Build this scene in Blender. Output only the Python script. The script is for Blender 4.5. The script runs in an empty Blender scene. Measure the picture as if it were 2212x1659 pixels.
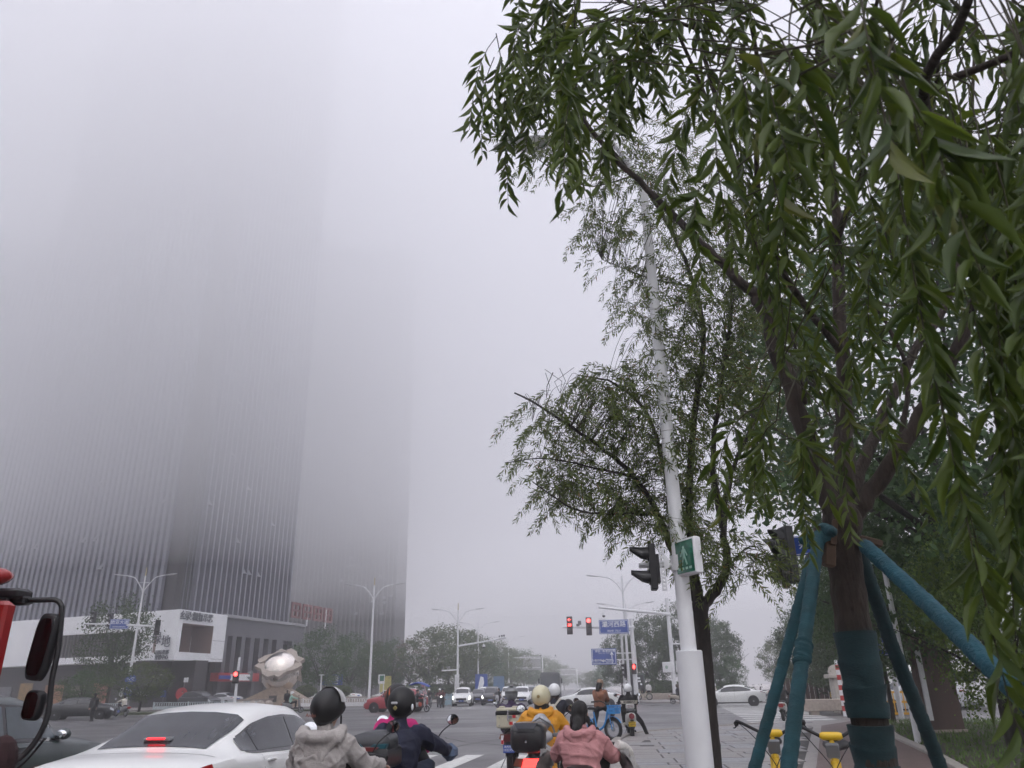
import bpy, bmesh, math, random
import numpy as np
from mathutils import Vector, Matrix, Euler

random.seed(7)
rng = np.random.default_rng(7)
S = bpy.context.scene
COL = S.collection
rad = math.radians

# ------------------------------------------------------------------ camera
EYE = np.array([0.0, 0.0, 1.55])          # a rider's eye, sitting on a scooter in the cycle lane
FPX, CX, CY = 1640.0, 1106.0, 829.5       # lens in pixels of a 2212 x 1659 frame
_th, _ps, _ro = math.atan(655 / 1640), rad(6.1), rad(1.1)
cF = np.array([-math.sin(_ps) * math.cos(_th), math.cos(_ps) * math.cos(_th), math.sin(_th)])
_r0 = np.cross(cF, [0, 0, 1]); _r0 /= np.linalg.norm(_r0); _u0 = np.cross(_r0, cF)
cR = math.cos(_ro) * _r0 - math.sin(_ro) * _u0
cU = math.sin(_ro) * _r0 + math.cos(_ro) * _u0
cam = bpy.data.cameras.new('camera')
cam_o = bpy.data.objects.new('camera', cam); COL.objects.link(cam_o)
cam.sensor_width = 36; cam.lens = 36 * FPX / 2212
cam.clip_start = 0.05; cam.clip_end = 4000
cam.dof.use_dof = True; cam.dof.focus_distance = 22; cam.dof.aperture_fstop = 9.0
cam_o.matrix_world = Matrix(((cR[0], cU[0], -cF[0], EYE[0]), (cR[1], cU[1], -cF[1], EYE[1]), (cR[2], cU[2], -cF[2], EYE[2]), (0, 0, 0, 1)))
S.camera = cam_o

# ------------------------------------------------------------------ sky, sun, exposure
W = bpy.data.worlds.new('World'); S.world = W; W.use_nodes = True
wn = W.node_tree.nodes; wl = W.node_tree.links; wn.clear()
sky = wn.new('ShaderNodeTexSky'); sky.sky_type = 'NISHITA'; sky.sun_disc = False
sky.sun_elevation = rad(52); sky.sun_rotation = rad(165); sky.dust_density = 6; sky.air_density = 1.2; sky.ozone_density = 1.0
hs = wn.new('ShaderNodeHueSaturation'); hs.inputs['Saturation'].default_value = 0.30
bg = wn.new('ShaderNodeBackground'); bg.inputs['Strength'].default_value = 0.15
wo = wn.new('ShaderNodeOutputWorld')
wl.new(sky.outputs[0], hs.inputs['Color']); # overcast: the cloud sheet is three times brighter overhead than at the horizon (CIE overcast sky)
gm = wn.new('ShaderNodeTexCoord'); sx_ = wn.new('ShaderNodeSeparateXYZ'); wl.new(gm.outputs['Generated'], sx_.inputs[0])
mr_ = wn.new('ShaderNodeMapRange'); mr_.inputs[1].default_value = 0; mr_.inputs[2].default_value = 1; mr_.inputs[3].default_value = .08; mr_.inputs[4].default_value = 1
wl.new(sx_.outputs[2], mr_.inputs[0])
oc = wn.new('ShaderNodeVectorMath'); oc.operation = 'SCALE'; oc.inputs[0].default_value = (6.5, 6.5, 7.55); wl.new(mr_.outputs[0], oc.inputs['Scale'])
mx = wn.new('ShaderNodeMix'); mx.data_type = 'RGBA'; mx.inputs[0].default_value = .93
wl.new(hs.outputs[0], mx.inputs[6]); wl.new(oc.outputs[0], mx.inputs[7]); wl.new(mx.outputs[2], bg.inputs[0]); wl.new(bg.outputs[0], wo.inputs[0])
sun = bpy.data.lights.new('sun', 'SUN'); sun.energy = 1.5; sun.angle = rad(40); sun.color = (1, 0.97, 0.93)
sun_o = bpy.data.objects.new('sun', sun); COL.objects.link(sun_o)
_sd = Vector((math.sin(rad(165)) * math.cos(rad(52)), math.cos(rad(165)) * math.cos(rad(52)), math.sin(rad(52))))
sun_o.rotation_euler = _sd.to_track_quat('Z', 'Y').to_euler()
S.view_settings.view_transform = 'Standard'; S.view_settings.look = 'None'
S.view_settings.gamma = 1.0; S.view_settings.use_curve_mapping = False
S.view_settings.exposure = 0.97
S.cycles.volume_bounces = 6
S.cycles.max_bounces = 8
S.cycles.use_denoising = True

# ------------------------------------------------------------------ helpers
def ray(x, y):
    return cF * FPX + cR * (x - CX) + cU * (CY - y)
def gp(x, y, z=0.0):
    d = ray(x, y); return Vector(EYE + d * ((z - EYE[2]) / d[2]))
def at(x, y, Y):
    d = ray(x, y); return Vector(EYE + d * (Y / d[1]))
def ad(x, y, dist):
    d = ray(x, y); return Vector(EYE + d * (dist / np.linalg.norm(d)))
def px(p):
    v = np.array(p) - EYE; k = FPX / max(1e-6, v @ cF); return CX + (v @ cR) * k, CY - (v @ cU) * k, v @ cF

MATS = {}
def M(name, rgb=(.5, .5, .5), rough=.6, metal=0.0, var=.08, vs=3.0, bump=0.0, bs=30.0, emit=None, es=1.0, trans=0.0, coat=0.0, rvar=0.0, spec=.5, sss=0.0, stretch=None, alpha=1.0):
    if name in MATS: return MATS[name]
    m = bpy.data.materials.new(name); m.use_nodes = True
    nt = m.node_tree; n = nt.nodes; l = nt.links; b = n['Principled BSDF']
    b.inputs['Roughness'].default_value = rough; b.inputs['Metallic'].default_value = metal
    b.inputs['Specular IOR Level'].default_value = spec
    b.inputs['Base Color'].default_value = (*rgb, 1)
    b.inputs['Coat Weight'].default_value = coat
    b.inputs['Transmission Weight'].default_value = trans
    b.inputs['Alpha'].default_value = alpha
    tc = n.new('ShaderNodeTexCoord'); src = tc.outputs['Object']
    if stretch:
        mp = n.new('ShaderNodeMapping'); mp.inputs['Scale'].default_value = stretch; l.new(src, mp.inputs[0]); src = mp.outputs[0]
    if var > 0 or rvar > 0:
        nz = n.new('ShaderNodeTexNoise'); nz.inputs['Scale'].default_value = vs; nz.inputs['Detail'].default_value = 6; nz.inputs['Roughness'].default_value = .65
        l.new(src, nz.inputs['Vector'])
        if var > 0:
            cr = n.new('ShaderNodeValToRGB')
            cr.color_ramp.elements[0].position = .3; cr.color_ramp.elements[1].position = .7
            cr.color_ramp.elements[0].color = (*[max(0, c * (1 - var)) for c in rgb], 1)
            cr.color_ramp.elements[1].color = (*[min(1, c * (1 + var)) for c in rgb], 1)
            l.new(nz.outputs[0], cr.inputs[0]); l.new(cr.outputs[0], b.inputs['Base Color'])
        if rvar > 0:
            mr = n.new('ShaderNodeMapRange'); mr.inputs[1].default_value = .35; mr.inputs[2].default_value = .65
            mr.inputs[3].default_value = max(.02, rough - rvar); mr.inputs[4].default_value = min(1, rough + rvar)
            l.new(nz.outputs[0], mr.inputs[0]); l.new(mr.outputs[0], b.inputs['Roughness'])
    if bump > 0:
        nb = n.new('ShaderNodeTexNoise'); nb.inputs['Scale'].default_value = bs; nb.inputs['Detail'].default_value = 5
        l.new(src, nb.inputs['Vector'])
        bp = n.new('ShaderNodeBump'); bp.inputs['Strength'].default_value = bump; bp.inputs['Distance'].default_value = .02
        l.new(nb.outputs[0], bp.inputs['Height']); l.new(bp.outputs[0], b.inputs['Normal'])
    if emit:
        b.inputs['Emission Color'].default_value = (*emit, 1); b.inputs['Emission Strength'].default_value = es
    if sss > 0:
        b.inputs['Subsurface Weight'].default_value = sss; b.inputs['Subsurface Radius'].default_value = (.02, .01, .006)
    MATS[name] = m
    return m

class MB:
    """collects shapes and links them as ONE mesh object"""
    def __init__(s): s.v = []; s.f = []; s.mi = []; s.cur = 0
    def add(s, vs, fs):
        o = len(s.v); s.v += [tuple(p) for p in vs]; s.f += [tuple(i + o for i in f) for f in fs]; s.mi += [s.cur] * len(fs)
    def box(s, c, d, rot=None, bev=0.0):
        hx, hy, hz = d[0] / 2, d[1] / 2, d[2] / 2
        if bev > 0:
            b = min(bev, hx * .9, hy * .9, hz * .9); vs = []
            for z, k in ((-hz, b), (-hz + b, 0), (hz - b, 0), (hz, b)):
                X, Y = hx - k, hy - k; c2 = b * .6
                vs += [(-X + c2, -Y, z), (X - c2, -Y, z), (X, -Y + c2, z), (X, Y - c2, z), (X - c2, Y, z), (-X + c2, Y, z), (-X, Y - c2, z), (-X, -Y + c2, z)]
            fs = [tuple(range(7, -1, -1)), tuple(range(24, 32))]
            for r in range(3):
                for i in range(8): fs.append((r * 8 + i, r * 8 + (i + 1) % 8, r * 8 + 8 + (i + 1) % 8, r * 8 + 8 + i))
        else:
            vs = [(x, y, z) for z in (-hz, hz) for x, y in ((-hx, -hy), (hx, -hy), (hx, hy), (-hx, hy))]
            fs = [(3, 2, 1, 0), (4, 5, 6, 7), (0, 1, 5, 4), (1, 2, 6, 5), (2, 3, 7, 6), (3, 0, 4, 7)]
        R = rot.to_matrix() if isinstance(rot, Euler) else (rot if rot else None)
        c = Vector(c)
        s.add([(R @ Vector(p) if R else Vector(p)) + c for p in vs], fs); return s
    def rings(s, rs, cap=True, close=True):
        n = len(rs[0]); vs = [p for r in rs for p in r]; fs = []
        for i in range(len(rs) - 1):
            for j in range(n if close else n - 1):
                a, b = i * n + j, i * n + (j + 1) % n
                fs.append((a, b, b + n, a + n))
        if cap and close:
            fs.append(tuple(range(n - 1, -1, -1))); fs.append(tuple(range((len(rs) - 1) * n, len(rs) * n)))
        s.add(vs, fs); return s
    def tube(s, pts, r, n=8, cap=True, flat=1.0):
        pts = [Vector(p) for p in pts]
        rr = r if isinstance(r, (list, tuple)) else [r] * len(pts)
        up = None; rs = []
        for i, p in enumerate(pts):
            t = (pts[min(i + 1, len(pts) - 1)] - pts[max(i - 1, 0)])
            t = t.normalized() if t.length > 1e-9 else Vector((0, 0, 1))
            if up is None: up = Vector((0, 0, 1)) if abs(t.z) < .9 else Vector((1, 0, 0))
            a = t.cross(up)
            if a.length < 1e-6: a = t.orthogonal()
            a.normalize(); b = a.cross(t).normalized(); up = b
            rs.append([p + (a * math.cos(2 * math.pi * k / n) + b * flat * math.sin(2 * math.pi * k / n)) * rr[i] for k in range(n)])
        s.rings(rs, cap); return s
    def lathe(s, prof, n=16, c=(0, 0, 0), axis='Z', cap=True):
        c = Vector(c); rs = []
        for r, z in prof:
            ring = []
            for k in range(n):
                a = 2 * math.pi * k / n; x, y = r * math.cos(a), r * math.sin(a)
                ring.append(c + (Vector((x, y, z)) if axis == 'Z' else Vector((z, x, y)) if axis == 'X' else Vector((y, z, x))))
            rs.append(ring)
        s.rings(rs, cap); return s
    def ell(s, c, r, n=12, m=8, rot=None):
        c = Vector(c); r = (r, r, r) if not isinstance(r, (tuple, list)) else r; rs = []
        R = rot.to_matrix() if rot else None
        for i in range(m + 1):
            th = math.pi * (.02 + .96 * i / m) - math.pi / 2
            ring = []
            for k in range(n):
                a = 2 * math.pi * k / n
                p = Vector((r[0] * math.cos(th) * math.cos(a), r[1] * math.cos(th) * math.sin(a), r[2] * math.sin(th)))
                ring.append(c + (R @ p if R else p))
            rs.append(ring)
        s.rings(rs); return s
    def prism(s, poly, lo, hi, axis='Z'):
        f = {'Z': lambda p, h: (p[0], p[1], h), 'Y': lambda p, h: (p[0], h, p[1]), 'X': lambda p, h: (h, p[0], p[1])}[axis]
        n = len(poly); vs = [f(p, lo) for p in poly] + [f(p, hi) for p in poly]
        fs = [tuple(range(n - 1, -1, -1)), tuple(range(n, 2 * n))] + [(i, (i + 1) % n, n + (i + 1) % n, n + i) for i in range(n)]
        s.add(vs, fs); return s
    def mesh(s, name, mats, smooth=False):
        me = bpy.data.meshes.new(name); me.from_pydata([tuple(p) for p in s.v], [], s.f)
        for m in (mats if isinstance(mats, (list, tuple)) else [mats]): me.materials.append(m)
        if len(set(s.mi)) > 1: me.polygons.foreach_set('material_index', s.mi)
        bm = bmesh.new(); bm.from_mesh(me); bmesh.ops.recalc_face_normals(bm, faces=bm.faces); bm.to_mesh(me); bm.free()
        if smooth:
            me.polygons.foreach_set('use_smooth', [True] * len(me.polygons))
            try: me.set_sharp_from_angle(angle=rad(smooth if smooth is not True else 45))
            except Exception: pass
        me.update(); return me
    def obj(s, name, mats, parent=None, smooth=False, **kw):
        return link(name, s.mesh(name, mats, smooth), parent, **kw)

def link(name, data, parent=None, loc=None, rot=None, scale=None, kind=None):
    o = bpy.data.objects.new(name, data); COL.objects.link(o)
    if parent: o.parent = parent
    if loc is not None: o.location = loc
    if rot is not None: o.rotation_euler = rot
    if scale is not None: o.scale = (scale,) * 3 if isinstance(scale, (int, float)) else scale
    if kind: o['kind'] = kind
    return o
def tag(o, label, cat, group=None):
    o['label'] = label; o['category'] = cat
    if group: o['group'] = group
    return o
def thing(name, label, cat, loc=(0, 0, 0), rz=0.0, group=None):
    o = bpy.data.objects.new(name, None); COL.objects.link(o); o.empty_display_size = .2
    o.location = loc; o.rotation_euler = (0, 0, rz); return tag(o, label, cat, group)
KIDS = {}
def copy_tree(o, parent=None):
    c = o.copy(); COL.objects.link(c)
    if parent: c.parent = parent
    for ch in list(o.children): copy_tree(ch, c)
    return c
def dup(o, loc, rz, label, group=None):
    c = copy_tree(o); c.location = loc; c.rotation_euler = (0, 0, rz); c['label'] = label
    if group: c['group'] = group
    return c
def struct(name, mb, m, smooth=False):
    o = mb.obj(name, m, None, smooth); o['kind'] = 'structure'; return o
def text_mesh(name, body, size, m, parent=None, loc=(0, 0, 0), rot=(rad(90), 0, 0), extrude=.003, align='CENTER', sx=1.0, bold=0.0):
    cu = bpy.data.curves.new(name, 'FONT'); cu.body = body; cu.size = size; cu.align_x = align; cu.align_y = 'CENTER'
    cu.extrude = extrude; cu.resolution_u = 2; cu.offset = bold
    to = bpy.data.objects.new(name + '_tmp', cu); COL.objects.link(to)
    me = bpy.data.meshes.new_from_object(to.evaluated_get(bpy.context.evaluated_depsgraph_get()))
    bpy.data.objects.remove(to); me.materials.clear(); me.materials.append(m)
    o = link(name, me, parent, loc, rot); o.scale = (sx, 1, 1); return o
def remesh(name, mb, voxel, mats, parent=None, smooth_it=4, wrinkle=0.0, wscale=6.0, wdir=(1, 1, 1), fn=None):
    """melts overlapping closed shapes into one continuous skin"""
    me0 = mb.mesh(name + '_raw', mats)
    t = bpy.data.objects.new(name + '_tmp', me0); COL.objects.link(t)
    r = t.modifiers.new('r', 'REMESH'); r.mode = 'VOXEL'; r.voxel_size = voxel; r.use_smooth_shade = True
    if smooth_it:
        sm = t.modifiers.new('s', 'SMOOTH'); sm.iterations = smooth_it; sm.factor = .5
    me = bpy.data.meshes.new_from_object(t.evaluated_get(bpy.context.evaluated_depsgraph_get()))
    bpy.data.objects.remove(t); bpy.data.meshes.remove(me0)
    n = len(me.vertices)
    if (wrinkle or fn) and n:
        co = np.empty(n * 3); me.vertices.foreach_get('co', co); co = co.reshape(-1, 3)
        no = np.empty(n * 3); me.vertex_normals.foreach_get('vector', no); no = no.reshape(-1, 3)
        if wrinkle:
            q = co * np.array(wdir) * wscale
            w = np.zeros(n)
            for k in range(7):
                d = rng.normal(size=3); d /= np.linalg.norm(d); ph = rng.uniform(0, 6.28)
                wob = 1.3 * np.sin(q @ rng.normal(size=3) * .7 + rng.uniform(0, 6))
                w += (1 - np.abs(np.sin(q @ d * rng.uniform(.8, 1.9) + wob + ph))) ** 4 * rng.uniform(.4, 1)
            w -= w.mean()
            co = co + no * (w * wrinkle)[:, None]
        if fn: co = fn(co, no)
        me.vertices.foreach_set('co', co.ravel())
    me.materials.clear()
    for m in (mats if isinstance(mats, (list, tuple)) else [mats]): me.materials.append(m)
    me.polygons.foreach_set('use_smooth', [True] * len(me.polygons)); me.update()
    return link(name, me, parent)
def sell(cx, cz, a, b, e=2.6, n=20):
    """superellipse outline"""
    out = []
    for k in range(n):
        t = 2 * math.pi * k / n; c, s_ = math.cos(t), math.sin(t)
        out.append((cx + a * math.copysign(abs(c) ** (2 / e), c), cz + b * math.copysign(abs(s_) ** (2 / e), s_)))
    return out
def loft_y(mb, secs, n=20):
    """sections (y, cx, cz, half width, half height, exponent) lofted along Y"""
    mb.rings([[Vector((p[0], y, p[1])) for p in sell(cx, cz, a, b, e, n)] for y, cx, cz, a, b, e in secs]); return mb
def curve_pts(pts, k=6):
    """Catmull-Rom through the points"""
    P = [Vector(p) for p in pts]; P = [P[0] * 2 - P[1]] + P + [P[-1] * 2 - P[-2]]; out = []
    for i in range(1, len(P) - 2):
        for j in range(k):
            t = j / k
            out.append(.5 * ((2 * P[i]) + (-P[i - 1] + P[i + 1]) * t + (2 * P[i - 1] - 5 * P[i] + 4 * P[i + 1] - P[i + 2]) * t * t + (-P[i - 1] + 3 * P[i] - 3 * P[i + 1] + P[i + 2]) * t ** 3))
    out.append(P[-2]); return out

WHITE = M('white_paint', (.72, .73, .75), .38, var=.05, vs=2.5, bump=.02)
WHITE_OLD = M('worn_white_paint', (.62, .63, .64), .5, var=.12, vs=1.6, bump=.05, bs=12)
BLACK = M('black_plastic', (.008, .008, .010), .45, var=.2, vs=8, bump=.05, bs=60)
BLACK_G = M('gloss_black', (.012, .012, .014), .18, var=.1, coat=.4)
RUBBER = M('rubber', (.011, .011, .012), .8, var=.25, vs=12, bump=.1, bs=40)
CHROME = M('bare_metal', (.55, .56, .58), .25, 1.0, var=.1)
STEEL = M('grey_steel', (.24, .25, .26), .45, .6, var=.12)
GREY = M('grey_plastic', (.16, .165, .175), .5, var=.1)
GLASS_D = M('dark_glass', (.02, .023, .028), .06, var=.15, vs=1.5, spec=.6)
GLASS_M = M('mirror_glass', (.75, .77, .8), .03, 1.0, var=0)
RED_L = M('red_lens', (.30, .01, .012), .2, var=.1, coat=.5)
RED_ON = M('lit_red_lens', (.6, .02, .02), .3, var=0, emit=(1, .035, .03), es=2.6)
WHITE_ON = M('lit_white_lamp', (.8, .8, .8), .3, var=0, emit=(1, .97, .92), es=5)
SIGN_B = M('blue_sign', (.025, .075, .36), .4, var=.06, vs=4)
SIGN_W = M('white_lettering', (.8, .82, .85), .5, var=0)
# ------------------------------------------------------------------ the air
haze_m = bpy.data.materials.new('haze_air'); haze_m.use_nodes = True
_n = haze_m.node_tree.nodes; _n.clear()
_v = _n.new('ShaderNodeVolumePrincipled'); _v.inputs['Color'].default_value = (.985, .985, .99, 1); _v.inputs['Density'].default_value = .0026; _v.inputs['Anisotropy'].default_value = .78
_o = _n.new('ShaderNodeOutputMaterial'); haze_m.node_tree.links.new(_v.outputs[0], _o.inputs['Volume'])
h = MB().box((0, 300, 84.5), (1000, 900, 171)).obj('haze', haze_m); h['kind'] = 'stuff'; h['label'] = 'pale even haze filling the street air'
bank_m = haze_m.copy(); bank_m.name = 'fog_bank_air'
for q in bank_m.node_tree.nodes:
    if q.type == 'PRINCIPLED_VOLUME': q.inputs['Density'].default_value = .030; q.inputs['Color'].default_value = (.99, .99, .995, 1)
thin_m = bank_m.copy(); thin_m.name = 'thin_fog_air'
for q in thin_m.node_tree.nodes:
    if q.type == 'PRINCIPLED_VOLUME': q.inputs['Density'].default_value = .011
def bank(mb, lab, m=bank_m):
    b_ = mb.obj('fog_bank', m); b_['kind'] = 'stuff'; b_['label'] = lab
bank(MB().box((20, 14, 66), (420, 148, 100)), 'low bank of fog hanging in front of the towers')

# ------------------------------------------------------------------ ground
def asphalt(name, base, wet):
    m = M(name, base, .52, var=.16, vs=.9, bump=.25, bs=140)
    nt = m.node_tree; n = nt.nodes; l = nt.links; b = n['Principled BSDF']
    tc = n.new('ShaderNodeTexCoord')
    w = n.new('ShaderNodeTexNoise'); w.inputs['Scale'].default_value = .12; w.inputs['Detail'].default_value = 7; w.inputs['Roughness'].default_value = .62
    l.new(tc.outputs['Object'], w.inputs['Vector'])
    mr = n.new('ShaderNodeMapRange'); mr.inputs[1].default_value = .38; mr.inputs[2].default_value = .66; mr.inputs[3].default_value = .54; mr.inputs[4].default_value = .54 - wet
    l.new(w.outputs[0], mr.inputs[0]); l.new(mr.outputs[0], b.inputs['Roughness'])
    return m
ASPH = asphalt('asphalt', (.105, .101, .103), .3)
ASPH2 = asphalt('patched_asphalt', (.082, .079, .081), .25)
PAVE = M('pale_paving', (.27, .25, .24), .6, var=.14, vs=2.0, bump=.15, bs=50)
KERB = M('kerb_granite', (.30, .28, .255), .7, var=.18, vs=6, bump=.2, bs=60)
PAINT = M('road_paint', (.60, .60, .58), .6, var=.22, vs=5, bump=.1, bs=60)
PATHM = M('brown_cycle_asphalt', (.125, .088, .082), .6, var=.14, vs=2, bump=.25, bs=120)
TILE = [M('grey_tile_a', (.22, .215, .215), .5, var=.18, vs=4, bump=.12, bs=35, rvar=.15), M('grey_tile_b', (.25, .235, .225), .55, var=.2, vs=4, bump=.12, bs=35, rvar=.15), M('grey_tile_c', (.185, .19, .205), .42, var=.2, vs=4, bump=.12, bs=35, rvar=.15)]

def sheet(poly, z): 
    mb = MB(); mb.add([(p[0], p[1], z) for p in poly], [tuple(range(len(poly)))]); return mb
struct('road', sheet([(-480, -120), (480, -120), (480, 730), (-480, 730)], 0), ASPH)
# the patched strip that crosses the junction
for i, (a, b2) in enumerate((((620, 1556), (1240, 1553)), ((600, 1577), (1030, 1570)), ((1470, 1545), (1660, 1548)))):
    p, q = gp(*a), gp(*b2)
    struct('road_patch', sheet([(p.x, p.y - 1.0), (q.x, q.y - 1.0), (q.x, q.y + 1.2), (p.x, p.y + 1.2)], .004), ASPH2)
TAR = M('crack_filler', (.022, .022, .023), .7, var=.3, vs=6)
for x0, y0, dx, dy, n in ((-5.2, 21.5, .28, .62, 16), (-2.6, 23.0, -.34, .5, 18), (-8.5, 27, .55, .25, 20), (-1.2, 27.5, -.5, .35, 18), (-4, 33, .7, .12, 26), (-12, 36, .6, .5, 24), (1.5, 34.5, -.25, .75, 18)):
    mb = MB(); P_ = [Vector((x0, y0, .007))]
    for k in range(n): P_.append(P_[-1] + Vector((dx + random.uniform(-.22, .22), dy + random.uniform(-.2, .2), 0)))
    G_ = []
    for a_, b_ in zip(P_, P_[1:]): w_ = random.uniform(.012, .035); t_ = (b_ - a_).normalized(); q_ = Vector((-t_.y, t_.x, 0)) * w_; G_.append([a_ + q_, a_ - q_])
    mb.rings(G_, cap=False, close=False); struct('road_crack', mb, TAR)
# zebra crossing under the riders: stripes that run along the road
zc = thing('zebra_crossing', 'faded white zebra stripes crossing the near road under the scooters', 'road marking', (0, 0, 0))
for k in range(9):
    x0 = -1.92 - k * 1.16; y1 = 20.6 + .10 * k
    mb = MB(); mb.add([(x0 - .45, y1, .008), (x0, y1, .008), (x0 - .25, y1 - 4.5, .008), (x0 - .7, y1 - 4.5, .008)], [(3, 2, 1, 0)]); mb.obj('stripe', PAINT, zc)
zr = thing('zebra_crossing', 'long white zebra crossing over the side street on the right', 'road marking', (0, 0, 0))
for k in range(15):
    t = k / 14; y = 34.9 + (66 - 34.9) * t
    xl = 5.9 + (8.6 - 5.9) * t; xr = 9.6 + (13.2 - 9.6) * t
    mb = MB(); mb.add([(xl, y, .008), (xr, y, .008), (xr + .05, y + 1.0, .008), (xl + .05, y + 1.0, .008)], [(0, 1, 2, 3)]); mb.obj('stripe', PAINT, zr)
for a, b2, lab in (((1655, 1557), (1760, 1557), 'white stop line at the near end of the right zebra crossing'), ((1850, 1539), (1990, 1544), 'long white lane line on the side street right of the striped post'), ((1800, 1531), (1830, 1533), 'short white lane line left of the striped post')):
    p, q = gp(*a), gp(*b2); mb = MB(); mb.add([(p.x, p.y, .008), (q.x, q.y, .008), (q.x, q.y + .5, .008), (p.x, p.y + .5, .008)], [(0, 1, 2, 3)])
    tag(mb.obj('lane_line', PAINT), lab, 'road marking')
m_ = MB().lathe([(.01, .003), (.42, .003), (.42, .012), (.36, .014), (.01, .014)], 24, gp(890, 1566)); tag(m_.obj('manhole_cover', M('cast_iron', (.03, .03, .03), .85)), 'dark round manhole cover in the junction asphalt', 'manhole cover')

# near corner plaza: kerb line, kerb stones, tiles
edge = [(0.0, -6), (0.0, 8), (0.0, 17.2), (0.02, 20.5), (0.06, 23.5), (.35, 25.9), (.95, 28.0), (2.2, 29.6), (4.3, 31.6), (6.6, 33.6)]
edge = [(p.x, p.y) for p in curve_pts([(x, y, 0) for x, y in edge], 5)]
plz = MB(); plz.prism([(60, -6), (60, 24), (14, 32.6), (9.6, 34.2)] + [(x + .26, y - .02) for x, y in edge[::-1]], 0.0, .10)
plaza = struct('pavement', plz, PAVE)
# kerb stones, one by one
d = 0; pts = [Vector((x, y, 0)) for x, y in edge]
def resample(pts, step):
    out = [pts[0]]; acc = 0
    for a, b2 in zip(pts, pts[1:]):
        L = (b2 - a).length; t = step - acc
        while t <= L: out.append(a.lerp(b2, t / L)); t += step
        acc = (acc + L) % step
    return out
ks = [p for p in resample(pts, .62) if p.y > 12]
for a, b2 in zip(ks, ks[1:]):
    dr = (b2 - a); nrm = Vector((dr.y, -dr.x, 0)).normalized(); c = (a + b2) / 2 + nrm * .13
    MB().box((c.x, c.y, .062 + random.uniform(-.004, .004)), (dr.length - .015, .25, .136), Matrix.Rotation(math.atan2(dr.y, dr.x), 3, 'Z'), .018).obj('kerb_stone', KERB, plaza)
struct('pavement', sheet([(.75, 15.2), (3.3, 15.2), (7.0, 29.5), (6.9, 31.2), (5.4, 31.0), (3.3, 28.9), (2.1, 27.0), (1.15, 24.6), (.8, 22.5)], .104), M('grout', (.055, .052, .05), .9, var=.3, vs=5))
tile_me = [MB().box((0, 0, 0), (.795, .955, .03), None, .010).mesh('tile', t) for t in TILE]
half_me = [MB().box((0, 0, 0), (.795, .395, .03), None, .010).mesh('tile', t) for t in TILE]
cnt = 0; rowy = 15.0; ri = 0
def kx(y):
    for a, b2 in zip(edge, edge[1:]):
        if a[1] <= y <= b2[1]: return a[0] + (b2[0] - a[0]) * (y - a[1]) / max(1e-6, b2[1] - a[1])
    return 99
while rowy < 33.5:
    hh = .42 if ri % 3 == 2 else .98
    for i in range(12):
        x = .72 + i * .825 + (.2 if ri % 2 else 0)
        if x - .42 < max(kx(rowy - hh / 2), kx(min(33.5, rowy + hh / 2))) + .28 or x + .42 > 3.75 + (rowy - .5 - 16) * .262 or cnt >= 290: continue
        link('tile', random.choice(half_me if hh < .5 else tile_me), plaza, (x, rowy, 0.1 + random.uniform(-.003, .003)), (random.uniform(-.004, .004), random.uniform(-.004, .004), 0)); cnt += 1
    rowy += hh / 2 + (.98 if (ri + 1) % 3 != 2 else .42) / 2 + .016; ri += 1
# brown cycle path over the corner, with its pale edging and the grass bed
struct('path', sheet([(1.6, 8), (3.75, 16), (7.4, 30), (9.6, 33.6), (10.6, 32.6), (10.5, 31.0), (9.4, 27.2), (7.9, 22.3), (7.3, 19), (6.6, 14), (6.4, 8)], .119), PATHM)
eg = [gp(1918, 1569, .1), gp(1930, 1590, .1), gp(1985, 1618, .1), gp(2040, 1645, .1), gp(2110, 1690, .1), gp(2160, 1740, .1)]
eg = resample([Vector((p.x, p.y, 0)) for p in curve_pts(eg, 6)], .7)
for a, b2 in zip(eg, eg[1:]):
    dr = b2 - a; c = (a + b2) / 2
    MB().box((c.x, c.y, .13), (dr.length - .012, .2, .1), Matrix.Rotation(math.atan2(dr.y, dr.x), 3, 'Z'), .012).obj('edging_stone', KERB, plaza)
SOIL = M('soil', (.035, .028, .02), .9, var=.3, vs=6, bump=.5, bs=30)
bed = [(p.x + .12, p.y) for p in eg] + [(30, eg[-1].y), (30, 34), (eg[0].x + .3, eg[0].y + 1.2)]
struct('ground', sheet(bed, .13), SOIL)
GRASS = M('grass', (.075, .14, .022), .7, var=.35, vs=4)
gb = MB()
for k in range(16000):
    y = random.uniform(10, 33); x = random.uniform(4, 16)
    exx = min(eg, key=lambda p: abs(p.y - y)).x + .18
    if x < exx: continue
    hgt = random.uniform(.05, .13); a = random.uniform(0, 6.28); w = .018
    dx, dy = math.cos(a), math.sin(a)
    gb.add([(x - dx * w, y - dy * w, .13), (x + dx * w, y + dy * w, .13), (x + dy * hgt * .5, y + dx * hgt * .5, .13 + hgt)], [(0, 1, 2)])
g = gb.obj('grass', GRASS); g['kind'] = 'stuff'; g['label'] = 'short bright green grass in the kerbed bed'
# gutter water along the kerb
WATER = M('puddle', (.03, .03, .032), .05, var=.1, spec=.7, rvar=.03)
pd = MB()
for k in range(14):
    y = 17.2 + k * .42 + random.uniform(-.1, .1); L = random.uniform(.3, .9); x1 = kx(y) - .03; w = random.uniform(.05, .14)
    n_ = 10; pd.add([(x1 - L / 2 + L / 2 * math.cos(t) * (1 + .2 * math.sin(3 * t)), y + w * math.sin(t), .006) for t in [6.283 * j / n_ for j in range(n_)]], [tuple(range(n_))])
pd.add([(-.75 + .6 * math.cos(t), 24.0 + .9 * math.sin(t) * (1 + .3 * math.sin(2 * t)), .006) for t in [6.283 * j / 14 for j in range(14)]], [tuple(range(14))])
struct('water', pd, WATER)

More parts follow.
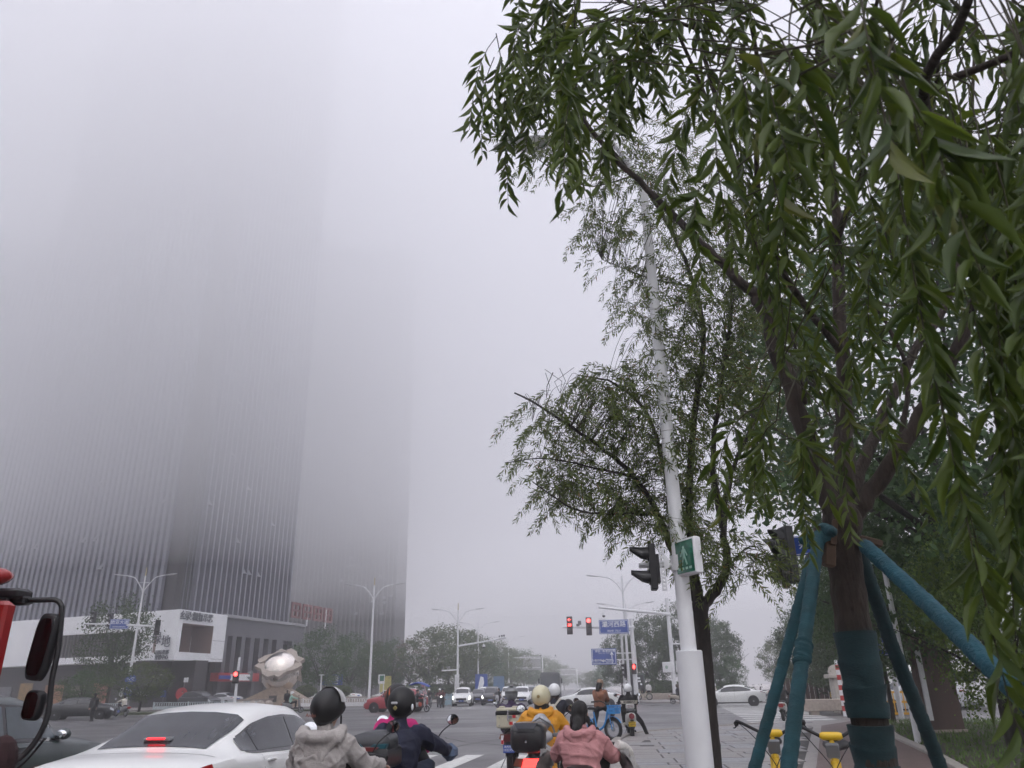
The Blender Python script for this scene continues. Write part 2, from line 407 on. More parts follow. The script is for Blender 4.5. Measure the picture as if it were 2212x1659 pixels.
# far corners
def kerbed(poly, name, m=PAVE, h=.13):
    struct(name, MB().prism(poly, 0, h), m)
p1, p2 = gp(1380, 1520), gp(1660, 1527)
kerbed([(2.9, 700), (2.9, 78), (3.6, 75.0), (5.2, 72.6), (p2.x + 2, 67.5), (40, 62), (120, 45), (120, 700)], 'pavement')
kerbed([(-19, 92), (-22, 84), (-28, 79), (-40, 77), (-80, 68), (-300, 40), (-300, 700), (-19, 700)], 'pavement')
isl = [gp(205, 1559), gp(300, 1553), gp(480, 1546), gp(560, 1541)]
kerbed([(-24.5, 66.5), (-29, 68.6), (-46, 67), (-60, 60), (-60, 57.5), (-44, 62.5), (-30, 64.8)], 'island', M('verge', (.05, .06, .025), .9, var=.4, vs=2), .14)

# ------------------------------------------------------------------ towers
FIN = M('tower_fin', (.19, .195, .235), .45, .1, var=.1, vs=.3)
CURT = M('tower_glass', (.065, .068, .092), .22, var=.25, vs=.25, spec=.6)
SPAN = M('tower_spandrel', (.085, .085, .11), .4, var=.15, vs=.3)
DARKP = M('dark_panel', (.046, .042, .046), .5, var=.15, vs=.4)
PWHITE = M('white_cladding', (.80, .81, .83), .5, var=.05, vs=.6)
PGREY = M('grey_cladding', (.10, .10, .115), .5, var=.12, vs=.5)
c0 = gp(362, 1522.5); c0 = Vector((c0.x, c0.y, 0)); c0 *= 104 / c0.length
dR = Vector((math.sin(rad(9.5)), math.cos(rad(9.5)), 0)); dL = Vector((-math.cos(rad(17)), math.sin(rad(17)), 0))
nR = Vector((dR.y, -dR.x, 0)); nL = Vector((-dL.y, dL.x, 0))
if nL.y > 0: nL = -nL
def along(dvec, xpix, z, base=None):
    lo, hi = -200., 400.; base = base or c0
    s_ = px(base + dvec * 300 + Vector((0, 0, z)))[0] > px(base + dvec * 1 + Vector((0, 0, z)))[0]
    lo, hi = 0., 300.
    for _ in range(50):
        mid = (lo + hi) / 2
        if (px(base + dvec * mid + Vector((0, 0, z)))[0] < xpix) == s_: lo = mid
        else: hi = mid
    return lo
POD = None
for z_ in np.arange(8, 20, .1):
    if px(c0 + Vector((0, 0, z_)))[1] < 1316: POD = float(z_); break
TOP = 150.0
tb = c0 + dL * 1.6 + dR * .8                       # tower corner set back above the podium
LR = along(dR, 612, POD, tb); LL = along(dL, -66, POD, tb)
_a = tb + dR * -1 + nR * 3.5; _b = tb + dR * (LR + 3) + nR * 3.5; _c = _b + dL * 75
bank(MB().prism([(_a.x, 93), (_b.x, _b.y), (_c.x, _c.y), (_c.x, 186), (60, 186), (60, 93)], 17, 116), 'second bank of fog filling the gap right of the fin tower', thin_m)
tower = thing('office_tower', 'tall glass office tower with pale vertical fins vanishing into fog', 'tower', c0)
org = Vector(c0)
cR_, cL_ = along(dR, 405, POD, tb), along(dL, 346, POD, tb)
q = [tb + dR * cR_, tb + dR * LR, tb + dR * LR + dL * LL, tb + dL * LL, tb + dL * cL_]
MB().prism([((p - org).x, (p - org).y) for p in q], POD - 1, TOP).obj('core_wall', CURT, tower)
ch = [tb + dL * 2.6, tb + nL * .0 + dL * .2 + nL * .2, tb + dR * .2 + nR * .25, tb + dR * cR_, tb + dR * cR_ + dL * cL_]
MB().prism([((p - org).x, (p - org).y) for p in ch], POD - .9, TOP + .5).obj('corner_panel', DARKP, tower)
for s_ in (cR_ * .3, cR_ * .65, cR_ * .9):
    p = tb + dR * s_ + nR * .3 - org; MB().box((p.x, p.y, (POD + TOP) / 2), (.09, .09, TOP - POD), Matrix.Rotation(math.atan2(dR.y, dR.x), 3, 'Z')).obj('corner_strip', FIN, tower)
def strips(o_, dv, nv, s0, L, n, w, dep):
    a = math.atan2(dv.y, dv.x); fin = MB().box((0, 0, (POD + TOP) / 2), (w, dep, TOP - POD)).mesh('fin', FIN)
    bay = L / n; ss = MB(); hs_ = 3.9; nf = int((TOP - POD) / hs_)
    for k in range(nf):
        z = POD + k * hs_; ss.box((0, 0, z + .45), (bay - w, .08, .9))
        ss.box((0, 0, z + 2.35), (bay - w, .03, .06))
    sp = ss.mesh('floor_band', SPAN)
    for i in range(n + 1):
        p = o_ + dv * (s0 + i * bay) + nv * (dep / 2) - org
        link('fin', fin, tower, (p.x, p.y, 0), (0, 0, a))
        if i < n:
            p = o_ + dv * (s0 + (i + .5) * bay) + nv * .06 - org; link('floor_band', sp, tower, (p.x, p.y, 0), (0, 0, a), kind='stuff')
strips(tb, dR, nR, cR_ + .2, LR - cR_ - .2, 19, .30, .75)
strips(tb, dL, nL, cL_ + .2, LL - cL_ - .2, 34, .55, .5)
ow = MB(); ow.add([(-.5, 0, 0), (.5, 0, 0), (.5, -.62, -.85), (-.5, -.62, -.85), (-.5, 0, -.9), (.5, 0, -.9)], [(0, 1, 2, 3), (0, 3, 4), (1, 5, 2), (3, 2, 5, 4)]); ow = ow.mesh('open_window', M('open_pane', (.19, .20, .22), .3, var=.05))
for sgn, dv, nv, s0, L, n, cnt_ in ((0, dR, nR, cR_ + .2, LR - cR_ - .2, 19, 16), (1, dL, nL, cL_ + .2, LL - cL_ - .2, 34, 18)):
    a = math.atan2(nv.x, -nv.y)
    for k in range(cnt_):
        i = random.randrange(n); z = POD + 3.9 * random.randrange(1, 13) + 2.9
        p = tb + dv * (s0 + (i + .5) * L / n) + nv * .15 - org; link('open_window', ow, tower, (p.x, p.y, z), (0, 0, a))

# podium: white corner block with its square recess, grey wing, dark ground floor
pod = thing('podium_block', 'white and grey shop podium with a square recess at the tower foot', 'building', c0)
aR, aL = math.atan2(dR.y, dR.x), math.atan2(dL.y, dL.x)
Z0 = POD * .475; WR = along(dR, 492, POD)
inR, inL = -nR, -nL
def wallq(o_, dv, nv, s0, s1, z0, z1, t, name, m, par, smooth=False):
    p = o_ + dv * ((s0 + s1) / 2) - nv * (t / 2) - org
    return MB().box((p.x, p.y, (z0 + z1) / 2), (abs(s1 - s0), t, z1 - z0), Matrix.Rotation(math.atan2(dv.y, dv.x), 3, 'Z')).obj(name, m, par)
r0, r1, h0, h1 = WR * .045, WR * .72, Z0 + POD * .085, POD * .86
wallq(c0, dR, nR, 0, WR, h1, POD, .6, 'white_panel', PWHITE, pod); wallq(c0, dR, nR, 0, WR, Z0, h0, .6, 'white_panel', PWHITE, pod)
wallq(c0, dR, nR, 0, r0, h0, h1, .6, 'white_panel', PWHITE, pod); wallq(c0, dR, nR, r1, WR, h0, h1, .6, 'white_panel', PWHITE, pod)
for zz_, nm_ in ((Z0 + .02, 'soffit'), (POD - .35, 'podium_roof')):
    _q = [c0 + dR * .05 + dL * .05, c0 + dR * (WR - .05) - nR * .1, c0 + dR * (WR - .05) - nR * 6, c0 + dL * (LL + 8) - nL * 6, c0 + dL * (LL + 8) - nL * .1]
    MB().prism([((p - org).x, (p - org).y) for p in _q], zz_, zz_ + .3).obj(nm_, PWHITE, pod)
TAN = M('tan_reveal', (.23, .16, .14), .6, var=.1, vs=.5)
wallq(c0 - nR * 3.2, dR, nR, r0, r1, h0, h1, .4, 'recess_back', TAN, pod)
wallq(c0 - nR * 3.0, dR, nR, r0 + (r1 - r0) * .42, r0 + (r1 - r0) * .66, h0, h1 - .5, .3, 'recess_window', GLASS_D, pod)
wallq(c0 - nR * .02, dR, nR, r0 + .01, r1 - .01, h1 - .07, h1 - .004, 3.1, 'reveal_lining', TAN, pod); wallq(c0 - nR * .02, dR, nR, r1 - .07, r1 - .004, h0 + .01, h1 - .08, 3.1, 'reveal_lining', TAN, pod); wallq(c0 - nR * .02, dR, nR, r0 + .004, r0 + .07, h0 + .01, h1 - .08, 3.1, 'reveal_lining', TAN, pod)
for zz in (.50, .70): wallq(c0 + nR * .012, dR, nR, r1 + .1, WR, POD * zz, POD * zz + .04, .05, 'panel_joint', PGREY, pod)
LLp = along(dL, 22, POD)
wallq(c0, dL, nL, 0, LL + 8, POD * .80, POD, .6, 'white_band', PWHITE, pod); wallq(c0, dL, nL, 0, LL + 8, Z0, Z0 + POD * .07, .6, 'white_band', PWHITE, pod)
ws = along(dL, 297, POD * .7); wallq(c0, dL, nL, .0, ws, Z0 + POD * .07, POD * .80, .6, 'white_panel', PWHITE, pod)
wallq(c0 - nL * 1.2, dL, nL, ws, LLp - 6, Z0 + POD * .07, POD * .80, 3, 'louvre_back', DARKP, pod)
wallq(c0, dL, nL, LLp - 6, LLp + 6, Z0 + POD * .07, POD * .80, .6, 'white_panel', PWHITE, pod)
lv = MB().box((0, 0, 0), (.14, .3, POD * .8 - Z0 - POD * .07)).mesh('louvre', M('louvre', (.14, .125, .13), .5))
k = ws + .3
while k < LLp - 6:
    p = c0 + dL * k - nL * .9 - org; link('louvre', lv, pod, (p.x, p.y, (Z0 + POD * .87) / 2), (0, 0, aL)); k += .62
# ground floor, dark glass set back, with shop front colours
wallq(c0 - nL * 2.5, dL, nL, -1, LL + 8, 0, Z0, 2, 'shop_front', DARKP, pod); wallq(c0 - nR * 2.5, dR, nR, -1, WR + .4, 0, Z0, 2, 'shop_front', DARKP, pod)
for s_, w_, z0_, z1_, rgb in ((8, 2.4, .3, 2.6, (.16, .15, .14)), (12.5, 3, .5, 3.0, (.33, .12, .08)), (17, 2.6, .2, 2.7, (.2, .17, .13)), (21, 3.4, .6, 2.9, (.35, .16, .07)), (27, 2.4, .3, 3.2, (.35, .22, .08)), (31, 3, .3, 2.8, (.18, .18, .2))):
    wallq(c0 - nL * 2.38, dL, nL, s_, s_ + w_, z0_, z1_, .14, 'shop_window', M('shop_%d' % s_, rgb, .4, var=.3, vs=1.5), pod)
# grey wing
GW0, GW1 = WR, along(dR, 668, POD)
g0 = c0 - nR * .9
wallq(g0, dR, nR, GW0, GW1, POD * .78, POD * .985, 6, 'grey_panel', PGREY, pod)
wallq(g0 + nR * .35, dR, nR, GW0, GW1, POD * .985, POD * 1.02, 7, 'coping', M('coping', (.30, .30, .32), .5), pod)
wallq(g0 - nR * .9, dR, nR, GW0, GW1, 0, POD * .78, 3, 'window_wall', DARKP, pod)
xs = [494, 512, 532, 551, 571, 590, 607, 640, 668]
for a, b2 in zip(xs[:-1:1], xs[1:]):
    s0, s1 = along(dR, a, POD * .6), along(dR, b2, POD * .6)
    wallq(g0, dR, nR, s0, s0 + (s1 - s0) * .42, POD * .36, POD * .78, .9, 'pier', PGREY, pod)
    wallq(g0 - nR * .78, dR, nR, s0 + (s1 - s0) * .45, s1, POD * .40, POD * .74, .15, 'window', GLASS_D, pod)
s0, s1 = along(dR, 457 + 20, 3.5), along(dR, 565, 3.5)
wallq(g0 + nR * .5, dR, nR, s0, s1, POD * .265, POD * .36, 1.2, 'fascia', M('red_fascia', (.42, .022, .03), .45, var=.08), pod)
sa, sb = along(dR, 503, 3.5), along(dR, 548, 3.5)
wallq(g0 + nR * .56, dR, nR, sa, sb, POD * .275, POD * .345, .1, 'fascia_board', PWHITE, pod)
wallq(g0 + nR * .6, dR, nR, along(dR, 478, 3.4), along(dR, 503, 3.4), POD * .29, POD * .33, .16, 'fascia_board', SIGN_B, pod)
for k in range(5):
    s_ = GW0 + 1 + k * (GW1 - GW0) / 5.5; wallq(g0 - nR * .2, dR, nR, s_, s_ + .7, 0, POD * .26, .6, 'pier', PGREY, pod)
DKT = M('dark_lettering', (.10, .11, .13), .5)
def face_text(body, size, o_, dv, nv, s_, z, m=DKT, sx=1.0, par=None, off=.16):
    p = o_ + dv * s_ + nv * off - org; a = math.atan2(nv.x, -nv.y)
    return text_mesh('lettering', body, size, m, par or pod, (p.x, p.y, z), (rad(90), 0, a), .02, sx=sx, bold=.012)
face_text('绿地', 1.15, c0, dR, nR, along(dR, 414, POD), POD * .93, sx=1.9); face_text('国际花都\n商业中心', .5, c0, dR, nR, along(dR, 438, POD), POD * .935, sx=2.0)
face_text('绿', 1.5, c0, dL, nL, 3.1, POD * .70); face_text('地', 1.5, c0, dL, nL, 1.55, POD * .66)
face_text('国际花都\n营销中心', .55, c0, dL, nL, 1.9, POD * .53); face_text('绿地', 1.15, c0, dL, nL, LLp - 9, POD * .90); face_text('商业', .6, c0, dL, nL, 21, POD * .9)
# red roof sign on the grey wing
rs = thing('roof_sign', 'red letters on posts standing on the grey podium roof', 'sign', c0)
REDS = M('red_sign', (.19, .065, .06), .5, var=.1)
p0 = g0 - nR * 1.2; zt = POD * 1.02
def rq(s0, s1, z0, z1, name, m, t=.25): return wallq(p0, dR, nR, s0, s1, z0, z1, t, name, m, rs)
sA, sB = along(dR, 632, POD), along(dR, 645, POD)
rq(sA, sB, zt + .4, zt + 4.3, 'emblem', REDS); wallq(p0 + nR * .06, dR, nR, sA + (sB - sA) * .3, sA + (sB - sA) * .75, zt + 1.3, zt + 3.2, .05, 'emblem_ring', DARKP, rs); wallq(p0 + nR * .1, dR, nR, sA + (sB - sA) * .45, sA + (sB - sA) * .68, zt + 1.6, zt + 2.6, .05, 'emblem_flame', M('orange_sign', (.5, .16, .05), .5), rs)
for s_ in (sA - .2, sB + .3, sB + 6, sB + 12): rq(s_, s_ + .18, zt, zt + 3.4, 'post', PWHITE, .18)
a_ = math.atan2(nR.x, -nR.y)
for i, chh in enumerate('京东京造'[:4]):
    pass
for i in range(4):
    s_ = sB + 1.2 + i * 3.4; rq(s_, s_ + 2.7, zt + 3.0, zt + 3.35, 'letter_stroke', REDS); rq(s_, s_ + 2.7, zt + 1.0, zt + 1.3, 'letter_stroke', REDS)
    for f_ in (0, .45, .88): rq(s_ + 2.7 * f_, s_ + 2.7 * f_ + .4, zt + 1.3, zt + 3.0, 'letter_stroke', REDS)
    rq(s_ + .4, s_ + 2.4, zt + 2.0, zt + 2.3, 'letter_stroke', REDS)

# towers further back
def tower2(label, xr, xl, Yd, top, rgb, n):
    pr = at(xr, 1400, Yd); pr.z = 0; t = thing('distant_tower', label, 'tower', pr)
    dl = at(xl, 1400, Yd); w = pr.x - dl.x
    MB().box((-w / 2, 5, top / 2), (w, 10, top)).obj('wall', M('far_wall_%d' % int(Yd), rgb, .5, var=.15, vs=.2), t)
    me = MB().box((0, 0, top / 2), (.35, .5, top)).mesh('fin', M('far_fin', (.09, .09, .10), .5))
    for i in range(n + 1): link('fin', me, t, (-w + w * i / n, -.2, 0))
    bd = MB().box((-w / 2, -.02, 0), (w, .12, .8)).mesh('floor_band', M('far_band', (.055, .053, .06), .5))
    for k in range(4, int(min(top, 70) / 3.9)): link('floor_band', bd, t, (0, 0, k * 3.9))
    for k in range(14):
        link('open_window', ow, t, (-w * random.uniform(.02, .45), -.1, random.uniform(14, 34)), (0, 0, 0), .8)
tower2('dark slab tower with open white panes behind the grey wing', 851, 560, 190, 125, (.022, .021, .025), 30)
tower2('bluish dark tower at the left behind the fin tower', 36, -260, 165, 118, (.035, .042, .085), 20)
# ------------------------------------------------------------------ street lamps, signals, signs
def lamp_head(mb, p, d, s=1.0):
    """flat leaf-shaped lantern at the end of an arm, pointing along d"""
    d = Vector(d).normalized(); a = Vector((-d.y, d.x, 0)).normalized(); u = a.cross(d)
    rs = []
    for t, w, hgt in ((0, .05, .05), (.15, .12, .07), (.5, .2, .1), (.85, .21, .1), (1.15, .13, .07), (1.3, .03, .03)):
        c = Vector(p) + d * t * s; rs.append([c + (a * w * math.cos(k * .785) + u * hgt * math.sin(k * .785) * (.5 if math.sin(k * .785) < 0 else 1)) * s for k in range(8)])
    mb.rings(rs)
def street_lamp(label, loc, H, reach, top=1.2, heads=(1, 1), ang=0.0, tilt=.2, group='double armed white street lamps', finial=True, s=1.0):
    t = thing('street_lamp', label, 'street lamp', loc, ang, group)
    MB().tube([(0, 0, 0), (0, 0, H * .5), (0, 0, H + .4)], [.15 * s, .12 * s, .075 * s], 10).obj('pole', WHITE, t, True)
    MB().box((0, 0, .25), (.44 * s, .44 * s, .5), None, .03).obj('base_box', WHITE, t)
    if finial: MB().tube([(0, 0, H + .4), (0, 0, H + 1.2)], [.06 * s, .05 * s], 8).obj('finial', M('brass_finial', (.5, .42, .25), .5), t)
    for sg, on in ((-1, heads[0]), (1, heads[1])):
        if not on: continue
        c = curve_pts([(0, 0, H - 1.6), (sg * .12, 0, H - 1.0), (sg * .65, 0, H - .25), (sg * reach * .55, 0, H + .22), (sg * reach, 0, H + tilt + .25)], 4)
        MB().tube(c, [.055 * s] * len(c), 8).obj('arm', WHITE, t, True)
        MB().tube([(0, 0, H - .3), (sg * .5, 0, H - .3 + .02)], .03 * s, 6).obj('brace', WHITE, t)
        hb = MB(); lamp_head(hb, c[-1], (sg, 0, .12), .95 * s); hb.obj('lantern', WHITE_OLD, t, True)
    return t
def pole_at(x, y, dist):                                  # stands on the ground dist metres away, under pixel (x, y)
    d = ray(x, y); k = dist / math.hypot(d[0], d[1]); return Vector((d[0] * k, d[1] * k, 0))
def z_at(x, y, p):                                        # height of the pixel above a foot point
    d = ray(x, y); k = math.hypot(p.x, p.y) / math.hypot(d[0], d[1]); return EYE[2] + d[2] * k

def signal(name_label, n, parent_loc, rz, lit=None, arrow=False, s=1.0, group=None, col=BLACK, vis=True, digits=None):
    """signal head facing -Y, its back plate at the origin"""
    t = thing('traffic_light', name_label, 'traffic light', parent_loc, rz, group)
    hgt = .42 * n + .06
    MB().box((0, .06, 0), (.44 * s, .2 * s, hgt * s), None, .03).obj('housing', col, t)
    for i in range(n):
        z = (hgt / 2 - .24 - .42 * i) * s; on = (lit == i)
        mb = MB(); mb.lathe([(.155 * s, 0), (.15 * s, -.02 * s), (.09 * s, -.045 * s), (.01, -.05 * s)], 16, (0, -.045 * s, z), 'Y')
        mb.obj('lens', (M('lit_red_signal', (.6, .02, .02), .3, var=0, emit=(1, .05, .045), es=5) if on and not arrow else M('unlit_lens', (.03, .025, .025), .3)), t, True)
        if on and arrow:
            A = MB(); y = -.11 * s
            A.box((.01 * s, y, z), (.22 * s, .02, .035 * s)); A.box((-.055 * s, y, z + .045 * s), (.14 * s, .02, .035 * s), Euler((0, rad(-45), 0))); A.box((-.055 * s, y, z - .045 * s), (.14 * s, .02, .035 * s), Euler((0, rad(45), 0)))
            A.obj('arrow', MATS.get('lit_red_signal') or M('lit_red_signal', (.6, .02, .02), .3, var=0, emit=(1, .05, .045), es=5), t)
        if vis:
            rs = []
            for k in range(9):
                a = math.pi * (k / 8) * 1.16 - math.pi * .08
                rs.append((math.cos(a), math.sin(a)))
            v = MB(); r_ = .175 * s
            for rr in (r_, r_ - .012):
                pass
            outer = [[(r_ * c, -.04 * s, z + r_ * q) for c, q in rs], [(r_ * c * 1.02, -.04 * s - (.15 + .17 * max(0, q)) * s, z + r_ * q) for c, q in rs]]
            inner = [[(p[0] * .93, p[1], z + (p[2] - z) * .93) for p in r] for r in outer]
            v.rings([outer[0], outer[1], inner[1], inner[0]], cap=False, close=False); v.obj('visor', col, t, 30)
    if digits:
        text_mesh('digits', digits, .3 * s, MATS['lit_red_signal'], t, (0, -.125 * s, (hgt / 2 - .24 - .42) * s), extrude=.01, bold=.012)
    return t
def dome_camera(label, p, s=1.0, group='dome cameras'):
    t = thing('dome_camera', label, 'security camera', p, 0, group)
    MB().lathe([(.02, .55), (.02, .25), (.05, .22), (.15, .18), (.17, .05), (.165, -.06), (.01, -.06)], 12).obj('hood', WHITE, t, 50); MB().ell((0, 0, -.1), (.14, .14, .15), 12, 8).obj('dome', GLASS_D, t, True); return t
def bullet_cameras(parent, pts, s=1.0):
    for p in pts:
        mb = MB(); p = Vector(p); mb.box(p + Vector((0, -.05, .28)), (.18 * s, .42 * s, .18 * s), None, .02); mb.tube([p, p + Vector((0, 0, .25))], .03, 6); mb.obj('camera', WHITE_OLD if random.random() < .6 else GREY, parent)
        MB().box(p + Vector((0, -.27, .28)), (.13 * s, .03, .13 * s)).obj('camera_lens', GLASS_D, parent)

# the left corner lamp with signals and the blue street sign
P = gp(268, 1538); L1 = street_lamp('white double street lamp carrying signals and blue signs at the far left corner', P, z_at(314, 1248, P) - .2, 1.95, ang=.15, heads=(1, 1))
zb = z_at(296, 1351, P); sc_ = 1.0
MB().tube([P * 0 + Vector((-5.2, 0, zb + .25)), (0, 0, zb), (2.1, 0, zb - .12)], [.07, .11, .07], 8).obj('mast_arm', WHITE, L1, True)
def onlamp(x, y, dy=-.3):
    q = at(x, y, P.y + dy); return q
signal('three-lens signal head at the outer end of the left lamp arm', 3, onlamp(202, 1337), rad(-35), None, s=1.15, col=M('signal_grey_black', (.02, .02, .022), .5))
signal('three-lens signal head beside the blue sign on the left lamp arm', 3, onlamp(238, 1342), rad(-35), None, s=1.15, col=MATS['signal_grey_black'])
signal('three-lens signal head on the short right stub of the left lamp', 3, onlamp(340, 1355), rad(35), None, s=1.1, col=MATS['signal_grey_black'])
def plate(name, label, cat, p, w, h, rz, lines, bordr=True, base=SIGN_B, t_=.05, txt=SIGN_W):
    t = thing(name, label, cat, p, rz)
    MB().box((0, 0, 0), (w, t_, h), None, .012).obj('panel', base, t)
    if bordr:
        mb = MB(); y = -t_ / 2 - .004; b = min(w, h) * .03
        for cx, cz, dx, dz in ((0, h / 2 - b * 2, w - b * 3, b), (0, -h / 2 + b * 2, w - b * 3, b), (w / 2 - b * 2, 0, b, h - b * 3), (-w / 2 + b * 2, 0, b, h - b * 3)): mb.box((cx, y, cz), (dx, .008, dz))
        mb.obj('border', txt, t)
    for body, size, x, z in lines:
        text_mesh('lettering', body, size, txt, t, (x, -t_ / 2 - .012, z), extrude=.006, bold=size * .012)
    return t
plate('street_name_sign', 'blue street name sign hung on the left lamp arm', 'street sign', onlamp(258, 1348, -.45), 1.75, .95, rad(20), [('欧亚大道', .40, 0, .14), ('OUYA DADAO', .18, 0, -.27)])
for yy, txt, lab in ((1468, '公交', 'upper round blue sign on the left lamp post'), (1494, '非机', 'lower round blue sign on the left lamp post')):
    q = onlamp(282 if yy < 1480 else 279, yy, -.25); t = thing('round_sign', lab, 'road sign', q, rad(35))
    MB().lathe([(.01, -.02), (.5, -.02), (.5, .02), (.01, .02)], 24, (0, 0, 0), 'Y').obj('disc', SIGN_B, t); text_mesh('symbol', txt, .36, SIGN_W, t, (0, -.03, .05)); MB().box((0, -.026, -.2), (.4, .01, .07)).obj('bar', SIGN_W, t)

# the other lamps on the left side of the avenue
P = pole_at(797, 1510, 88); street_lamp('white double street lamp behind the red car', P, z_at(808, 1272, P), 2.2, ang=.1)
P = pole_at(988, 1515, 96); L3 = street_lamp('white double street lamp with long camera arm and two grey boxes', P, z_at(988, 1325, P), 2.05, ang=.1)
zb = z_at(988, 1396, P); MB().tube([(0, 0, zb), (5.8, -.8, zb + .8)], [.11, .08], 8).obj('mast_arm', WHITE, L3, True)
bullet_cameras(L3, [(.9, -.1, zb + .15), (2.3, -.3, zb + .35), (2.8, -.4, zb + .45), (3.6, -.5, zb + .5), (5.0, -.7, zb + .7), (5.3, -.75, zb + .75), (5.55, -.78, zb + .78)])
zc_ = z_at(988, 1447, P); MB().tube([(0, 0, zc_), (-1.9, 0, zc_ - .05)], .08, 8).obj('side_arm', WHITE, L3); bullet_cameras(L3, [(-1.8, 0, zc_), (-1.2, 0, zc_), (-1.0, 0, zc_)])
MB().box((-.05, -.25, z_at(988, 1467, P)), (.5, .34, 1.0), None, .02).obj('control_box', WHITE_OLD, L3); MB().box((-.05, -.25, z_at(988, 1485, P)), (.52, .36, 1.15), None, .02).obj('control_box', WHITE_OLD, L3)
dome_camera('small dome camera hung under the long camera arm', P + Vector((3.2, -.45, zb - .1)))
lamps_far = [(1033, 1513, 122, 1351), (1100, 1510, 160, 1381), (1140, 1506, 205, 1404), (1163, 1503, 235, 1412), (1196, 1500, 300, 1423), (1216, 1498, 360, 1435)]
for i, (x, y, dist, yt) in enumerate(lamps_far):
    P = pole_at(x, y, dist); lt = street_lamp(['first lamp beyond the camera-arm lamp, with a flat second lantern', 'second lamp beyond the camera-arm lamp with thin camera bar', 'third lamp down the left side, fading in fog', 'fourth lamp down the left side, pale in fog', 'fifth lamp down the left side, very pale', 'last faint lamp far down the left side'][i], P, z_at(x, yt, P), 2.2, ang=.1, finial=False)
    if i == 1: zz = z_at(1100, 1421, P); MB().tube([(0, 0, zz), (9.6, 0, zz)], .09, 6).obj('mast_arm', WHITE_OLD, lt); bullet_cameras(lt, [(3.2, 0, zz), (4.2, 0, zz), (6.4, 0, zz), (8.4, 0, zz), (9.3, 0, zz)], 1.3)
right_l = [(1362, 1517, 78, 1246), (1366, 1515, 100, 1305), (1356, 1512, 125, 1337), (1350, 1508, 160, 1363)]
for i, (x, y, dist, yt) in enumerate(right_l):
    P = pole_at(x, y, dist); street_lamp(['tall white lamp post right of the road, arm high above the signal', 'second white lamp on the right side, arm above the blue plate', 'third white lamp on the right, lantern beside the street name plate', 'fourth white lamp on the right, lantern just over the direction board'][i], P, z_at(x, yt + 6, P), 2.3 + .1 * i, ang=-.05, finial=False, heads=(1, i != 3), group='lamps on the right side of the avenue')

# gantry boards seen from behind, far down the road
for i, (x0, x1, y0, y1, dist, lab) in enumerate(((1118, 1169, 1418, 1448, 175, 'nearest grey sign board seen from behind above the queue'), (1211, 1244, 1444, 1460, 235, 'second grey sign board from behind, paler'), (1243, 1273, 1449, 1463, 290, 'third sign board, barely visible in fog'))):
    a, b = pole_at(x0, y1, dist), pole_at(x1, y1, dist); zt, zbm = z_at(x0, y0, a), z_at(x0, y1, a); t = thing('gantry_board', lab, 'sign board', ((a.x + b.x) / 2, (a.y + b.y) / 2, 0), 0, 'sign boards seen from behind')
    w = (b - a).length; MB().box((0, 0, (zt + zbm) / 2), (w, .1, zt - zbm)).obj('panel', M('board_back', (.33, .33, .34), .5), t)
    for zz in (zt - (zt - zbm) * .2, zbm + (zt - zbm) * .16): MB().tube([(-w / 2 - 1.2, -.15, zz), (w / 2, -.15, zz)], .09, 6).obj('rail', WHITE_OLD, t)
    MB().tube([(w / 2 + .3, .2, 0), (w / 2 + .3, .2, zt + .2)], .16, 8).obj('post', WHITE_OLD, t)

# main signal mast over the road: arm, two lit signals, street name plate
P = pole_at(1376, 1517, 76); zt = z_at(1358, 1337, P)
ms = thing('signal_mast', 'white signal mast with an arm over the road and a pedestrian light', 'signal mast', P)
MB().tube([(0, 0, 0), (0, 0, zt * .5), (0, 0, zt)], [.22, .2, .17], 12).obj('pole', WHITE, ms, True)
za = z_at(1362, 1355, P); xl = (at(1214, 1351, P.y - .4) - P)
MB().tube([(0, 0, za), (xl.x * .5, -.2, za + .05), (xl.x, -.4, za + .12)], [.13, .1, .08], 10).obj('mast_arm', WHITE, ms, True); MB().tube([(.25, 0, za), (-.25, 0, za)], .2, 10).obj('collar', WHITE, ms)
zk = z_at(1371, 1456, P); MB().box((.0, -.24, z_at(1376, 1500, P)), (.06, .02, .1)).obj('hatch', BLACK, ms)
def onmast(x, y, dy): return at(x, y, P.y + dy)
PB = M('signal_brown_black', (.035, .022, .024), .5)
s1 = signal('signal with lit red left arrow and red countdown', 3, onmast(1230.5, 1351, -.75), .0, 0, True, 1.22, col=PB, vis=False)
M('lit_red_signal', (.6, .02, .02), .3, var=0, emit=(1, .05, .045), es=5)
text_mesh('digits', '38', .32, MATS['lit_red_signal'], s1, (0, -.15, .02), extrude=.01, bold=.014)
signal('signal with a lit round red lamp over the road', 3, onmast(1272, 1353, -.75), .0, 0, False, 1.22, col=PB, vis=False)
plate('street_name_sign', 'blue street name plate on the main signal arm', 'street sign', onmast(1326, 1354, -.6), 2.75, 1.25, 0, [('灞河西路', .56, 0, .2), ('BAHE  XILU', .24, 0, -.36)])
t = thing('signal_camera', 'small grey camera on the main signal arm between two red lights', 'security camera', onmast(1252, 1349, -.3)); MB().box((0, 0, .15), (.3, .5, .34), None, .03).obj('body', GREY, t); MB().box((-.16, -.05, -.05), (.3, .3, .2), None, .02).obj('bracket', GREY, t)
pl = signal('pedestrian light with a lit red figure on the main signal mast', 2, onmast(1369.5, 1445, -.45), 0, None, s=1.0, col=BLACK, vis=False)
A = MB(); A.ell((0, -.1, .36), (.05, .02, .05), 8, 6); A.box((0, -.1, .22), (.12, .02, .2)); A.box((-.045, -.1, .07), (.05, .02, .16)); A.box((.045, -.1, .07), (.05, .02, .16)); A.box((-.1, -.1, .2), (.04, .02, .16)); A.box((.1, -.1, .2), (.04, .02, .16)); A.obj('red_figure', MATS['lit_red_signal'], pl)
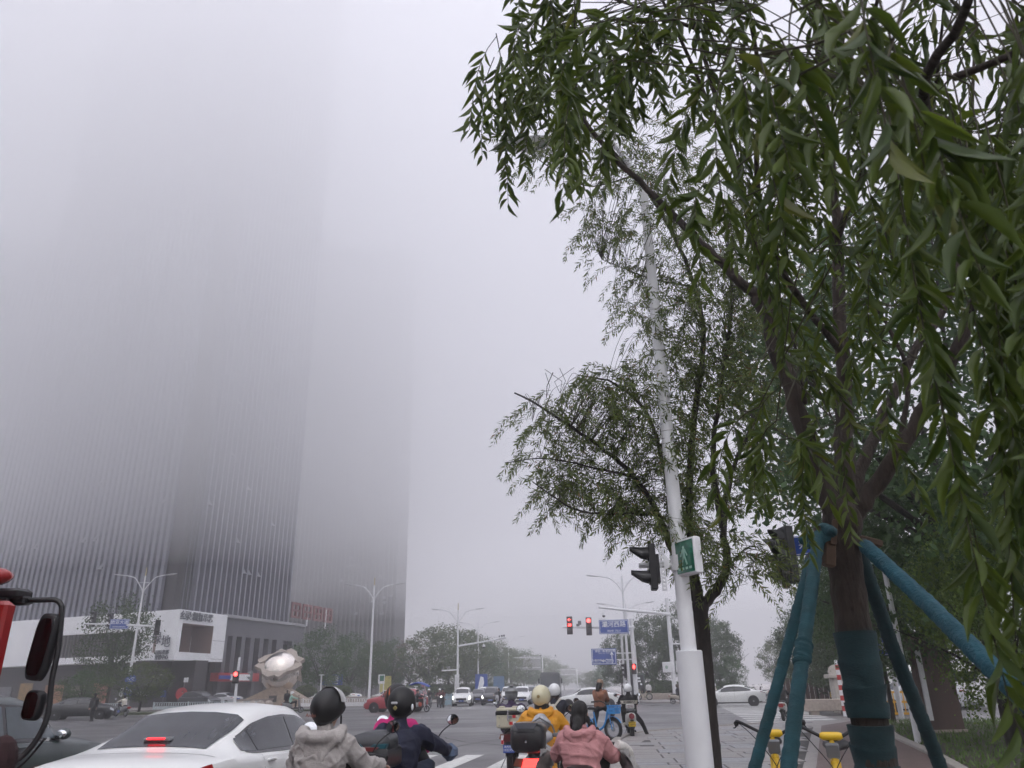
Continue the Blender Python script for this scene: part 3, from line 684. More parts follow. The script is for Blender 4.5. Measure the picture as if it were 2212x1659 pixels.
sb = signal('dark side-facing signal just left of the main mast', 3, onmast(1349, 1449, -.1), rad(-80), None, s=.95, col=BLACK)
P2 = pole_at(1352, 1517, 77.5); t = thing('signal_post', 'slim dark and white post beside the main signal mast', 'post', P2); MB().tube([(0, 0, 0), (0, 0, z_at(1348, 1360, P2))], .11, 8).obj('pole', WHITE_OLD, t)
# blue direction board beyond
P3 = pole_at(1305, 1440, 88); a, b = at(1279, 1440, P3.y), at(1333, 1440, P3.y); zt, zbm = at(1306, 1401, P3.y).z, at(1306, 1436, P3.y).z
w, hh = (b.x - a.x), zt - zbm; cxx = (a.x + b.x) / 2
db = plate('direction_board', 'large blue direction board with white arrows right of the road', 'road sign', (cxx, P3.y, (zt + zbm) / 2), w, hh, 0, [('欧亚一路 欧亚四路', hh * .155, w * .06, hh * .34), ('OUYA 1 LU  OUYA 4 LU', hh * .085, w * .06, hh * .215), ('兴泰四街', hh * .165, -w * .29, -hh * .24), ('XINGTAI 4 JIE', hh * .08, -w * .29, -hh * .38), ('兴泰南路', hh * .10, w * .23, -hh * .26)], t_=.08)
A = MB(); y = -.055
A.box((w * .32, y, hh * .02), (.09, .01, hh * .36)); A.box((w * .30, y, hh * .19), (.09, .01, .36), Euler((0, rad(35), 0))); A.box((w * .34, y, hh * .19), (.09, .01, .36), Euler((0, rad(-35), 0)))
A.box((w * .32, y, -hh * .40), (.09, .01, hh * .1))
A.box((w * .23, y, -hh * .18), (w * .26, .01, .05)); A.box((w * .23, y, -hh * .34), (w * .26, .01, .05)); A.box((w * .36, y, -hh * .26), (.05, .01, hh * .16))
A.box((w * .06, y, -hh * .215), (.05, .01, .42), Euler((0, rad(52), 0))); A.box((w * .06, y, -hh * .305), (.05, .01, .42), Euler((0, rad(-52), 0)))
A.box((-w * .015, y, -hh * .26), (w * .1, .01, .09)); A.box((-w * .055, y, -hh * .235), (.3, .01, .08), Euler((0, rad(-40), 0))); A.box((-w * .055, y, -hh * .285), (.3, .01, .08), Euler((0, rad(40), 0))); A.obj('arrows', SIGN_W, db)
t = thing('sign_post', 'white post and bars that hold the blue direction board', 'post', (b.x + 2.0, P3.y + .3, 0)); MB().tube([(0, 0, 0), (0, 0, zt + .3)], .16, 8).obj('pole', WHITE_OLD, t)
for zz in (zt - .5, zbm + .5): MB().tube([(-w * .9, -.2, zz), (0, 0, zz)], .07, 6).obj('rail', WHITE_OLD, t)
# camera mast on the far right corner
P = pole_at(1460, 1515, 80); zt = z_at(1441, 1292, P); cm = thing('camera_mast', 'white camera mast with a long arm and two white boxes on the far right corner', 'camera mast', P)
MB().tube([(0, 0, 0), (0, 0, zt * .5), (0, 0, zt)], [.24, .2, .17], 12).obj('pole', WHITE, cm, True)
za = z_at(1447, 1327, P); e_ = at(1293, 1312, P.y - 4) - P; MB().tube([(.2, 0, za), e_], [.16, .1], 10).obj('mast_arm', WHITE, cm, True)
dome_camera('dome camera hanging from the white camera mast arm', at(1304, 1328, P.y - 3.7), 1.2)
zz = z_at(1453, 1391, P); MB().tube([(0, 0, zz), (3.4, 0, zz)], .07, 8).obj('side_arm', WHITE, cm); bullet_cameras(cm, [(1.2, 0, zz), (1.6, 0, zz), (2.4, 0, zz)], 1.2)
zz = z_at(1457, 1441, P); MB().box((-.55, -.1, zz), (.85, .5, .95), None, .03).obj('control_box', WHITE, cm); MB().box((.55, -.1, zz + .05), (.5, .5, 1.05), None, .03).obj('control_box', WHITE, cm); MB().ell((-.62, -.36, zz), (.14, .02, .16), 10, 6).obj('badge', M('pale_green', (.3, .42, .36), .5), cm)

# the big white lamp post close by, in a thick sleeve, with the green sign box and a signal seen from the side
PW = pole_at(1511, 1640, 10.6); pw_top = z_at(1394, 380, PW)
wp = thing('street_lamp', 'thick white lamp post in a wide lower sleeve beside the near willow', 'street lamp', PW)
zs = z_at(1500, 1407, PW)
MB().lathe([(.168, 0), (.168, zs), (.155, zs + .012), (.09, zs + .014)], 28).obj('sleeve', M('sleeve_white', (.66, .67, .69), .42, var=.06, vs=1.5, bump=.03, bs=6), wp, 40)
lean = Vector((0, 0, 0))
MB().tube([(0, 0, zs - .05), (0, 0, (zs + pw_top) / 2), (0, 0, pw_top)], [.104, .085, .062], 20).obj('pole', WHITE, wp, True)
hd = at(1215, 292, PW.y - .3) - PW; c = curve_pts([(0, 0, pw_top - .3), (-.25, -.05, pw_top + .35), (hd.x * .5, -.1, hd.z + .1), (hd.x, -.2, hd.z)], 5)
MB().tube(c, [.05] * len(c), 8).obj('arm', WHITE, wp, True); hb = MB(); lamp_head(hb, c[-1], (-1, 0, -.03), .9); hb.obj('lantern', WHITE_OLD, wp, True)
mb = MB()
for pts in ([(.02, -.169, .55), (.05, -.163, .35), (.08, -.15, .22)], [(-.06, -.158, .12), (-.05, -.161, .02)]): mb.tube([Vector(p) for p in pts], .004, 5)
mb.obj('scratch', GREY, wp)
zc_ = z_at(1466, 1217, PW)
MB().lathe([(.09, -.10), (.125, -.10), (.125, .10), (.09, .10)], 20, (0, 0, zc_)).obj('clamp', WHITE_OLD, wp)
MB().tube([(0, 0, zc_ - .02), (-.55, -.05, zc_ - .02)], .035, 8).obj('bracket', WHITE, wp)
gs = thing('sign_box', 'green pedestrian sign box with white frame clamped to the white post', 'sign', at(1487, 1203, PW.y - .22), rad(-62))
MB().box((0, 0, 0), (.46, .11, .47), None, .015).obj('frame', WHITE, gs)
MB().box((0, -.058, 0), (.40, .012, .41)).obj('face', M('green_sign', (.012, .13, .075), .15, var=.2, vs=5, coat=.5), gs)
A = MB(); y = -.069
A.ell((0, y, .12), (.022, .006, .022), 8, 6); A.box((0, y, .05), (.05, .006, .1)); A.box((-.035, y, -.05), (.025, .006, .12), Euler((0, rad(22), 0))); A.box((.035, y, -.05), (.025, .006, .12), Euler((0, rad(-22), 0))); A.box((-.05, y, .05), (.02, .006, .1), Euler((0, rad(30), 0))); A.box((.05, y, .05), (.02, .006, .1), Euler((0, rad(-30), 0)))
for k in range(4): A.box((-.13 + .085 * k, y, -.15), (.05, .006, .03))
A.obj('pictogram', M('pale_green_mark', (.30, .50, .42), .4), gs)
# signal seen from its side: deep black visors pointing left
qv = at(1408, 1225, PW.y - .25)
sv = thing('traffic_light', 'large black signal seen side-on, its two deep visors pointing left', 'traffic light', qv)
MB().box((0.02, 0, 0), (.14, .36, .98), None, .02).obj('housing', BLACK, sv); MB().box((.12, 0, -.05), (.07, .3, .62), None, .015).obj('housing_back', BLACK, sv)
for z in (.27, -.24):
    ringo = []; n_ = 11
    for x, dz in ((-.04, 0), (-.22, .0), (-.44, .02)):
        ring = []
        for k in range(n_):
            a = math.pi * (-.22 + 1.44 * k / (n_ - 1)); lo_ = max(0, -(math.sin(a) - .9))      # open underneath towards the tip
            cut = max(0, (-x - .06)) * .62; zz_ = .17 * math.sin(a)
            zz_ = max(zz_, -.17 + cut * 1.15)
            ring.append((x, .165 * math.cos(a), z + zz_ + dz))
        ringo.append(ring)
    inn = [[(p[0], p[1] * .92, z + (p[2] - z) * .92) for p in r] for r in ringo]
    v = MB(); v.rings([ringo[0], ringo[1], ringo[2], inn[2], inn[1], inn[0]], cap=False, close=False); v.obj('visor', BLACK, sv, 40)
    MB().lathe([(.15, 0), (.14, -.03), (.01, -.05)], 16, (-.05, 0, z), 'X').obj('lens', M('unlit_lens', (.03, .025, .025), .3), sv, True)
sv.scale = (.62, .62, .60)
rp = thing('mounting_rail', 'white slotted mounting rail beside the side-on black signal', 'bracket', at(1432, 1226, PW.y - .15)); rp.scale = (.7, .7, .60)
mb = MB(); mb.box((-.035, 0, 0), (.02, .05, 1.0)); mb.box((.035, 0, 0), (.02, .05, 1.0))
for k in range(12): mb.box((0, 0, -.48 + k * .0873), (.05, .05, .035))
mb.obj('rail', WHITE, rp); MB().prism([(.03, -.05), (.12, .0), (.12, .18), (.03, .3)], -.02, .02, 'Y').obj('gusset', WHITE, rp)
# signals on the arm at right, behind the first prop
q1 = at(1697, 1198, 17.0); sr = signal('black signal seen side-on high between the willow and the blue prop', 3, q1, rad(-75), None, s=.9, col=BLACK)
q2 = at(1684, 1213, 17.3); signal('second black signal, half hidden by willow leaves', 3, q2, rad(-100), None, s=.85, col=BLACK)
PG = pole_at(1868, 1560, 19); t = thing('signal_mast', 'grey arm and post carrying the signals behind the propped tree', 'signal mast', PG)
e1 = at(1700, 1200, 17.15) - PG; MB().tube([(0, 0, e1.z + .9), e1], [.08, .05], 8).obj('mast_arm', WHITE_OLD, t); MB().tube([(0, 0, 0), (0, 0, e1.z + 1.1)], .1, 8).obj('pole', WHITE_OLD, t)
plate('street_name_sign', 'small blue street sign on the arm beside the blue prop top', 'street sign', at(1746, 1176, 17.0), .75, .42, rad(-40), [('兴泰', .2, 0, 0)])
# lamp with a flat disc head over the grass bed, camera and blue plate nearby
P = gp(1984, 1606, .13); hgt = z_at(1921, 1212, P); t = thing('park_lamp', 'pale flat-headed lamp post standing in the grass bed', 'street lamp', (P.x, P.y, .1))
MB().tube([(0, 0, 0), (0, 0, hgt - .12)], [.075, .06], 12).obj('pole', WHITE_OLD, t, True); MB().lathe([(.01, 0), (.24, 0), (.25, .03), (.22, .05), (.01, .06)], 20, (-.16, 0, hgt - .12)).obj('lamp_disc', WHITE_OLD, t, 40)
P = gp(1950, 1560); t = thing('signal_post', 'pale leaning-looking post behind the flat-headed lamp', 'post', P); MB().tube([(0, 0, 0), (0, 0, z_at(1905, 1300, P))], [.1, .09], 10).obj('pole', WHITE_OLD, t, True)
dome_camera('dome camera between the trunk and the dark prop', at(1897, 1347, P.y - .2) , .8)
plate('street_name_sign', 'blue street plate just right of the wrapped trunk', 'street sign', at(1881, 1398, 25), 1.15, .48, 0, [('兴泰路', .26, .1, 0)])

# ------------------------------------------------------------------ far left furniture: rail, sculpture, planters
FENM = M('pale_fence', (.55, .62, .64), .5, var=.1)
def fence(label, a, b, n, m=FENM, h=.75, base=None):
    a = Vector(a); b = Vector(b); d = b - a; L = d.length; t = thing('railing', label, 'railing', (a.x, a.y, 0), math.atan2(d.y, d.x), 'low white railings')
    for zz in (h, h * .55, .12): MB().box((L / 2, 0, zz), (L, .05, .05)).obj('rail', m, t)
    pk = MB().box((0, 0, h * .33), (.05, .03, h * .45)).mesh('picket', m); pt_ = MB().box((0, 0, h * .55), (.1, .1, h * 1.1), None, .01).mesh('post', m); hp = MB().box((0, 0, h * .78), (.09, .03, h * .3)).mesh('picket', m)
    k = 0; st = max(.16, L / n)
    for i in range(n): link('picket', hp, t, (L * (i + .5) / n, 0, 0))
    np_ = max(2, int(L / 3.0))
    for i in range(np_ + 1): link('post', pt_, t, (L * i / np_, 0, 0))
    MB().box((L / 2, 0, h * .3), (L, .03, h * .42)).obj('lower_panel', base or m, t)
    return t
fence('pale low railing between the left lamp and the podium', gp(330, 1536), gp(560, 1533), 44); fence('pale low railing left of the lamp behind the dark car', gp(170, 1538), gp(262, 1537), 22)
fence('white low railing behind the mint-jacket rider', gp(585, 1530), gp(795, 1527), 40, M('white_fence', (.66, .66, .67), .5), .8)
for x0, x1, lab in ((905, 930, 'pale blue railing panel behind the headlight scooters'), (955, 975, 'pale blue railing panel beside the white hatchback')):
    fence(lab, pole_at(x0, 1515, 80), pole_at(x1, 1515, 80), 8, M('blue_fence', (.34, .47, .55), .5), 1.0)
STONE = M('sculpture_stone', (.33, .26, .20), .75, var=.22, vs=3, bump=.3, bs=18)
GRAN = M('granite', (.36, .31, .27), .7, var=.2, vs=8, bump=.2, bs=40)
Q = pole_at(601, 1512, 88); sc = thing('stone_sculpture', 'stone sculpture of a split cube around a shiny steel ball on a pedestal', 'sculpture', Q, .12)
zc_, rr = z_at(603, 1452, Q), 2.0
# pedestal
pd_ = MB(); pd_.prism([(-3.6, 0), (3.2, 0), (3.0, .75), (1.15, 1.75), (.6, 2.0), (-.5, 2.0), (-1.1, 1.75), (-3.4, .75)], -1.3, 1.3, 'Y'); pd_.obj('pedestal', STONE, sc); MB().box((-.2, -1.34, .9), (.8, .06, .6)).obj('plaque', DARKP, sc)
MB().ell((0, 0, zc_), rr, 32, 20).obj('steel_ball', M('mirror_steel', (.78, .72, .66), .10, 1.0, var=.05), sc, True)
# upper half of a cube standing on one corner: a tilted diamond top and two jagged sides, the ball bulging through
nn = Vector((0, -math.sin(rad(36)), math.cos(rad(36)))); uu = Vector((1, 0, 0)); vv = nn.cross(uu); hd_ = 2.12; cc_ = Vector((0, 0, zc_)) + nn * 1.18
def plate3(o, e1, e2, nrm, poly, th, name):
    mb = MB(); n = len(poly); out = [o + e1 * a + e2 * b + nrm * h for h in (0, -th) for a, b in poly]; mb.add(out, [tuple(range(n)), tuple(range(2 * n - 1, n - 1, -1))] + [(i, n + i, n + (i + 1) % n, (i + 1) % n) for i in range(n)]); mb.obj(name, GRAN, sc)
Lc, Rc, Tc, Bc = cc_ - uu * hd_, cc_ + uu * hd_, cc_ + vv * hd_, cc_ - vv * hd_
# four leaves of the diamond around the ragged opening
for A_, B2_, m_ in ((Lc, Tc, .30), (Tc, Rc, .34), (Rc, Bc, .30), (Bc, Lc, .34)):
    e1 = (B2_ - A_).normalized(); Ln = (B2_ - A_).length; e2 = nn.cross(e1).normalized()
    plate3(A_, e1, e2, nn, [(0, 0), (Ln * .48, 0), (Ln * .55, .0), (Ln * .62, 0), (Ln, 0), (Ln * .95, .62), (Ln * .62, .40), (Ln * .36, .72), (Ln * .05, .62)], .34, 'cube_face')
for A_, B2_, sg in ((Lc, Bc, 1), (Bc, Rc, -1)):
    e1 = (B2_ - A_).normalized(); Ln = (B2_ - A_).length; nr_ = e1.cross(-nn).normalized(); nr_ = nr_ if nr_.y < 0 else -nr_
    pl_ = [(0, 0), (Ln, 0), (Ln, .75), (Ln * .72, .95), (Ln * .66, 1.25), (Ln * .35, 1.75), (Ln * .28, 1.6), (0, 2.4)]
    if sg < 0: pl_ = [(Ln - a, b) for a, b in pl_]
    plate3(A_, e1, -nn, nr_, pl_, .34, 'cube_face')
for A_, sx in ((Lc, -1), (Rc, 1)):
    e1 = (Tc - A_).normalized(); Ln = (Tc - A_).length; nr_ = (Vector((sx, 1, 0))).normalized(); plate3(A_, e1, -nn, nr_, [(0, 0), (Ln, 0), (Ln, 1.2), (Ln * .5, 1.5), (0, 1.9)], .3, 'cube_face')
# plinth wall, stone balls, round shrubs
PLW = M('planter_stone', (.34, .29, .26), .7, var=.15, vs=1.5, bump=.15)
wa, wb = pole_at(505, 1515, 86), pole_at(868, 1507, 92); d = wb - wa
t = thing('planter_wall', 'low pink-grey stone wall around the sculpture plaza', 'wall', (wa.x, wa.y, 0), math.atan2(d.y, d.x))
nb = 12
for i in range(nb): MB().box((d.length * (i + .5) / nb, 0, .42), (d.length / nb - .03, .5, .84), None, .02).obj('block', PLW, t); MB().box((d.length * (i + .5) / nb, 0, .88), (d.length / nb - .02, .62, .09), None, .015).obj('coping', PLW, t)
bm_ = MB(); bm_.ell((0, 0, .48), .36, 18, 12); bme = bm_.mesh('ball', GRAN, True); bb = MB().lathe([(.01, 0), (.24, 0), (.2, .12), (.01, .12)], 12).mesh('foot', GRAN)
for i, x in enumerate((520, 545, 562, 580, 857, 868, 881, 893)):
    p = pole_at(x, 1525, 76 if x > 800 else 79); t = thing('stone_ball', ['stone ball bollard furthest left before the plaza wall', 'second stone ball bollard from the left', 'third stone ball bollard from the left', 'stone ball bollard left of the white railing', 'stone ball bollard right of the grey jacket helmet', 'stone ball bollard second right of the grey jacket helmet', 'stone ball bollard behind the red car bonnet', 'stone ball bollard behind the red car door'][i], 'bollard', p, 0, 'stone ball bollards'); link('ball', bme, t); link('foot', bb, t)
# bollard lamp posts and small signs on the plaza
for x, yt, yb, dist, lab in ((691, 1459, 1510, 84, 'thin white plaza lamp left of the blue shop sign'), (865, 1480, 1512, 100, 'thin grey plaza lamp above the red car'), (897, 1484, 1512, 105, 'thin blue-grey post beside the blue umbrella')):
    P = pole_at(x, yb, dist); t = thing('plaza_lamp', lab, 'street lamp', P, 0, 'thin plaza lamps'); hh = z_at(x + 2, yt, P); MB().tube([(0, 0, 0), (0, 0, hh)], .08, 8).obj('pole', WHITE_OLD, t); MB().lathe([(.01, 0), (.28, 0), (.28, .08), (.01, .1)], 14, (0, 0, hh)).obj('lamp_disc', WHITE_OLD, t)
P = pole_at(715, 1500, 110); t = plate('shop_sign', 'blue shop sign with white tower outlines behind the shrubs', 'sign', (P.x, P.y, (z_at(715, 1462, P) + z_at(715, 1475, P)) / 2), 2.9, 1.3, 0, [('ᴍᴍm', .1, 5e-3, -.5)][:0], False)
A = MB()
for i, hh in enumerate((.3, .45, .6, .5, .7, .62, .74, .66)): A.box((-.75 + i * .22, -.035, -.2 + hh / 2), (.15, .02, hh))
A.box((.6, -.035, -.45), (.5, .02, .14)); A.obj('skyline_mark', SIGN_W, t)
P = pole_at(823, 1500, 95); t = thing('green_sign', 'small green and white sign on a thin post by the second lamp', 'sign', P); MB().tube([(.25, 0, 0), (.25, 0, z_at(823, 1465, P))], .06, 8).obj('pole', WHITE_OLD, t); zz = z_at(823, 1467, P); MB().box((0, -.05, zz), (.75, .08, 1.0)).obj('panel', WHITE, t); MB().box((.05, -.1, zz + .08), (.5, .02, .6)).obj('face', M('green_sign', (.012, .13, .075), .15), t)
P = pole_at(832, 1500, 115); t = thing('yellow_banner', 'pale yellow banner among the trees right of the second lamp', 'banner', P); zz = z_at(832, 1482, P); MB().box((0, 0, zz), (1.6, .06, 2.6)).obj('cloth', M('yellow_cloth', (.45, .40, .10), .7, var=.25), t); MB().tube([(-.85, 0, 0), (-.85, 0, zz + 1.4)], .05, 6).obj('pole', WHITE_OLD, t)
for x, y, dist, lab, m in ((1040, 1478, 112, 'blue poster board with a pale figure behind the queue of cars', SIGN_B), (1018 + 60, 1480, 128, 'pale blue roadside box among the trunks', M('pale_blue', (.10, .2, .36), .5))):
    P = pole_at(x, 1512, dist); zz = z_at(x, y, P); t = thing('poster_board', lab, 'sign', P); MB().box((0, 0, zz), (1.7, .12, 2.6)).obj('panel', m, t); MB().box((-.7, 0, zz / 2), (.08, .08, zz)).obj('leg', WHITE_OLD, t); MB().box((.7, 0, zz / 2), (.08, .08, zz)).obj('leg', WHITE_OLD, t)
    if x < 1050: MB().prism([(-.5, -.6), (.1, -.8), (.4, .2), (.3, .9), (-.1, 1.0), (-.3, .3)], -.08, -.065, 'Y').obj('print', SIGN_W, t, loc=(0, 0, zz))
for x, y, dist, w_, lab in ((423 - 33, 1500, 92, .9, 'round red sign on a short post before the dark shop front'),):
    P = pole_at(x, y + 15, dist); t = thing('round_sign', lab, 'road sign', P); zz = z_at(x, y - 1, P); MB().lathe([(.01, -.03), (.62, -.03), (.62, .03), (.01, .03)], 20, (0, 0, zz), 'Y').obj('disc', M('red_disc', (.42, .03, .045), .5), t); MB().tube([(.1, .1, 0), (.1, .1, zz + 1.6)], .04, 6).obj('pole', GREY, t); MB().box((.3, 0, zz + 1.35), (.4, .2, .45)).obj('spot_lamp', WHITE, t)
for x, y, w_, h_, m, lab in ((307, 1499, 1.5, .55, WHITE_OLD, 'small pale notice on the dark podium wall'), (353, 1499, .55, .65, SIGN_B, 'small blue notice on the dark podium wall'), (262, 1496, .4, .9, WHITE_OLD, 'narrow white notice beside the left lamp')):
    p = at(x, y, c0.y - 5.5); t = thing('notice', lab, 'sign', (p.x, p.y, 0)); MB().box((0, 0, p.z), (w_, .06, h_)).obj('panel', m, t); MB().tube([(0, .08, 0), (0, .08, p.z)], .04, 6).obj('post', GREY, t)
# pedestrian signal post in front of the podium
P = pole_at(505, 1535, 62); t = thing('signal_post', 'white post with a pedestrian signal before the red fascia', 'post', P); hh = z_at(514, 1420, P); MB().tube([(0, 0, 0), (0, 0, hh)], [.11, .09], 10).obj('pole', WHITE, t, True)
pz = z_at(508, 1458, P); s_ = signal('pedestrian signal with lit red lamp on the post before the red fascia', 2, P + Vector((-.05, -.2, pz - .15)), 0, 0, s=.95, col=BLACK, vis=False); s2_ = signal('dark side signal on the post before the red fascia', 2, P + Vector((.95, .1, pz - .1)), rad(-70), None, s=.8, col=GREY)

# far right corner: wall, barriers, boom gate, low bench
P = pole_at(1768, 1496, 60); t = thing('hoarding', 'dark reddish-brown board wall behind the blue props', 'wall', P, -.06); a, b = at(1690, 1496, P.y), at(1850, 1496, P.y)
hw = z_at(1768, 1463, P); nb = 16; W_ = b.x - a.x
for i in range(nb): MB().box((a.x - P.x + W_ * (i + .5) / nb, random.uniform(-.01, .01), hw / 2), (W_ / nb - .03, .1, hw), None, .01).obj('plank', M('brown_board', (.075, .036, .03), .6, var=.2, vs=2), t)
P = pole_at(1823, 1529, 42); t = thing('boom_post', 'red and white striped post beside the yellow share bike', 'post', P); hh = z_at(1810, 1425, P); n = 11
for i in range(n): MB().box((0, 0, hh * (i + .5) / n), (.16, .1, hh / n - .004)).obj('band', (M('boom_red', (.45, .03, .03), .45) if i % 2 else WHITE), t)
P = pole_at(1835, 1515, 46); t = thing('carved_gate_pier', 'pale carved stone pier with scroll top behind the striped post', 'gate pier', P); hh = z_at(1830, 1435, P); MB().box((0, 0, hh * .36), (1.5, .9, hh * .72), None, .04).obj('block', M('pale_stone', (.45, .42, .38), .7, var=.15), t); MB().box((0, 0, hh * .76), (1.9, 1.1, .2), None, .03).obj('coping', M('pale_stone'), t)
for dx, dz, r_ in ((-.5, .85, .35), (.1, .9, .42), (.55, .84, .3), (-.15, .98, .25)): MB().lathe([(r_ * .5, -.12), (r_, -.12), (r_, .12), (r_ * .5, .12)], 12, (dx, -.1, hh * dz), 'Y').obj('scroll', M('pale_stone'), t)
YEL = M('yellow_paint', (.62, .33, .02), .45, var=.1)
for i, (xa, xb, dist, lab) in enumerate(((1888, 1975, 40, 'yellow crowd barrier in front of the silver van'), (1978, 2010, 40, 'yellow barrier panel right of the pale posts'))):
    a, b = pole_at(xa, 1515, dist), pole_at(xb, 1515, dist); d = b - a; t = thing('crowd_barrier', lab, 'barrier', (a.x, a.y, 0), math.atan2(d.y, d.x), 'yellow barriers'); L = d.length; hh = 1.05
    for zz in (.18, hh): MB().box((L / 2, 0, zz), (L, .06, .09)).obj('rail', YEL, t)
    MB().box((L / 2, 0, hh * .62), (L, .03, .09)).obj('rail', YEL, t)
    n = max(3, int(L / .2))
    bar = MB().box((0, 0, hh * .58), (.045, .045, hh * .85)).mesh('bar', YEL)
    for k in range(n + 1): link('bar', bar, t, (L * k / n, 0, 0))
    for k in (0, 1): MB().box((L * k, 0, .6), (.12, .12, 1.25)).obj('post', YEL, t); MB().box((L * k, 0, .05), (.12, .7, .1)).obj('foot', YEL, t)
for x, y, w_, dist, lab in ((1418, 1510, 4.2, 84, 'long grey stone bench on the far right corner'), (1790, 1516, 2.6, 44, 'pale stone slab lying before the brown wall')):
    P = pole_at(x, y, dist); t = thing('stone_bench', lab, 'bench', P); MB().box((0, 0, .45), (w_, .7, .55), None, .03).obj('slab', GRAN, t); MB().box((-w_ * .3, 0, .1), (.4, .5, .2)).obj('foot', GRAN, t); MB().box((w_ * .3, 0, .1), (.4, .5, .2)).obj('foot', GRAN, t)
P = pole_at(1375 - 4, 1511, 86); t = thing('notice_board', 'dark green notice case among the bushes on the far corner', 'notice board', pole_at(1382 - 4, 1511, 86)); 
MB().box((0, 0, 1.5), (1.7, .2, 2.4), None, .03).obj('case', M('case_green', (.04, .06, .05), .4), t); MB().box((0, -.11, 1.55), (1.4, .02, 1.9)).obj('glass', GLASS_D, t)
for k in range(5): MB().box((random.uniform(-.4, .4), -.13, 1.0 + k * .3), (.3, .01, .18)).obj('paper', SIGN_W, t)
P = pole_at(2030, 1530, 27); t = thing('brown_sign_pillar', 'brown timber sign pillar standing right of the dark prop', 'sign', P, .2); MB().box((0, 0, 1.40), (1.15, .22, 2.7), None, .02).obj('board', M('brown_timber', (.08, .05, .04), .6, var=.2, vs=3, stretch=(1, 1, .1)), t); MB().box((-.42, -.14, 1.4), (.14, .06, 1.9)).obj('trim', WHITE_OLD, t); MB().box((0, 0, .1), (1.2, .4, .2)).obj('foot', GRAN, t)
# ------------------------------------------------------------------ people
SKIN = M('skin', (.40, .25, .19), .55, var=.06, vs=12, sss=.1)
HAIR = M('black_hair', (.008, .0065, .0065), .42, var=.3, vs=30, bump=.5, bs=120, stretch=(6, 6, .6))
HAIR2 = M('brown_hair', (.035, .018, .014), .45, var=.3, vs=30, bump=.5, bs=120, stretch=(6, 6, .6))
def cloth(name, rgb, rough=.75, var=.1, b=.25): return M(name, rgb, rough, var=var, vs=9, bump=b, bs=90)
def cap(mb, a, b, ra, rb, n=10):
    """capsule that tapers from a to b"""
    a, b = Vector(a), Vector(b); t = (b - a); L = max(t.length, 1e-4); t /= L
    pts = [a - t * ra * .95, a - t * ra * .6, a, b, b + t * rb * .6, b + t * rb * .95]; mb.tube(pts, [ra * .3, ra * .8, ra, rb, rb * .8, rb * .3], n)
def ik(a, b, l1, l2, pole):
    a, b, pole = Vector(a), Vector(b), Vector(pole); d = b - a; D = min(max(d.length, 1e-3), (l1 + l2) * .999); u = d.normalized()
    x = (l1 * l1 - l2 * l2 + D * D) / (2 * D); h_ = math.sqrt(max(0, l1 * l1 - x * x)); w = pole - u * pole.dot(u)
    w = w.normalized() if w.length > 1e-6 else u.orthogonal().normalized(); return a + u * x + w * h_, a + u * D
def torso(mb, hip, chest, neck, k=1.0, w=1.0):
    hip, chest, neck = Vector(hip), Vector(chest), Vector(neck); s = []
    up = (neck - hip).normalized(); side = Vector((1, 0, 0)); fr = up.cross(side).normalized()
    prof = ((-.10, .15, .11), (-.02, .178, .125), (.12, .165, .115), (.28, .17, .115), (.42, .195, .125), (.55, .205, .12), (.64, .17, .10), (.70, .10, .08), (.74, .065, .065))
    L = (neck - hip).length / .70
    rs = []
    for t, a, b in prof:
        c = hip.lerp(neck, max(-.3, t / .70)) if t <= .70 else neck + up * (t - .70)
        bend = math.sin(max(0, min(1, t / .7)) * math.pi) * .03
        c = c - fr * -bend * 0 + (chest - (hip + neck) / 2) * math.sin(max(0, min(1, t / .7)) * math.pi)
        rs.append([c + side * a * k * w * math.cos(q * .5236) + fr * b * k * math.sin(q * .5236) for q in range(12)])
    mb.rings(rs)
def hand(mb, wrist, d, nrm, curl=.9, s=1.0):
    """palm, four bent fingers of different length and a thumb off the side of the palm"""
    wrist, d, nrm = Vector(wrist), Vector(d).normalized(), Vector(nrm).normalized(); sd = d.cross(nrm).normalized()
    pc = wrist + d * .05 * s; mb.ell(pc, (.001, .001, .001), 6, 4)
    for o in (-.028, -.009, .010, .028): cap(mb, wrist + sd * o * .7 * s, wrist + d * .085 * s + sd * o * s, .014 * s, .0125 * s, 6)
    for o, L in ((-.030, .058), (-.010, .070), (.010, .074), (.030, .066)):
        p0 = wrist + d * .09 * s + sd * o * s; d1 = (d * math.cos(curl * .6) + nrm * math.sin(curl * .6)); p1 = p0 + d1 * L * .5 * s; d2 = (d * math.cos(curl * 1.6) + nrm * math.sin(curl * 1.6)); p2 = p1 + d2 * L * .55 * s
        cap(mb, p0, p1, .0105 * s, .0098 * s, 6); cap(mb, p1, p2, .0098 * s, .0085 * s, 6)
    t0 = wrist + d * .03 * s + sd * .03 * s; t1 = t0 + (d * .6 + sd * .5 + nrm * .4).normalized() * .045 * s; cap(mb, t0, t1, .0135 * s, .011 * s, 6); cap(mb, t1, t1 + (d * .8 + nrm * .5).normalized() * .03 * s, .011 * s, .009 * s, 6)
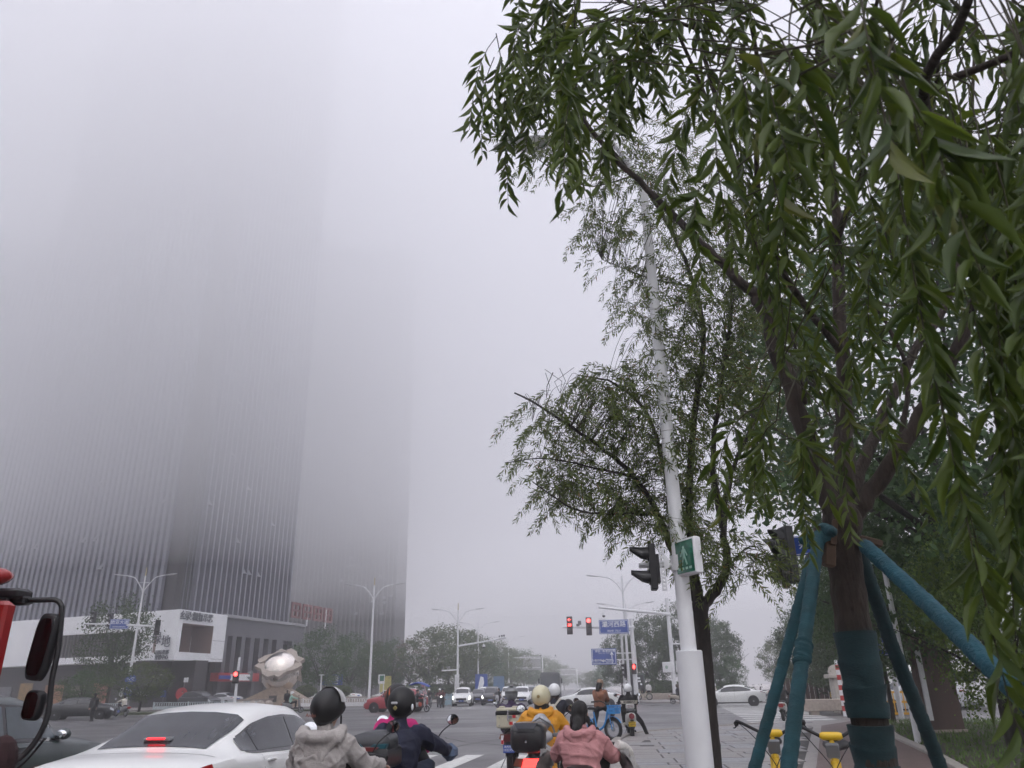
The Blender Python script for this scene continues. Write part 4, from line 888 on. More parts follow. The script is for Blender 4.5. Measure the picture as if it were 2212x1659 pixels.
def headshape(mb, c, d, s=1.0):
    """skull, jaw, nose, ears, brow; d is where the face looks"""
    c = Vector(c); d = Vector(d).normalized(); up = Vector((0, 0, 1)); up = (up - d * up.dot(d)).normalized(); r = d.cross(up).normalized()
    Rm = Matrix((r, d, up)).transposed()
    def e(o, rr): 
        mb2 = MB(); mb2.ell((0, 0, 0), rr, 14, 10); mb.add([Rm @ (p if isinstance(p, Vector) else Vector(p)) * s + c + Rm @ Vector(o) * s for p in mb2.v], mb2.f)
    e((0, -.01, .03), (.077, .095, .098)); e((0, .025, -.045), (.058, .062, .075)); e((0, .055, -.09), (.03, .03, .028))
    e((0, .092, -.015), (.013, .02, .026)); e((0, .10, -.03), (.018, .015, .012)); e((0, .078, .018), (.055, .018, .012)); e((0, .085, -.065), (.026, .012, .01))
    e((.078, 0, -.01), (.012, .025, .034)); e((-.078, 0, -.01), (.012, .025, .034)); e((.038, .07, -.03), (.022, .02, .02)); e((-.038, .07, -.03), (.022, .02, .02))
    return Rm
def helmet(par, c, d, m, s=1.0, back=-.10, front=.015, visor=None, rim=BLACK, name='helmet', r=(.128, .152, .142)):
    c = Vector(c); d = Vector(d); d.z = d.z * .5; d.normalize(); up = Vector((0, 0, 1)); up = (up - d * up.dot(d)).normalized(); rt = d.cross(up).normalized(); Rm = Matrix((rt, d, up)).transposed(); c = c + Rm @ Vector((0, -.012, .035)) * s
    N, K = 28, 12; outer = []; inner = []
    for k in range(K + 1):
        ro, ri = [], []
        for j in range(N):
            a = 2 * math.pi * j / N; f = (math.sin(a) + 1) / 2; f = f * f * (3 - 2 * f)       # a = 90 degrees is the front
            sidecut = .02 * (abs(math.cos(a)) ** 3)
            zl = back * (1 - f) + front * f - sidecut
            th0 = math.acos(max(-.95, min(.95, zl / r[2]))); th = th0 * k / K
            p = Vector((r[0] * math.sin(th) * math.cos(a), r[1] * math.sin(th) * math.sin(a), r[2] * math.cos(th)))
            if k == 0: p = Vector((r[0] * .02 * math.cos(a), r[1] * .02 * math.sin(a), r[2]))
            ro.append(c + Rm @ p * s); ri.append(c + Rm @ (p * .93) * s)
        outer.append(ro); inner.append(ri)
    mb = MB(); mb.rings(outer + inner[::-1], cap=True); hm = mb.obj(name, m, par, 50)
    t = MB(); lo = outer[-1]; t.tube(lo + [lo[0]], .007 * s, 6, False); t.obj('rim', rim, hm)
    if visor:
        v = MB(); A = []; B = []
        for j in range(13):
            a = math.pi * (.5 + (j / 12 - .5) * .86); A.append(c + Rm @ Vector((.131 * math.cos(a), .156 * math.sin(a), .04)) * s); B.append(c + Rm @ Vector((.138 * math.cos(a), .185 * math.sin(a), -.10)) * s)
        v.rings([A, B, [p + Rm @ Vector((0, -.004, 0)) for p in B], [p + Rm @ Vector((0, -.004, 0)) for p in A]], cap=False, close=False); v.obj('visor', visor, hm, 60)
    return hm, Rm, c

def person(label, loc, rz, cl, hip=(0, 0, .78), neck=None, lean=.10, hands=((-.29, .36, 1.0), (.29, .36, 1.0)), feet=((-.12, .22, .36), (.12, .22, .36)), look=(0, 1, 0),
           vox=.02, head=True, group=None, w=1.0, knee=None, ph=0.47, jl=0.0, elbow=(.55, -.35, -.7)):
    """cl: dict of clothing: jacket, trousers, shoe, hair, hairlen, helmet ..."""
    t = thing('person', label, 'person', loc, rz, group); S_ = cl.get('size', 1.0)
    hip = Vector(hip); nk = Vector(neck) if neck else hip + Vector((0, math.sin(lean) * ph, math.cos(lean) * ph)); up = (nk - hip).normalized(); chest = (hip + nk) / 2 + Vector((0, -.02, .0))
    sh = [nk - up * .055 + Vector((sx * .175 * w, 0, 0)) for sx in (-1, 1)]; hj = [hip + Vector((sx * .09, .01, -.02)) for sx in (-1, 1)]
    lk = Vector(look).normalized(); hc = nk + up * .06 + Vector((0, .02, .105)) + Vector((lk.x * .015, lk.y * .01, 0))
    el = []; wr = []; kn = []; an = []
    for i, sx in enumerate((-1, 1)):
        e, b = ik(sh[i], hands[i], .285, .25, (sx * elbow[0], elbow[1], elbow[2])); el.append(e); wr.append(b)
        kd = knee[i] if knee else (sx * .25, 1, .35)
        k_, f_ = ik(hj[i], Vector(feet[i]) + Vector((0, -.03, .08)), .42, .41, kd); kn.append(k_); an.append(f_)
    B = MB(); torso(B, hip, chest, nk - up * .05, .74, w); cap(B, nk - up * .03, hc - Vector((0, 0, .05)), .058, .055)
    headshape(B, hc, lk)
    for i in (0, 1):
        cap(B, sh[i], el[i], .05, .04); cap(B, el[i], wr[i], .04, .027); d = (wr[i] - el[i]).normalized(); hand(B, wr[i], d, Vector((0, .25, -1)) - d * (Vector((0, .25, -1)).dot(d)), cl.get('curl', .9), 1.0 if vox < .03 else 1.25)
        cap(B, hj[i], kn[i], .08, .055); cap(B, kn[i], an[i], .055, .035); cap(B, an[i], an[i] + Vector((0, .12, -.04)), .035, .03)
    remesh('body', B, vox, SKIN, t, 3)
    J = MB(); k_ = cl.get('bulk', 1.06); torso(J, hip - up * jl, chest, nk - up * .03, k_, w)
    for i in (0, 1):
        cap(J, sh[i] + Vector((0, 0, -.01)), el[i], .076 * k_, .064 * k_); cap(J, el[i], el[i].lerp(wr[i], cl.get('sleeve', .92)), .063 * k_, .047 * k_)
    cap(J, nk - up * .07, nk + up * cl.get('collar', .035), .098, .074)
    if cl.get('skirt'):
        hem = cl['skirt']; rs = []
        for q in range(5):
            f = q / 4; c = hip + Vector((0, -.02 - .03 * f, .06 - hem * f)); rs.append([c + Vector(((.18 + .05 * f) * math.cos(a * .5236), (.15 + .06 * f) * math.sin(a * .5236), 0)) for a in range(12)])
        J.rings(rs)
    jm = cl['jacket']; jm = jm if isinstance(jm, (list, tuple)) else [jm]
    jo = remesh('jacket', J, cl.get('jvox', vox), jm, t, cl.get('jsm', 3), cl.get('wr', .006), cl.get('ws', 9), (1, 1, 1.5))
    if len(jm) > 1:
        fnc = cl['split']
        for p in jo.data.polygons: p.material_index = fnc(p.center)
    T = MB(); T.ell(hip + Vector((0, 0, -.03)), (.165, .135, .13), 14, 8)
    for i in (0, 1): cap(T, hj[i], kn[i], .098, .074); cap(T, kn[i], an[i] + Vector((0, 0, .0)), .072, .056)
    remesh('trousers', T, vox, cl['trousers'], t, 3, cl.get('wr', .006), 8, (1, 1, 1.5))
    for i, sx in enumerate((-1, 1)):
        a = an[i] + Vector((0, -.01, -.075)); s_ = MB(); fy = cl.get('toe', (0, 1)); fd = Vector((fy[0], fy[1], 0)).normalized(); sd = Vector((-fd.y, fd.x, 0))
        prof = ((-.075, .034, .045, .05), (-.05, .044, .085, .05), (.0, .046, .09, .05), (.06, .046, .07, .045), (.13, .05, .055, .04), (.18, .042, .045, .03), (.20, .02, .03, .02)); rs = []
        for y, wx, hz, _ in prof: rs.append([a + fd * y + sd * (wx * (1 if c > 0 else -1) * abs(c) ** .6) + Vector((0, 0, (hz if q > 0 else .012) * (abs(q) ** .7) * (1 if q > 0 else -1))) for c, q in [(math.cos(j * .5236), math.sin(j * .5236)) for j in range(12)]])
        s_.rings(rs); so = s_.obj('shoe', cl.get('shoe', BLACK), t, 50)
        MB().box(a + fd * .06 + Vector((0, 0, -.008)), (.088, .27, .022), Matrix.Rotation(math.atan2(fd.y, fd.x) - math.pi / 2, 3, 'Z'), .008).obj('sole', cl.get('sole', RUBBER), so)
    up_h = Vector((0, 0, 1)); rt = lk.cross(up_h).normalized(); Rm = Matrix((rt, lk, rt.cross(lk))).transposed()
    hp = lambda x, y, z: hc + Rm @ Vector((x, y, z))
    if cl.get('hair') is not None:
        H = MB(); hl = cl.get('hairlen', .1); H.ell(hp(0, -.018, .042), (.090, .102, .098), 14, 10)
        H.ell(hp(0, -.05, -.03), (.082, .06, .09), 12, 8)
        if hl > .12:
            for o in (-.05, 0, .05): cap(H, hp(o, -.06, -.02), hp(o * 1.15, -.075, -.06 - hl), .042, .026)
            for o in (-.078, .078): cap(H, hp(o, -.02, 0), hp(o * 1.05, -.02, -.05 - hl * .6), .026, .018)
        for extra in cl.get('hairx', []): cap(H, hp(*extra[0]), hp(*extra[1]), extra[2], extra[3])
        remesh('hair', H, min(vox, .016), cl['hair'], t, 2, .004, 30, (2, 2, .35))
    if lk.y * math.cos(rz) + lk.x * math.sin(-rz) < .35 or cl.get('face'):
        F = MB()
        for sx in (-1, 1): F.ell(hp(sx * .032, .086, .0), (.012, .008, .007), 8, 6)
        F.obj('eyes', M('eye_dark', (.02, .015, .012), .25), t); MB().ell(hp(0, .094, -.065), (.022, .008, .006), 8, 6).obj('mouth', M('lips', (.28, .11, .10), .5), t)
        if not cl.get('nobrow'): 
            G = MB()
            for sx in (-1, 1): G.box(hp(sx * .033, .092, .022), (.035, .008, .007))
            G.obj('eyebrows', HAIR, t)
    if cl.get('helmet'):
        hm, Rh, ch_ = helmet(t, hc, lk, cl['helmet'], cl.get('hs', 1.06), cl.get('hback', -.10), cl.get('hfront', .015), cl.get('visor'), cl.get('hrim', BLACK))
        t['_h'] = 0; del t['_h']
        PERS[t.name] = (hm, Rh, ch_)
    PERS2[t.name] = dict(hc=hc, nk=nk, up=up, sh=sh, el=el, wr=wr, hip=hip, Rm=Rm, an=an, kn=kn)
    return t
PERS = {}; PERS2 = {}
def hood(t, m, size=1.0, point=.16, vox=.014, off=.0):
    """a hood lying folded on the back below the neck"""
    q = PERS2[t.name]; n, up = q['nk'], q['up']; H = MB()
    ringp = []
    for k in range(15):
        a = math.pi * (.02 + .96 * k / 14) ; ringp.append(n + Vector((.118 * size * math.cos(a), -.03 - .10 * size * math.sin(a), .035 - .05 * math.sin(a))))
    for k in range(14): cap(H, ringp[k], ringp[k + 1], .036 * size, .036 * size, 8)
    for k in range(9):
        f = k / 8; x = (f - .5) * .24 * size; d = 1 - abs(f - .5) * 2
        a = n + Vector((x, -.095 - .02 * d, -.005)); b = n + Vector((x * .62, -.135 - .01 * d, -.05 - point * (d ** .9) - .02)); cap(H, a, b, .036 * size, .022 * size, 8)
    return remesh('hood', H, vox, m, t, 3, .006, 14, (1, 1, 1.6))

# ------------------------------------------------------------------ scooters
def wheel(par, c, r, w, name='wheel', rim=STEEL, spokes=0, n=24, name2='rim'):
    mb = MB(); c = Vector(c); p = [(r * .70, -w * .42), (r * .88, -w * .5), (r * .97, -w * .36), (r, -w * .15), (r, w * .15), (r * .97, w * .36), (r * .88, w * .5), (r * .70, w * .42)]
    mb.lathe(p, n, c, 'X', cap=False); mb.lathe([(r * .70, w * .42), (r * .70, -w * .42)], n, c, 'X', cap=False); o = mb.obj(name, RUBBER, par, 40)
    m2 = MB(); m2.lathe([(r * .71, -w * .36), (r * .71, w * .36), (r * .62, w * .36), (r * .60, w * .1), (r * .60, -w * .1), (r * .62, -w * .36), (r * .71, -w * .36)], n, c, 'X', cap=False); m2.lathe([(.01, -w * .42), (r * .2, -w * .42), (r * .2, w * .42), (.01, w * .42)], 12, c, 'X')
    for k in range(spokes or 5):
        a = 2 * math.pi * k / (spokes or 5)
        if spokes >= 16: m2.tube([c, c + Vector((0, math.cos(a), math.sin(a))) * r * .68], .0025, 4)
        else: m2.box(c + Vector((0, math.cos(a), math.sin(a))) * r * .4, (w * .5, r * .17, r * .5), Matrix.Rotation(a - math.pi / 2, 3, 'X'))
    m2.obj(name2, rim, o, 30); return o
def scooter(label, loc, rz, m, m2=BLACK, seat=BLACK, plate_txt=None, plate_m=SIGN_B, case=None, tail=RED_L, head=None, mirrors=True, shield=True, lights_on=False, group=None, trim=STEEL, skirt=None, bar_h=1.02, tail_r=False, sc=1.0, rack=False, mirror_m=GLASS_M, tailw=.11, lock=True):
    t = thing('scooter', label, 'scooter', loc, rz, group)
    wheel(t, (0, .60, .225), .225, .10); wheel(t, (0, -.60, .225), .225, .115)
    mb = MB(); loft_y(mb, [(-.90, 0, .70, .05, .05, 2.2), (-.84, 0, .66, .115, .10, 2.4), (-.66, 0, .60, .155, .16, 2.6), (-.40, 0, .56, .165, .20, 2.8), (-.16, 0, .52, .15, .20, 2.8), (-.06, 0, .50, .12, .17, 2.4)], 20); mb.obj('rear_body', m, t, 50)
    mb = MB(); loft_y(mb, [(-.74, 0, .765, .06, .035, 2.2), (-.66, 0, .775, .125, .05, 2.6), (-.40, 0, .765, .145, .055, 2.8), (-.15, 0, .75, .12, .05, 2.6), (-.02, 0, .74, .07, .035, 2.2)], 16); mb.obj('seat', seat, t, 50)
    mb = MB(); loft_y(mb, [(-.12, 0, .335, .15, .05, 3.5), (.1, 0, .33, .155, .045, 3.5), (.36, 0, .34, .15, .05, 3.5), (.44, 0, .40, .14, .08, 3)], 16); mb.obj('floorboard', m2, t, 40)
    mb = MB(); rs = []
    for z, y, w_, d in ((.30, .40, .12, .05), (.45, .46, .155, .06), (.70, .44, .17, .065), (.88, .42, .14, .07), (.98, .40, .085, .06)): rs.append([Vector((w_ * math.copysign(abs(math.cos(a * .3927)) ** .7, math.cos(a * .3927)), y + d * math.sin(a * .3927), z)) for a in range(16)])
    mb.rings(rs); mb.obj('front_shield', m, t, 50)
    mb = MB(); mb.tube([(.0, .60, .225), (.0, .50, .62), (0, .40, .98)], [.03, .04, .035], 8); mb.box((.065, .6, .3), (.03, .05, .22)); mb.box((-.065, .6, .3), (.03, .05, .22)); mb.obj('fork', BLACK, t, 40)
    mb = MB(); R = []
    for k in range(9): a = rad(20 + k * 16); R.append([Vector((x, .60 + math.cos(a) * rr, .225 + math.sin(a) * rr)) for x, rr in ((-.06, .25), (0, .275), (.06, .25), (0, .262))])
    mb.rings(R); mb.obj('front_fender', m, t, 50)
    mb = MB(); R = []
    for k in range(7): a = rad(60 + k * 17); R.append([Vector((x, -.60 + math.cos(a) * rr, .225 + math.sin(a) * rr)) for x, rr in ((-.075, .25), (0, .275), (.075, .25), (0, .262))])
    mb.rings(R); mb.box((0, -.60, .40), (.22, .45, .10), None, .03); mb.box((.11, -.5, .23), (.035, .36, .06), None, .01); mb.obj('rear_fender', m2, t, 50)
    h_ = bar_h; hb = MB(); hb.tube(curve_pts([(-.34, .30, h_), (-.2, .36, h_ + .02), (0, .39, h_ - .01), (.2, .36, h_ + .02), (.34, .30, h_)], 4), .014, 8); hb.ell((0, .39, h_), (.12, .075, .07), 12, 8); hb.obj('handlebar', m2, t, 50)
    for sx in (-1, 1):
        g = MB(); g.tube([(sx * .24, .345, h_ + .015), (sx * .36, .295, h_)], .02, 8); g.obj('grip', RUBBER, t, 40); MB().tube([(sx * .22, .38, h_ + .02), (sx * .33, .36, h_ - .01)], .007, 6).obj('brake_lever', STEEL, t)
        if mirrors:
            s_ = MB(); s_.tube(curve_pts([(sx * .20, .37, h_ + .02), (sx * .26, .38, h_ + .12), (sx * .36, .40, h_ + .20)], 4), .0065, 6); mo = s_.obj('mirror_stem', BLACK, t)
            q = Vector((sx * .375, .40, h_ + .235)); f = MB(); f.lathe([(.01, .022), (.035, .02), (.052, .002), (.055, -.010), (.05, -.012)], 16, (0, 0, 0), 'Y', cap=True); hd = f.obj('mirror', BLACK, t, 40, loc=q, rot=(rad(-9), 0, sx * rad(-14))); hd.scale = (1.25, 1, .95)
            gl = MB().lathe([(.01, -.0135), (.049, -.0125), (.049, -.009), (.01, -.009)], 16, (0, 0, 0), 'Y').obj('mirror_glass', mirror_m, hd)
    hl = MB().ell((0, .475, .90 if not head else head), (.075, .035, .055), 14, 8).obj('headlight', WHITE_ON if lights_on else CHROME, t, True)
    if tail_r: MB().lathe([(.01, .015), (.075, .012), (.085, -.01), (.01, -.02)][::-1], 18, (0, -.89, .66), 'Y').obj('tail_light', tail, t, 40)
    else:
        mb = MB(); mb.prism([(-tailw * .72, .55), (tailw * .72, .55), (tailw, .60), (tailw * .8, .70), (-tailw * .8, .70), (-tailw, .60)], -.915, -.86, 'Y'); mb.obj('tail_light', tail, t)
        for sx in (-1, 1): MB().prism([(sx * tailw * 1.05, .60), (sx * tailw * 1.75, .62), (sx * tailw * 1.5, .70), (sx * tailw * .88, .70)], -.89, -.83, 'Y').obj('indicator', M('amber_lens', (.25, .10, .06), .3), t)
    if plate_txt:
        p = MB().box((0, -.925, .44), (.22, .012, .14), None, .004).obj('number_plate', plate_m, t); tm = SIGN_W if plate_m is SIGN_B else M('black_ink', (.02, .02, .02), .5)
        for body, sz, z in ((plate_txt[0], .045, .475), (plate_txt[1], .062, .42)): text_mesh('lettering', body, sz, tm, p, (0, -.934, z), extrude=.002)
        MB().box((0, -.91, .47), (.1, .03, .2)).obj('plate_bracket', BLACK, t)
    MB().tube([(-.10, .02, .30), (-.24, -.12, .02)], .01, 6).obj('side_stand', STEEL, t)
    if rack: MB().tube(curve_pts([(-.12, -.5, .80), (-.13, -.80, .84), (0, -.9, .85), (.13, -.80, .84), (.12, -.5, .80)], 4), .012, 6).obj('grab_rail', trim, t)
    if case == 'black':
        b = MB(); loft_y(b, [(-1.13, 0, .985, .17, .10, 3), (-1.10, 0, .985, .205, .14, 3.5), (-.90, 0, .985, .222, .155, 4), (-.70, 0, .985, .20, .145, 3.5), (-.67, 0, .985, .17, .11, 3)], 28); cs = b.obj('top_case', M('case_black', (.013, .013, .015), .38, var=.2, coat=.15, bump=.03, bs=80), t, 50)
        l_ = MB(); rs = []
        for z, k in ((1.055, 1.0), (1.075, 1.015), (1.11, .97), (1.145, .85), (1.165, .6), (1.17, .2)): rs.append([Vector((.225 * k * math.copysign(abs(math.cos(a * .2618)) ** .55, math.cos(a * .2618)), -.90 + .235 * k * math.copysign(abs(math.sin(a * .2618)) ** .55, math.sin(a * .2618)), z)) for a in range(24)])
        l_.rings(rs); l_.obj('lid', M('case_lid', (.018, .019, .022), .30, var=.15, coat=.3), cs, 40)
        MB().prism([(-.15, 1.165), (.15, 1.165), (.11, 1.10), (-.11, 1.10)], -1.145, -1.05, 'Y').obj('lid_inlay', M('smoked_inlay', (.10, .105, .12), .15, coat=.6), cs); MB().lathe([(.01, -.012), (.014, -.012), (.014, .01)], 10, (0, -1.135, .965), 'Y').obj('lock', CHROME, cs)
        MB().box((0, -.82, .83), (.2, .3, .035)).obj('case_mount', BLACK, t)
    if case == 'cream':
        CR = M('cream_plastic', (.50, .47, .36), .5, var=.1); cs = MB().box((0, -.85, .94), (.46, .36, .26), None, .03).obj('top_case', CR, t); MB().box((0, -.85, 1.085), (.49, .385, .07), None, .015).obj('seal_band', BLACK, cs); MB().box((0, -.85, 1.14), (.47, .37, .07), None, .025).obj('lid', CR, cs)
        for x in (-.13, .13): MB().box((x, -.85, 1.185), (.1, .3, .04), None, .01).obj('lid_rib', CR, cs)
        MB().box((0, -1.045, 1.04), (.03, .02, .19), None, .005).obj('latch', CHROME, cs)
        for x, z, m_ in ((.12, 1.02, M('reflector_red', (.5, .02, .025), .35)), (.06, .90, MATS.get('reflector_red')), (.045, 1.01, GREY), (.13, .9, SIGN_W)): MB().box((x, -1.034, z), (.065, .006, .055)).obj('reflector', m_, cs)
        for x in (-.17, .17):
            for z in (.86, 1.0): MB().lathe([(.002, -.006), (.012, -.006), (.012, .004)], 8, (x, -1.032, z), 'Y').obj('stud', STEEL, cs)
        MB().box((0, -.80, .80), (.3, .34, .05)).obj('case_mount', BLACK, t)
        for sx in (-1, 1):
            MB().box((sx * .125, -.90, .60), (.055, .02, .16), None, .004).obj('reflector', SIGN_W, t); MB().box((sx * .125, -.912, .56), (.05, .008, .07)).obj('reflector', MATS['reflector_red'], t)
    if case == 'dark':
        b = MB(); loft_y(b, [(-1.06, 0, .94, .15, .06, 3), (-1.03, 0, .94, .19, .10, 4), (-.62, 0, .94, .185, .10, 4), (-.60, 0, .94, .15, .06, 3)], 24); cs = b.obj('top_case', M('case_grey_black', (.02, .02, .023), .4, bump=.06, bs=80), t, 40)
        l_ = MB(); loft_y(l_, [(-1.03, 0, 1.03, .12, .045, 2.6), (-.98, 0, 1.05, .19, .085, 3), (-.72, 0, 1.055, .18, .10, 3), (-.60, 0, 1.03, .13, .05, 2.6)], 24); l_.obj('lid', M('lid_grey', (.035, .037, .042), .42), cs, 50)
        MB().prism([(-.185, 1.055), (-.06, 1.055), (-.02, 1.02), (-.17, 1.02)], -1.045, -.95, 'Y').obj('decal', M('teal_decal', (.02, .10, .13), .4), cs); MB().prism([(.185, 1.055), (.06, 1.055), (.02, 1.02), (.17, 1.02)], -1.045, -.95, 'Y').obj('decal', M('teal_decal', (.02, .10, .13), .4), cs); MB().prism([(-.12, 1.03), (.12, 1.03), (.07, 1.0), (-.07, 1.0)], -1.062, -.95, 'Y').obj('decal', M('dull_red', (.2, .03, .03), .4), cs)
        MB().box((0, -1.062, .92), (.09, .01, .022)).obj('reflector', RED_L, cs); MB().box((0, -.82, .81), (.2, .3, .05)).obj('case_mount', BLACK, t)
    return t
PSTEEL = 1
def car_paint(name, rgb, rough=.28, coat=.5): return M(name, rgb, rough, var=.03, vs=2, coat=coat)

# ------------------------------------------------------------------ cars
CAR_PROF = {
 'sedan': dict(L=4.72, top=[(0, .90), (.02, .985), (.06, 1.035), (.125, 1.06), (.16, 1.10), (.22, 1.24), (.30, 1.385), (.38, 1.44), (.46, 1.452), (.54, 1.43), (.60, 1.37), (.66, 1.22), (.735, 1.0), (.80, .945), (.90, .85), (.97, .73), (1, .60)],
     belt=[(0, .88), (.05, .97), (.14, 1.0), (.3, .975), (.7, .92), (.8, .88), (.92, .78), (1, .56)], rw=.585, gh=(.15, .735), ws=(.60, .725), bw=(.155, .295), sw=[(.205, .268), (.275, .45), (.462, .655)]),
 'suv': dict(L=4.6, top=[(0, .95), (.015, 1.1), (.05, 1.2), (.09, 1.42), (.14, 1.56), (.25, 1.63), (.40, 1.66), (.52, 1.63), (.60, 1.54), (.67, 1.34), (.745, 1.10), (.82, 1.05), (.92, .96), (.98, .82), (1, .66)],
     belt=[(0, .95), (.06, 1.05), (.3, 1.04), (.7, 1.0), (.8, .97), (.93, .88), (1, .6)], rw=.60, gh=(.05, .745), ws=(.61, .735), bw=(.055, .125), sw=[(.12, .23), (.245, .44), (.455, .66)]),
}
def build_car(t, kind, paint, glass=GLASS_D, trim=BLACK, lights=False, plate_m=SIGN_B, plate_txt=None, rails=False, brake=False, z_up=0.0, spokes=5, rim=STEEL, wscale=1.0, handles=True, taillit=RED_L, detail=1, roof=None):
    P_ = CAR_PROF[kind]; L = P_['L']; zs = 1.0
    ff = np.linspace(0, 1, 241); kern = np.hanning(13); kern /= kern.sum()
    def prof(pts, sm=True):
        a = np.interp(ff, [p[0] for p in pts], [p[1] for p in pts]); pad = np.concatenate([2 * a[0] - a[6:0:-1], a, 2 * a[-1] - a[-2:-8:-1]]); return np.convolve(pad, kern, 'valid')
    top = prof(P_['top']); belt = prof(P_['belt']); wid = prof([(0, .70), (.02, .78), (.06, .845), (.14, .89), (.3, .905), (.7, .905), (.86, .885), (.94, .82), (.98, .72), (1, .60)]) * wscale
    zb = prof([(0, .42), (.04, .30), (.12, .22), (.85, .20), (.95, .24), (1, .34)])
    def sec(f):
        i = f * 240; T, B, w, b0 = (float(np.interp(i, np.arange(241), q)) for q in (top, belt, wid, zb)); T = max(T, B + .005); g = min(1, max(0, (T - B - .06) / .28)); g = g * g * (3 - 2 * g); rw = P_['rw'] * wscale
        hi = max(B + .02, T - .10 * g - .02)
        low = [(.90 * w, b0), (.975 * w, b0 + .09), (w, (b0 + B) * .48), (w * .995, B * .74 + b0 * .1), (w * .975, B - .05), (w * .945, B)]
        hood_ = [(w * .86, B + .35 * (T - B)), (w * .70, B + .70 * (T - B)), (w * .45, B + .92 * (T - B)), (w * .2, B + .985 * (T - B)), (0, T)]
        gre = [(w * .885, B + .02), (rw + (w * .885 - rw) * max(0, .1), hi), (rw * .86, T - .035), (rw * .45, T - .008), (0, T)]
        return low + [(a[0] * (1 - g) + b[0] * g, a[1] * (1 - g) + b[1] * g) for a, b in zip(hood_, gre)]
    y_ = lambda f: (f - .5) * L
    def pt(f, s, side):                                        # s runs along the section, 0 at the sill, 10 on the roof line
        q = sec(f); i = min(int(s), 9); u = s - i; return Vector((side * (q[i][0] * (1 - u) + q[i + 1][0] * u), y_(f), (q[i][1] * (1 - u) + q[i + 1][1] * u) + z_up))
    mb = MB(); rs = []
    for f in np.linspace(0, 1, 64):
        q = sec(f); half = [Vector((x, y_(f), z + z_up)) for x, z in q]; rs.append([Vector((-p.x, p.y, p.z)) for p in half] + half[-2::-1])
    n = len(rs[0]); mb.rings(rs, cap=True, close=True); mb.obj('body', paint, t, 38)
    def patch(name, f0, f1, s0, s1, m, sides=(-1, 1), off=.007, nf=14, ns=5, par=t, sk0=0, sk1=0):
        for sd in sides:
            P0 = []
            for a in range(nf + 1):
                row = []
                for b in range(ns + 1):
                    s_ = s0 + (s1 - s0) * b / ns; v = b / ns; f = (f0 + sk0 * v) + ((f1 + sk1 * v) - (f0 + sk0 * v)) * a / nf; e = .004
                    p = pt(f, s_, sd); nu = (pt(min(1, f + e), s_, sd) - pt(max(0, f - e), s_, sd)).cross(pt(f, min(10, s_ + .05), sd) - pt(f, max(0, s_ - .05), sd))
                    if nu.length > 1e-9: nu.normalize()
                    if nu.x * sd < 0 and abs(nu.x) > .2: nu = -nu
                    if abs(nu.x) <= .2 and nu.z < 0: nu = -nu
                    row.append(p + nu * off)
                P0.append(row)
            g = MB(); g.rings(P0, cap=False, close=False); g.obj(name, m, par, 40)
    def full(name, f0, f1, s0, m, off=.006, nf=14, bow=.0):
        rows = []
        for a in range(nf + 1):
            f = f0 + (f1 - f0) * a / nf; row = []
            for k in range(-8, 9):
                s_ = 10 - (10 - s0) * abs(k) / 8; p = pt(f, s_, 1 if k >= 0 else -1); dz = pt(min(1, f + .004), s_, 1) - pt(max(0, f - .004), s_, 1); nn = Vector((0, -dz.z, dz.y)).normalized(); nn = -nn if nn.z < 0 else nn; row.append(p + nn * off)
            rows.append(row)
        g = MB(); g.rings(rows, cap=False, close=False); return g.obj(name, m, t, 60)
    patch('window_surround', P_['sw'][0][0] + .012, P_['sw'][2][1] + .012, 5.98, 6.97, BLACK_G, off=.0035, nf=40, sk0=.02, sk1=-.02)
    for i, (a, b) in enumerate(P_['sw']):
        patch('side_window', a, b, 6.10, 6.90, glass, sk0=(.018 if i == 0 else .004), sk1=(-.012 if i == 2 else .004))
    full('windscreen', P_['ws'][0] + .006, P_['ws'][1], 7.35, glass); full('rear_window', P_['bw'][0], P_['bw'][1], 7.4, glass)
    # thin dark lines of the doors, bonnet and boot
    for f in (.27, .455, .665): patch('door_gap', f - .0006, f + .0006, 1.2, 5.9, BLACK, off=.003, nf=1, ns=6)
    if detail: full('boot_gap', .118, .1195, 6.2, BLACK, .003, 1)
    patch('sill_trim', .06, .95, .0, .75, trim, off=.006, ns=2)
    if handles:
        for f in (.30, .49):
            for sd in (-1, 1): p = pt(f, 4.25, sd); MB().box(p + Vector((sd * .016, 0, 0)), (.03, .17, .028), None, .008).obj('door_handle', paint, t)
    for f in (.185, .795):
        for sd in (-1, 1):
            w_ = float(np.interp(f * 240, np.arange(241), wid)); c = Vector((sd * (w_ - .10), y_(f), .33))
            MB().lathe([(.01, -.11), (.385, -.11), (.385, .113), (.01, .113)], 24, c, 'X').obj('wheel_arch', BLACK, t); o = wheel(t, c + Vector((sd * .025, 0, 0)), .33, .215, rim=rim, spokes=spokes, n=28)
    for sd in (-1, 1):
        p = pt(.665, 6.25, sd) + Vector((sd * .10, .02, .03)); m_ = MB(); m_.ell(p, (.11, .075, .075), 12, 8); o = m_.obj('wing_mirror', paint if trim is not None else BLACK, t, True); MB().box(p + Vector((-sd * .1, 0, -.05)), (.12, .04, .03)).obj('mirror_foot', BLACK, o); MB().ell(p + Vector((0, -.055, 0)), (.085, .03, .055), 10, 6).obj('mirror_glass', GLASS_M, o, True)
    patch('headlight', .925, .975, 3.2, 5.0, WHITE_ON if lights else M('headlight_glass', (.5, .52, .55), .12, coat=.5), off=.008, nf=6, ns=3)
    patch('tail_light', .004, .075, 4.05, 5.0, taillit, off=.008, nf=6, ns=3, sk1=-.0)
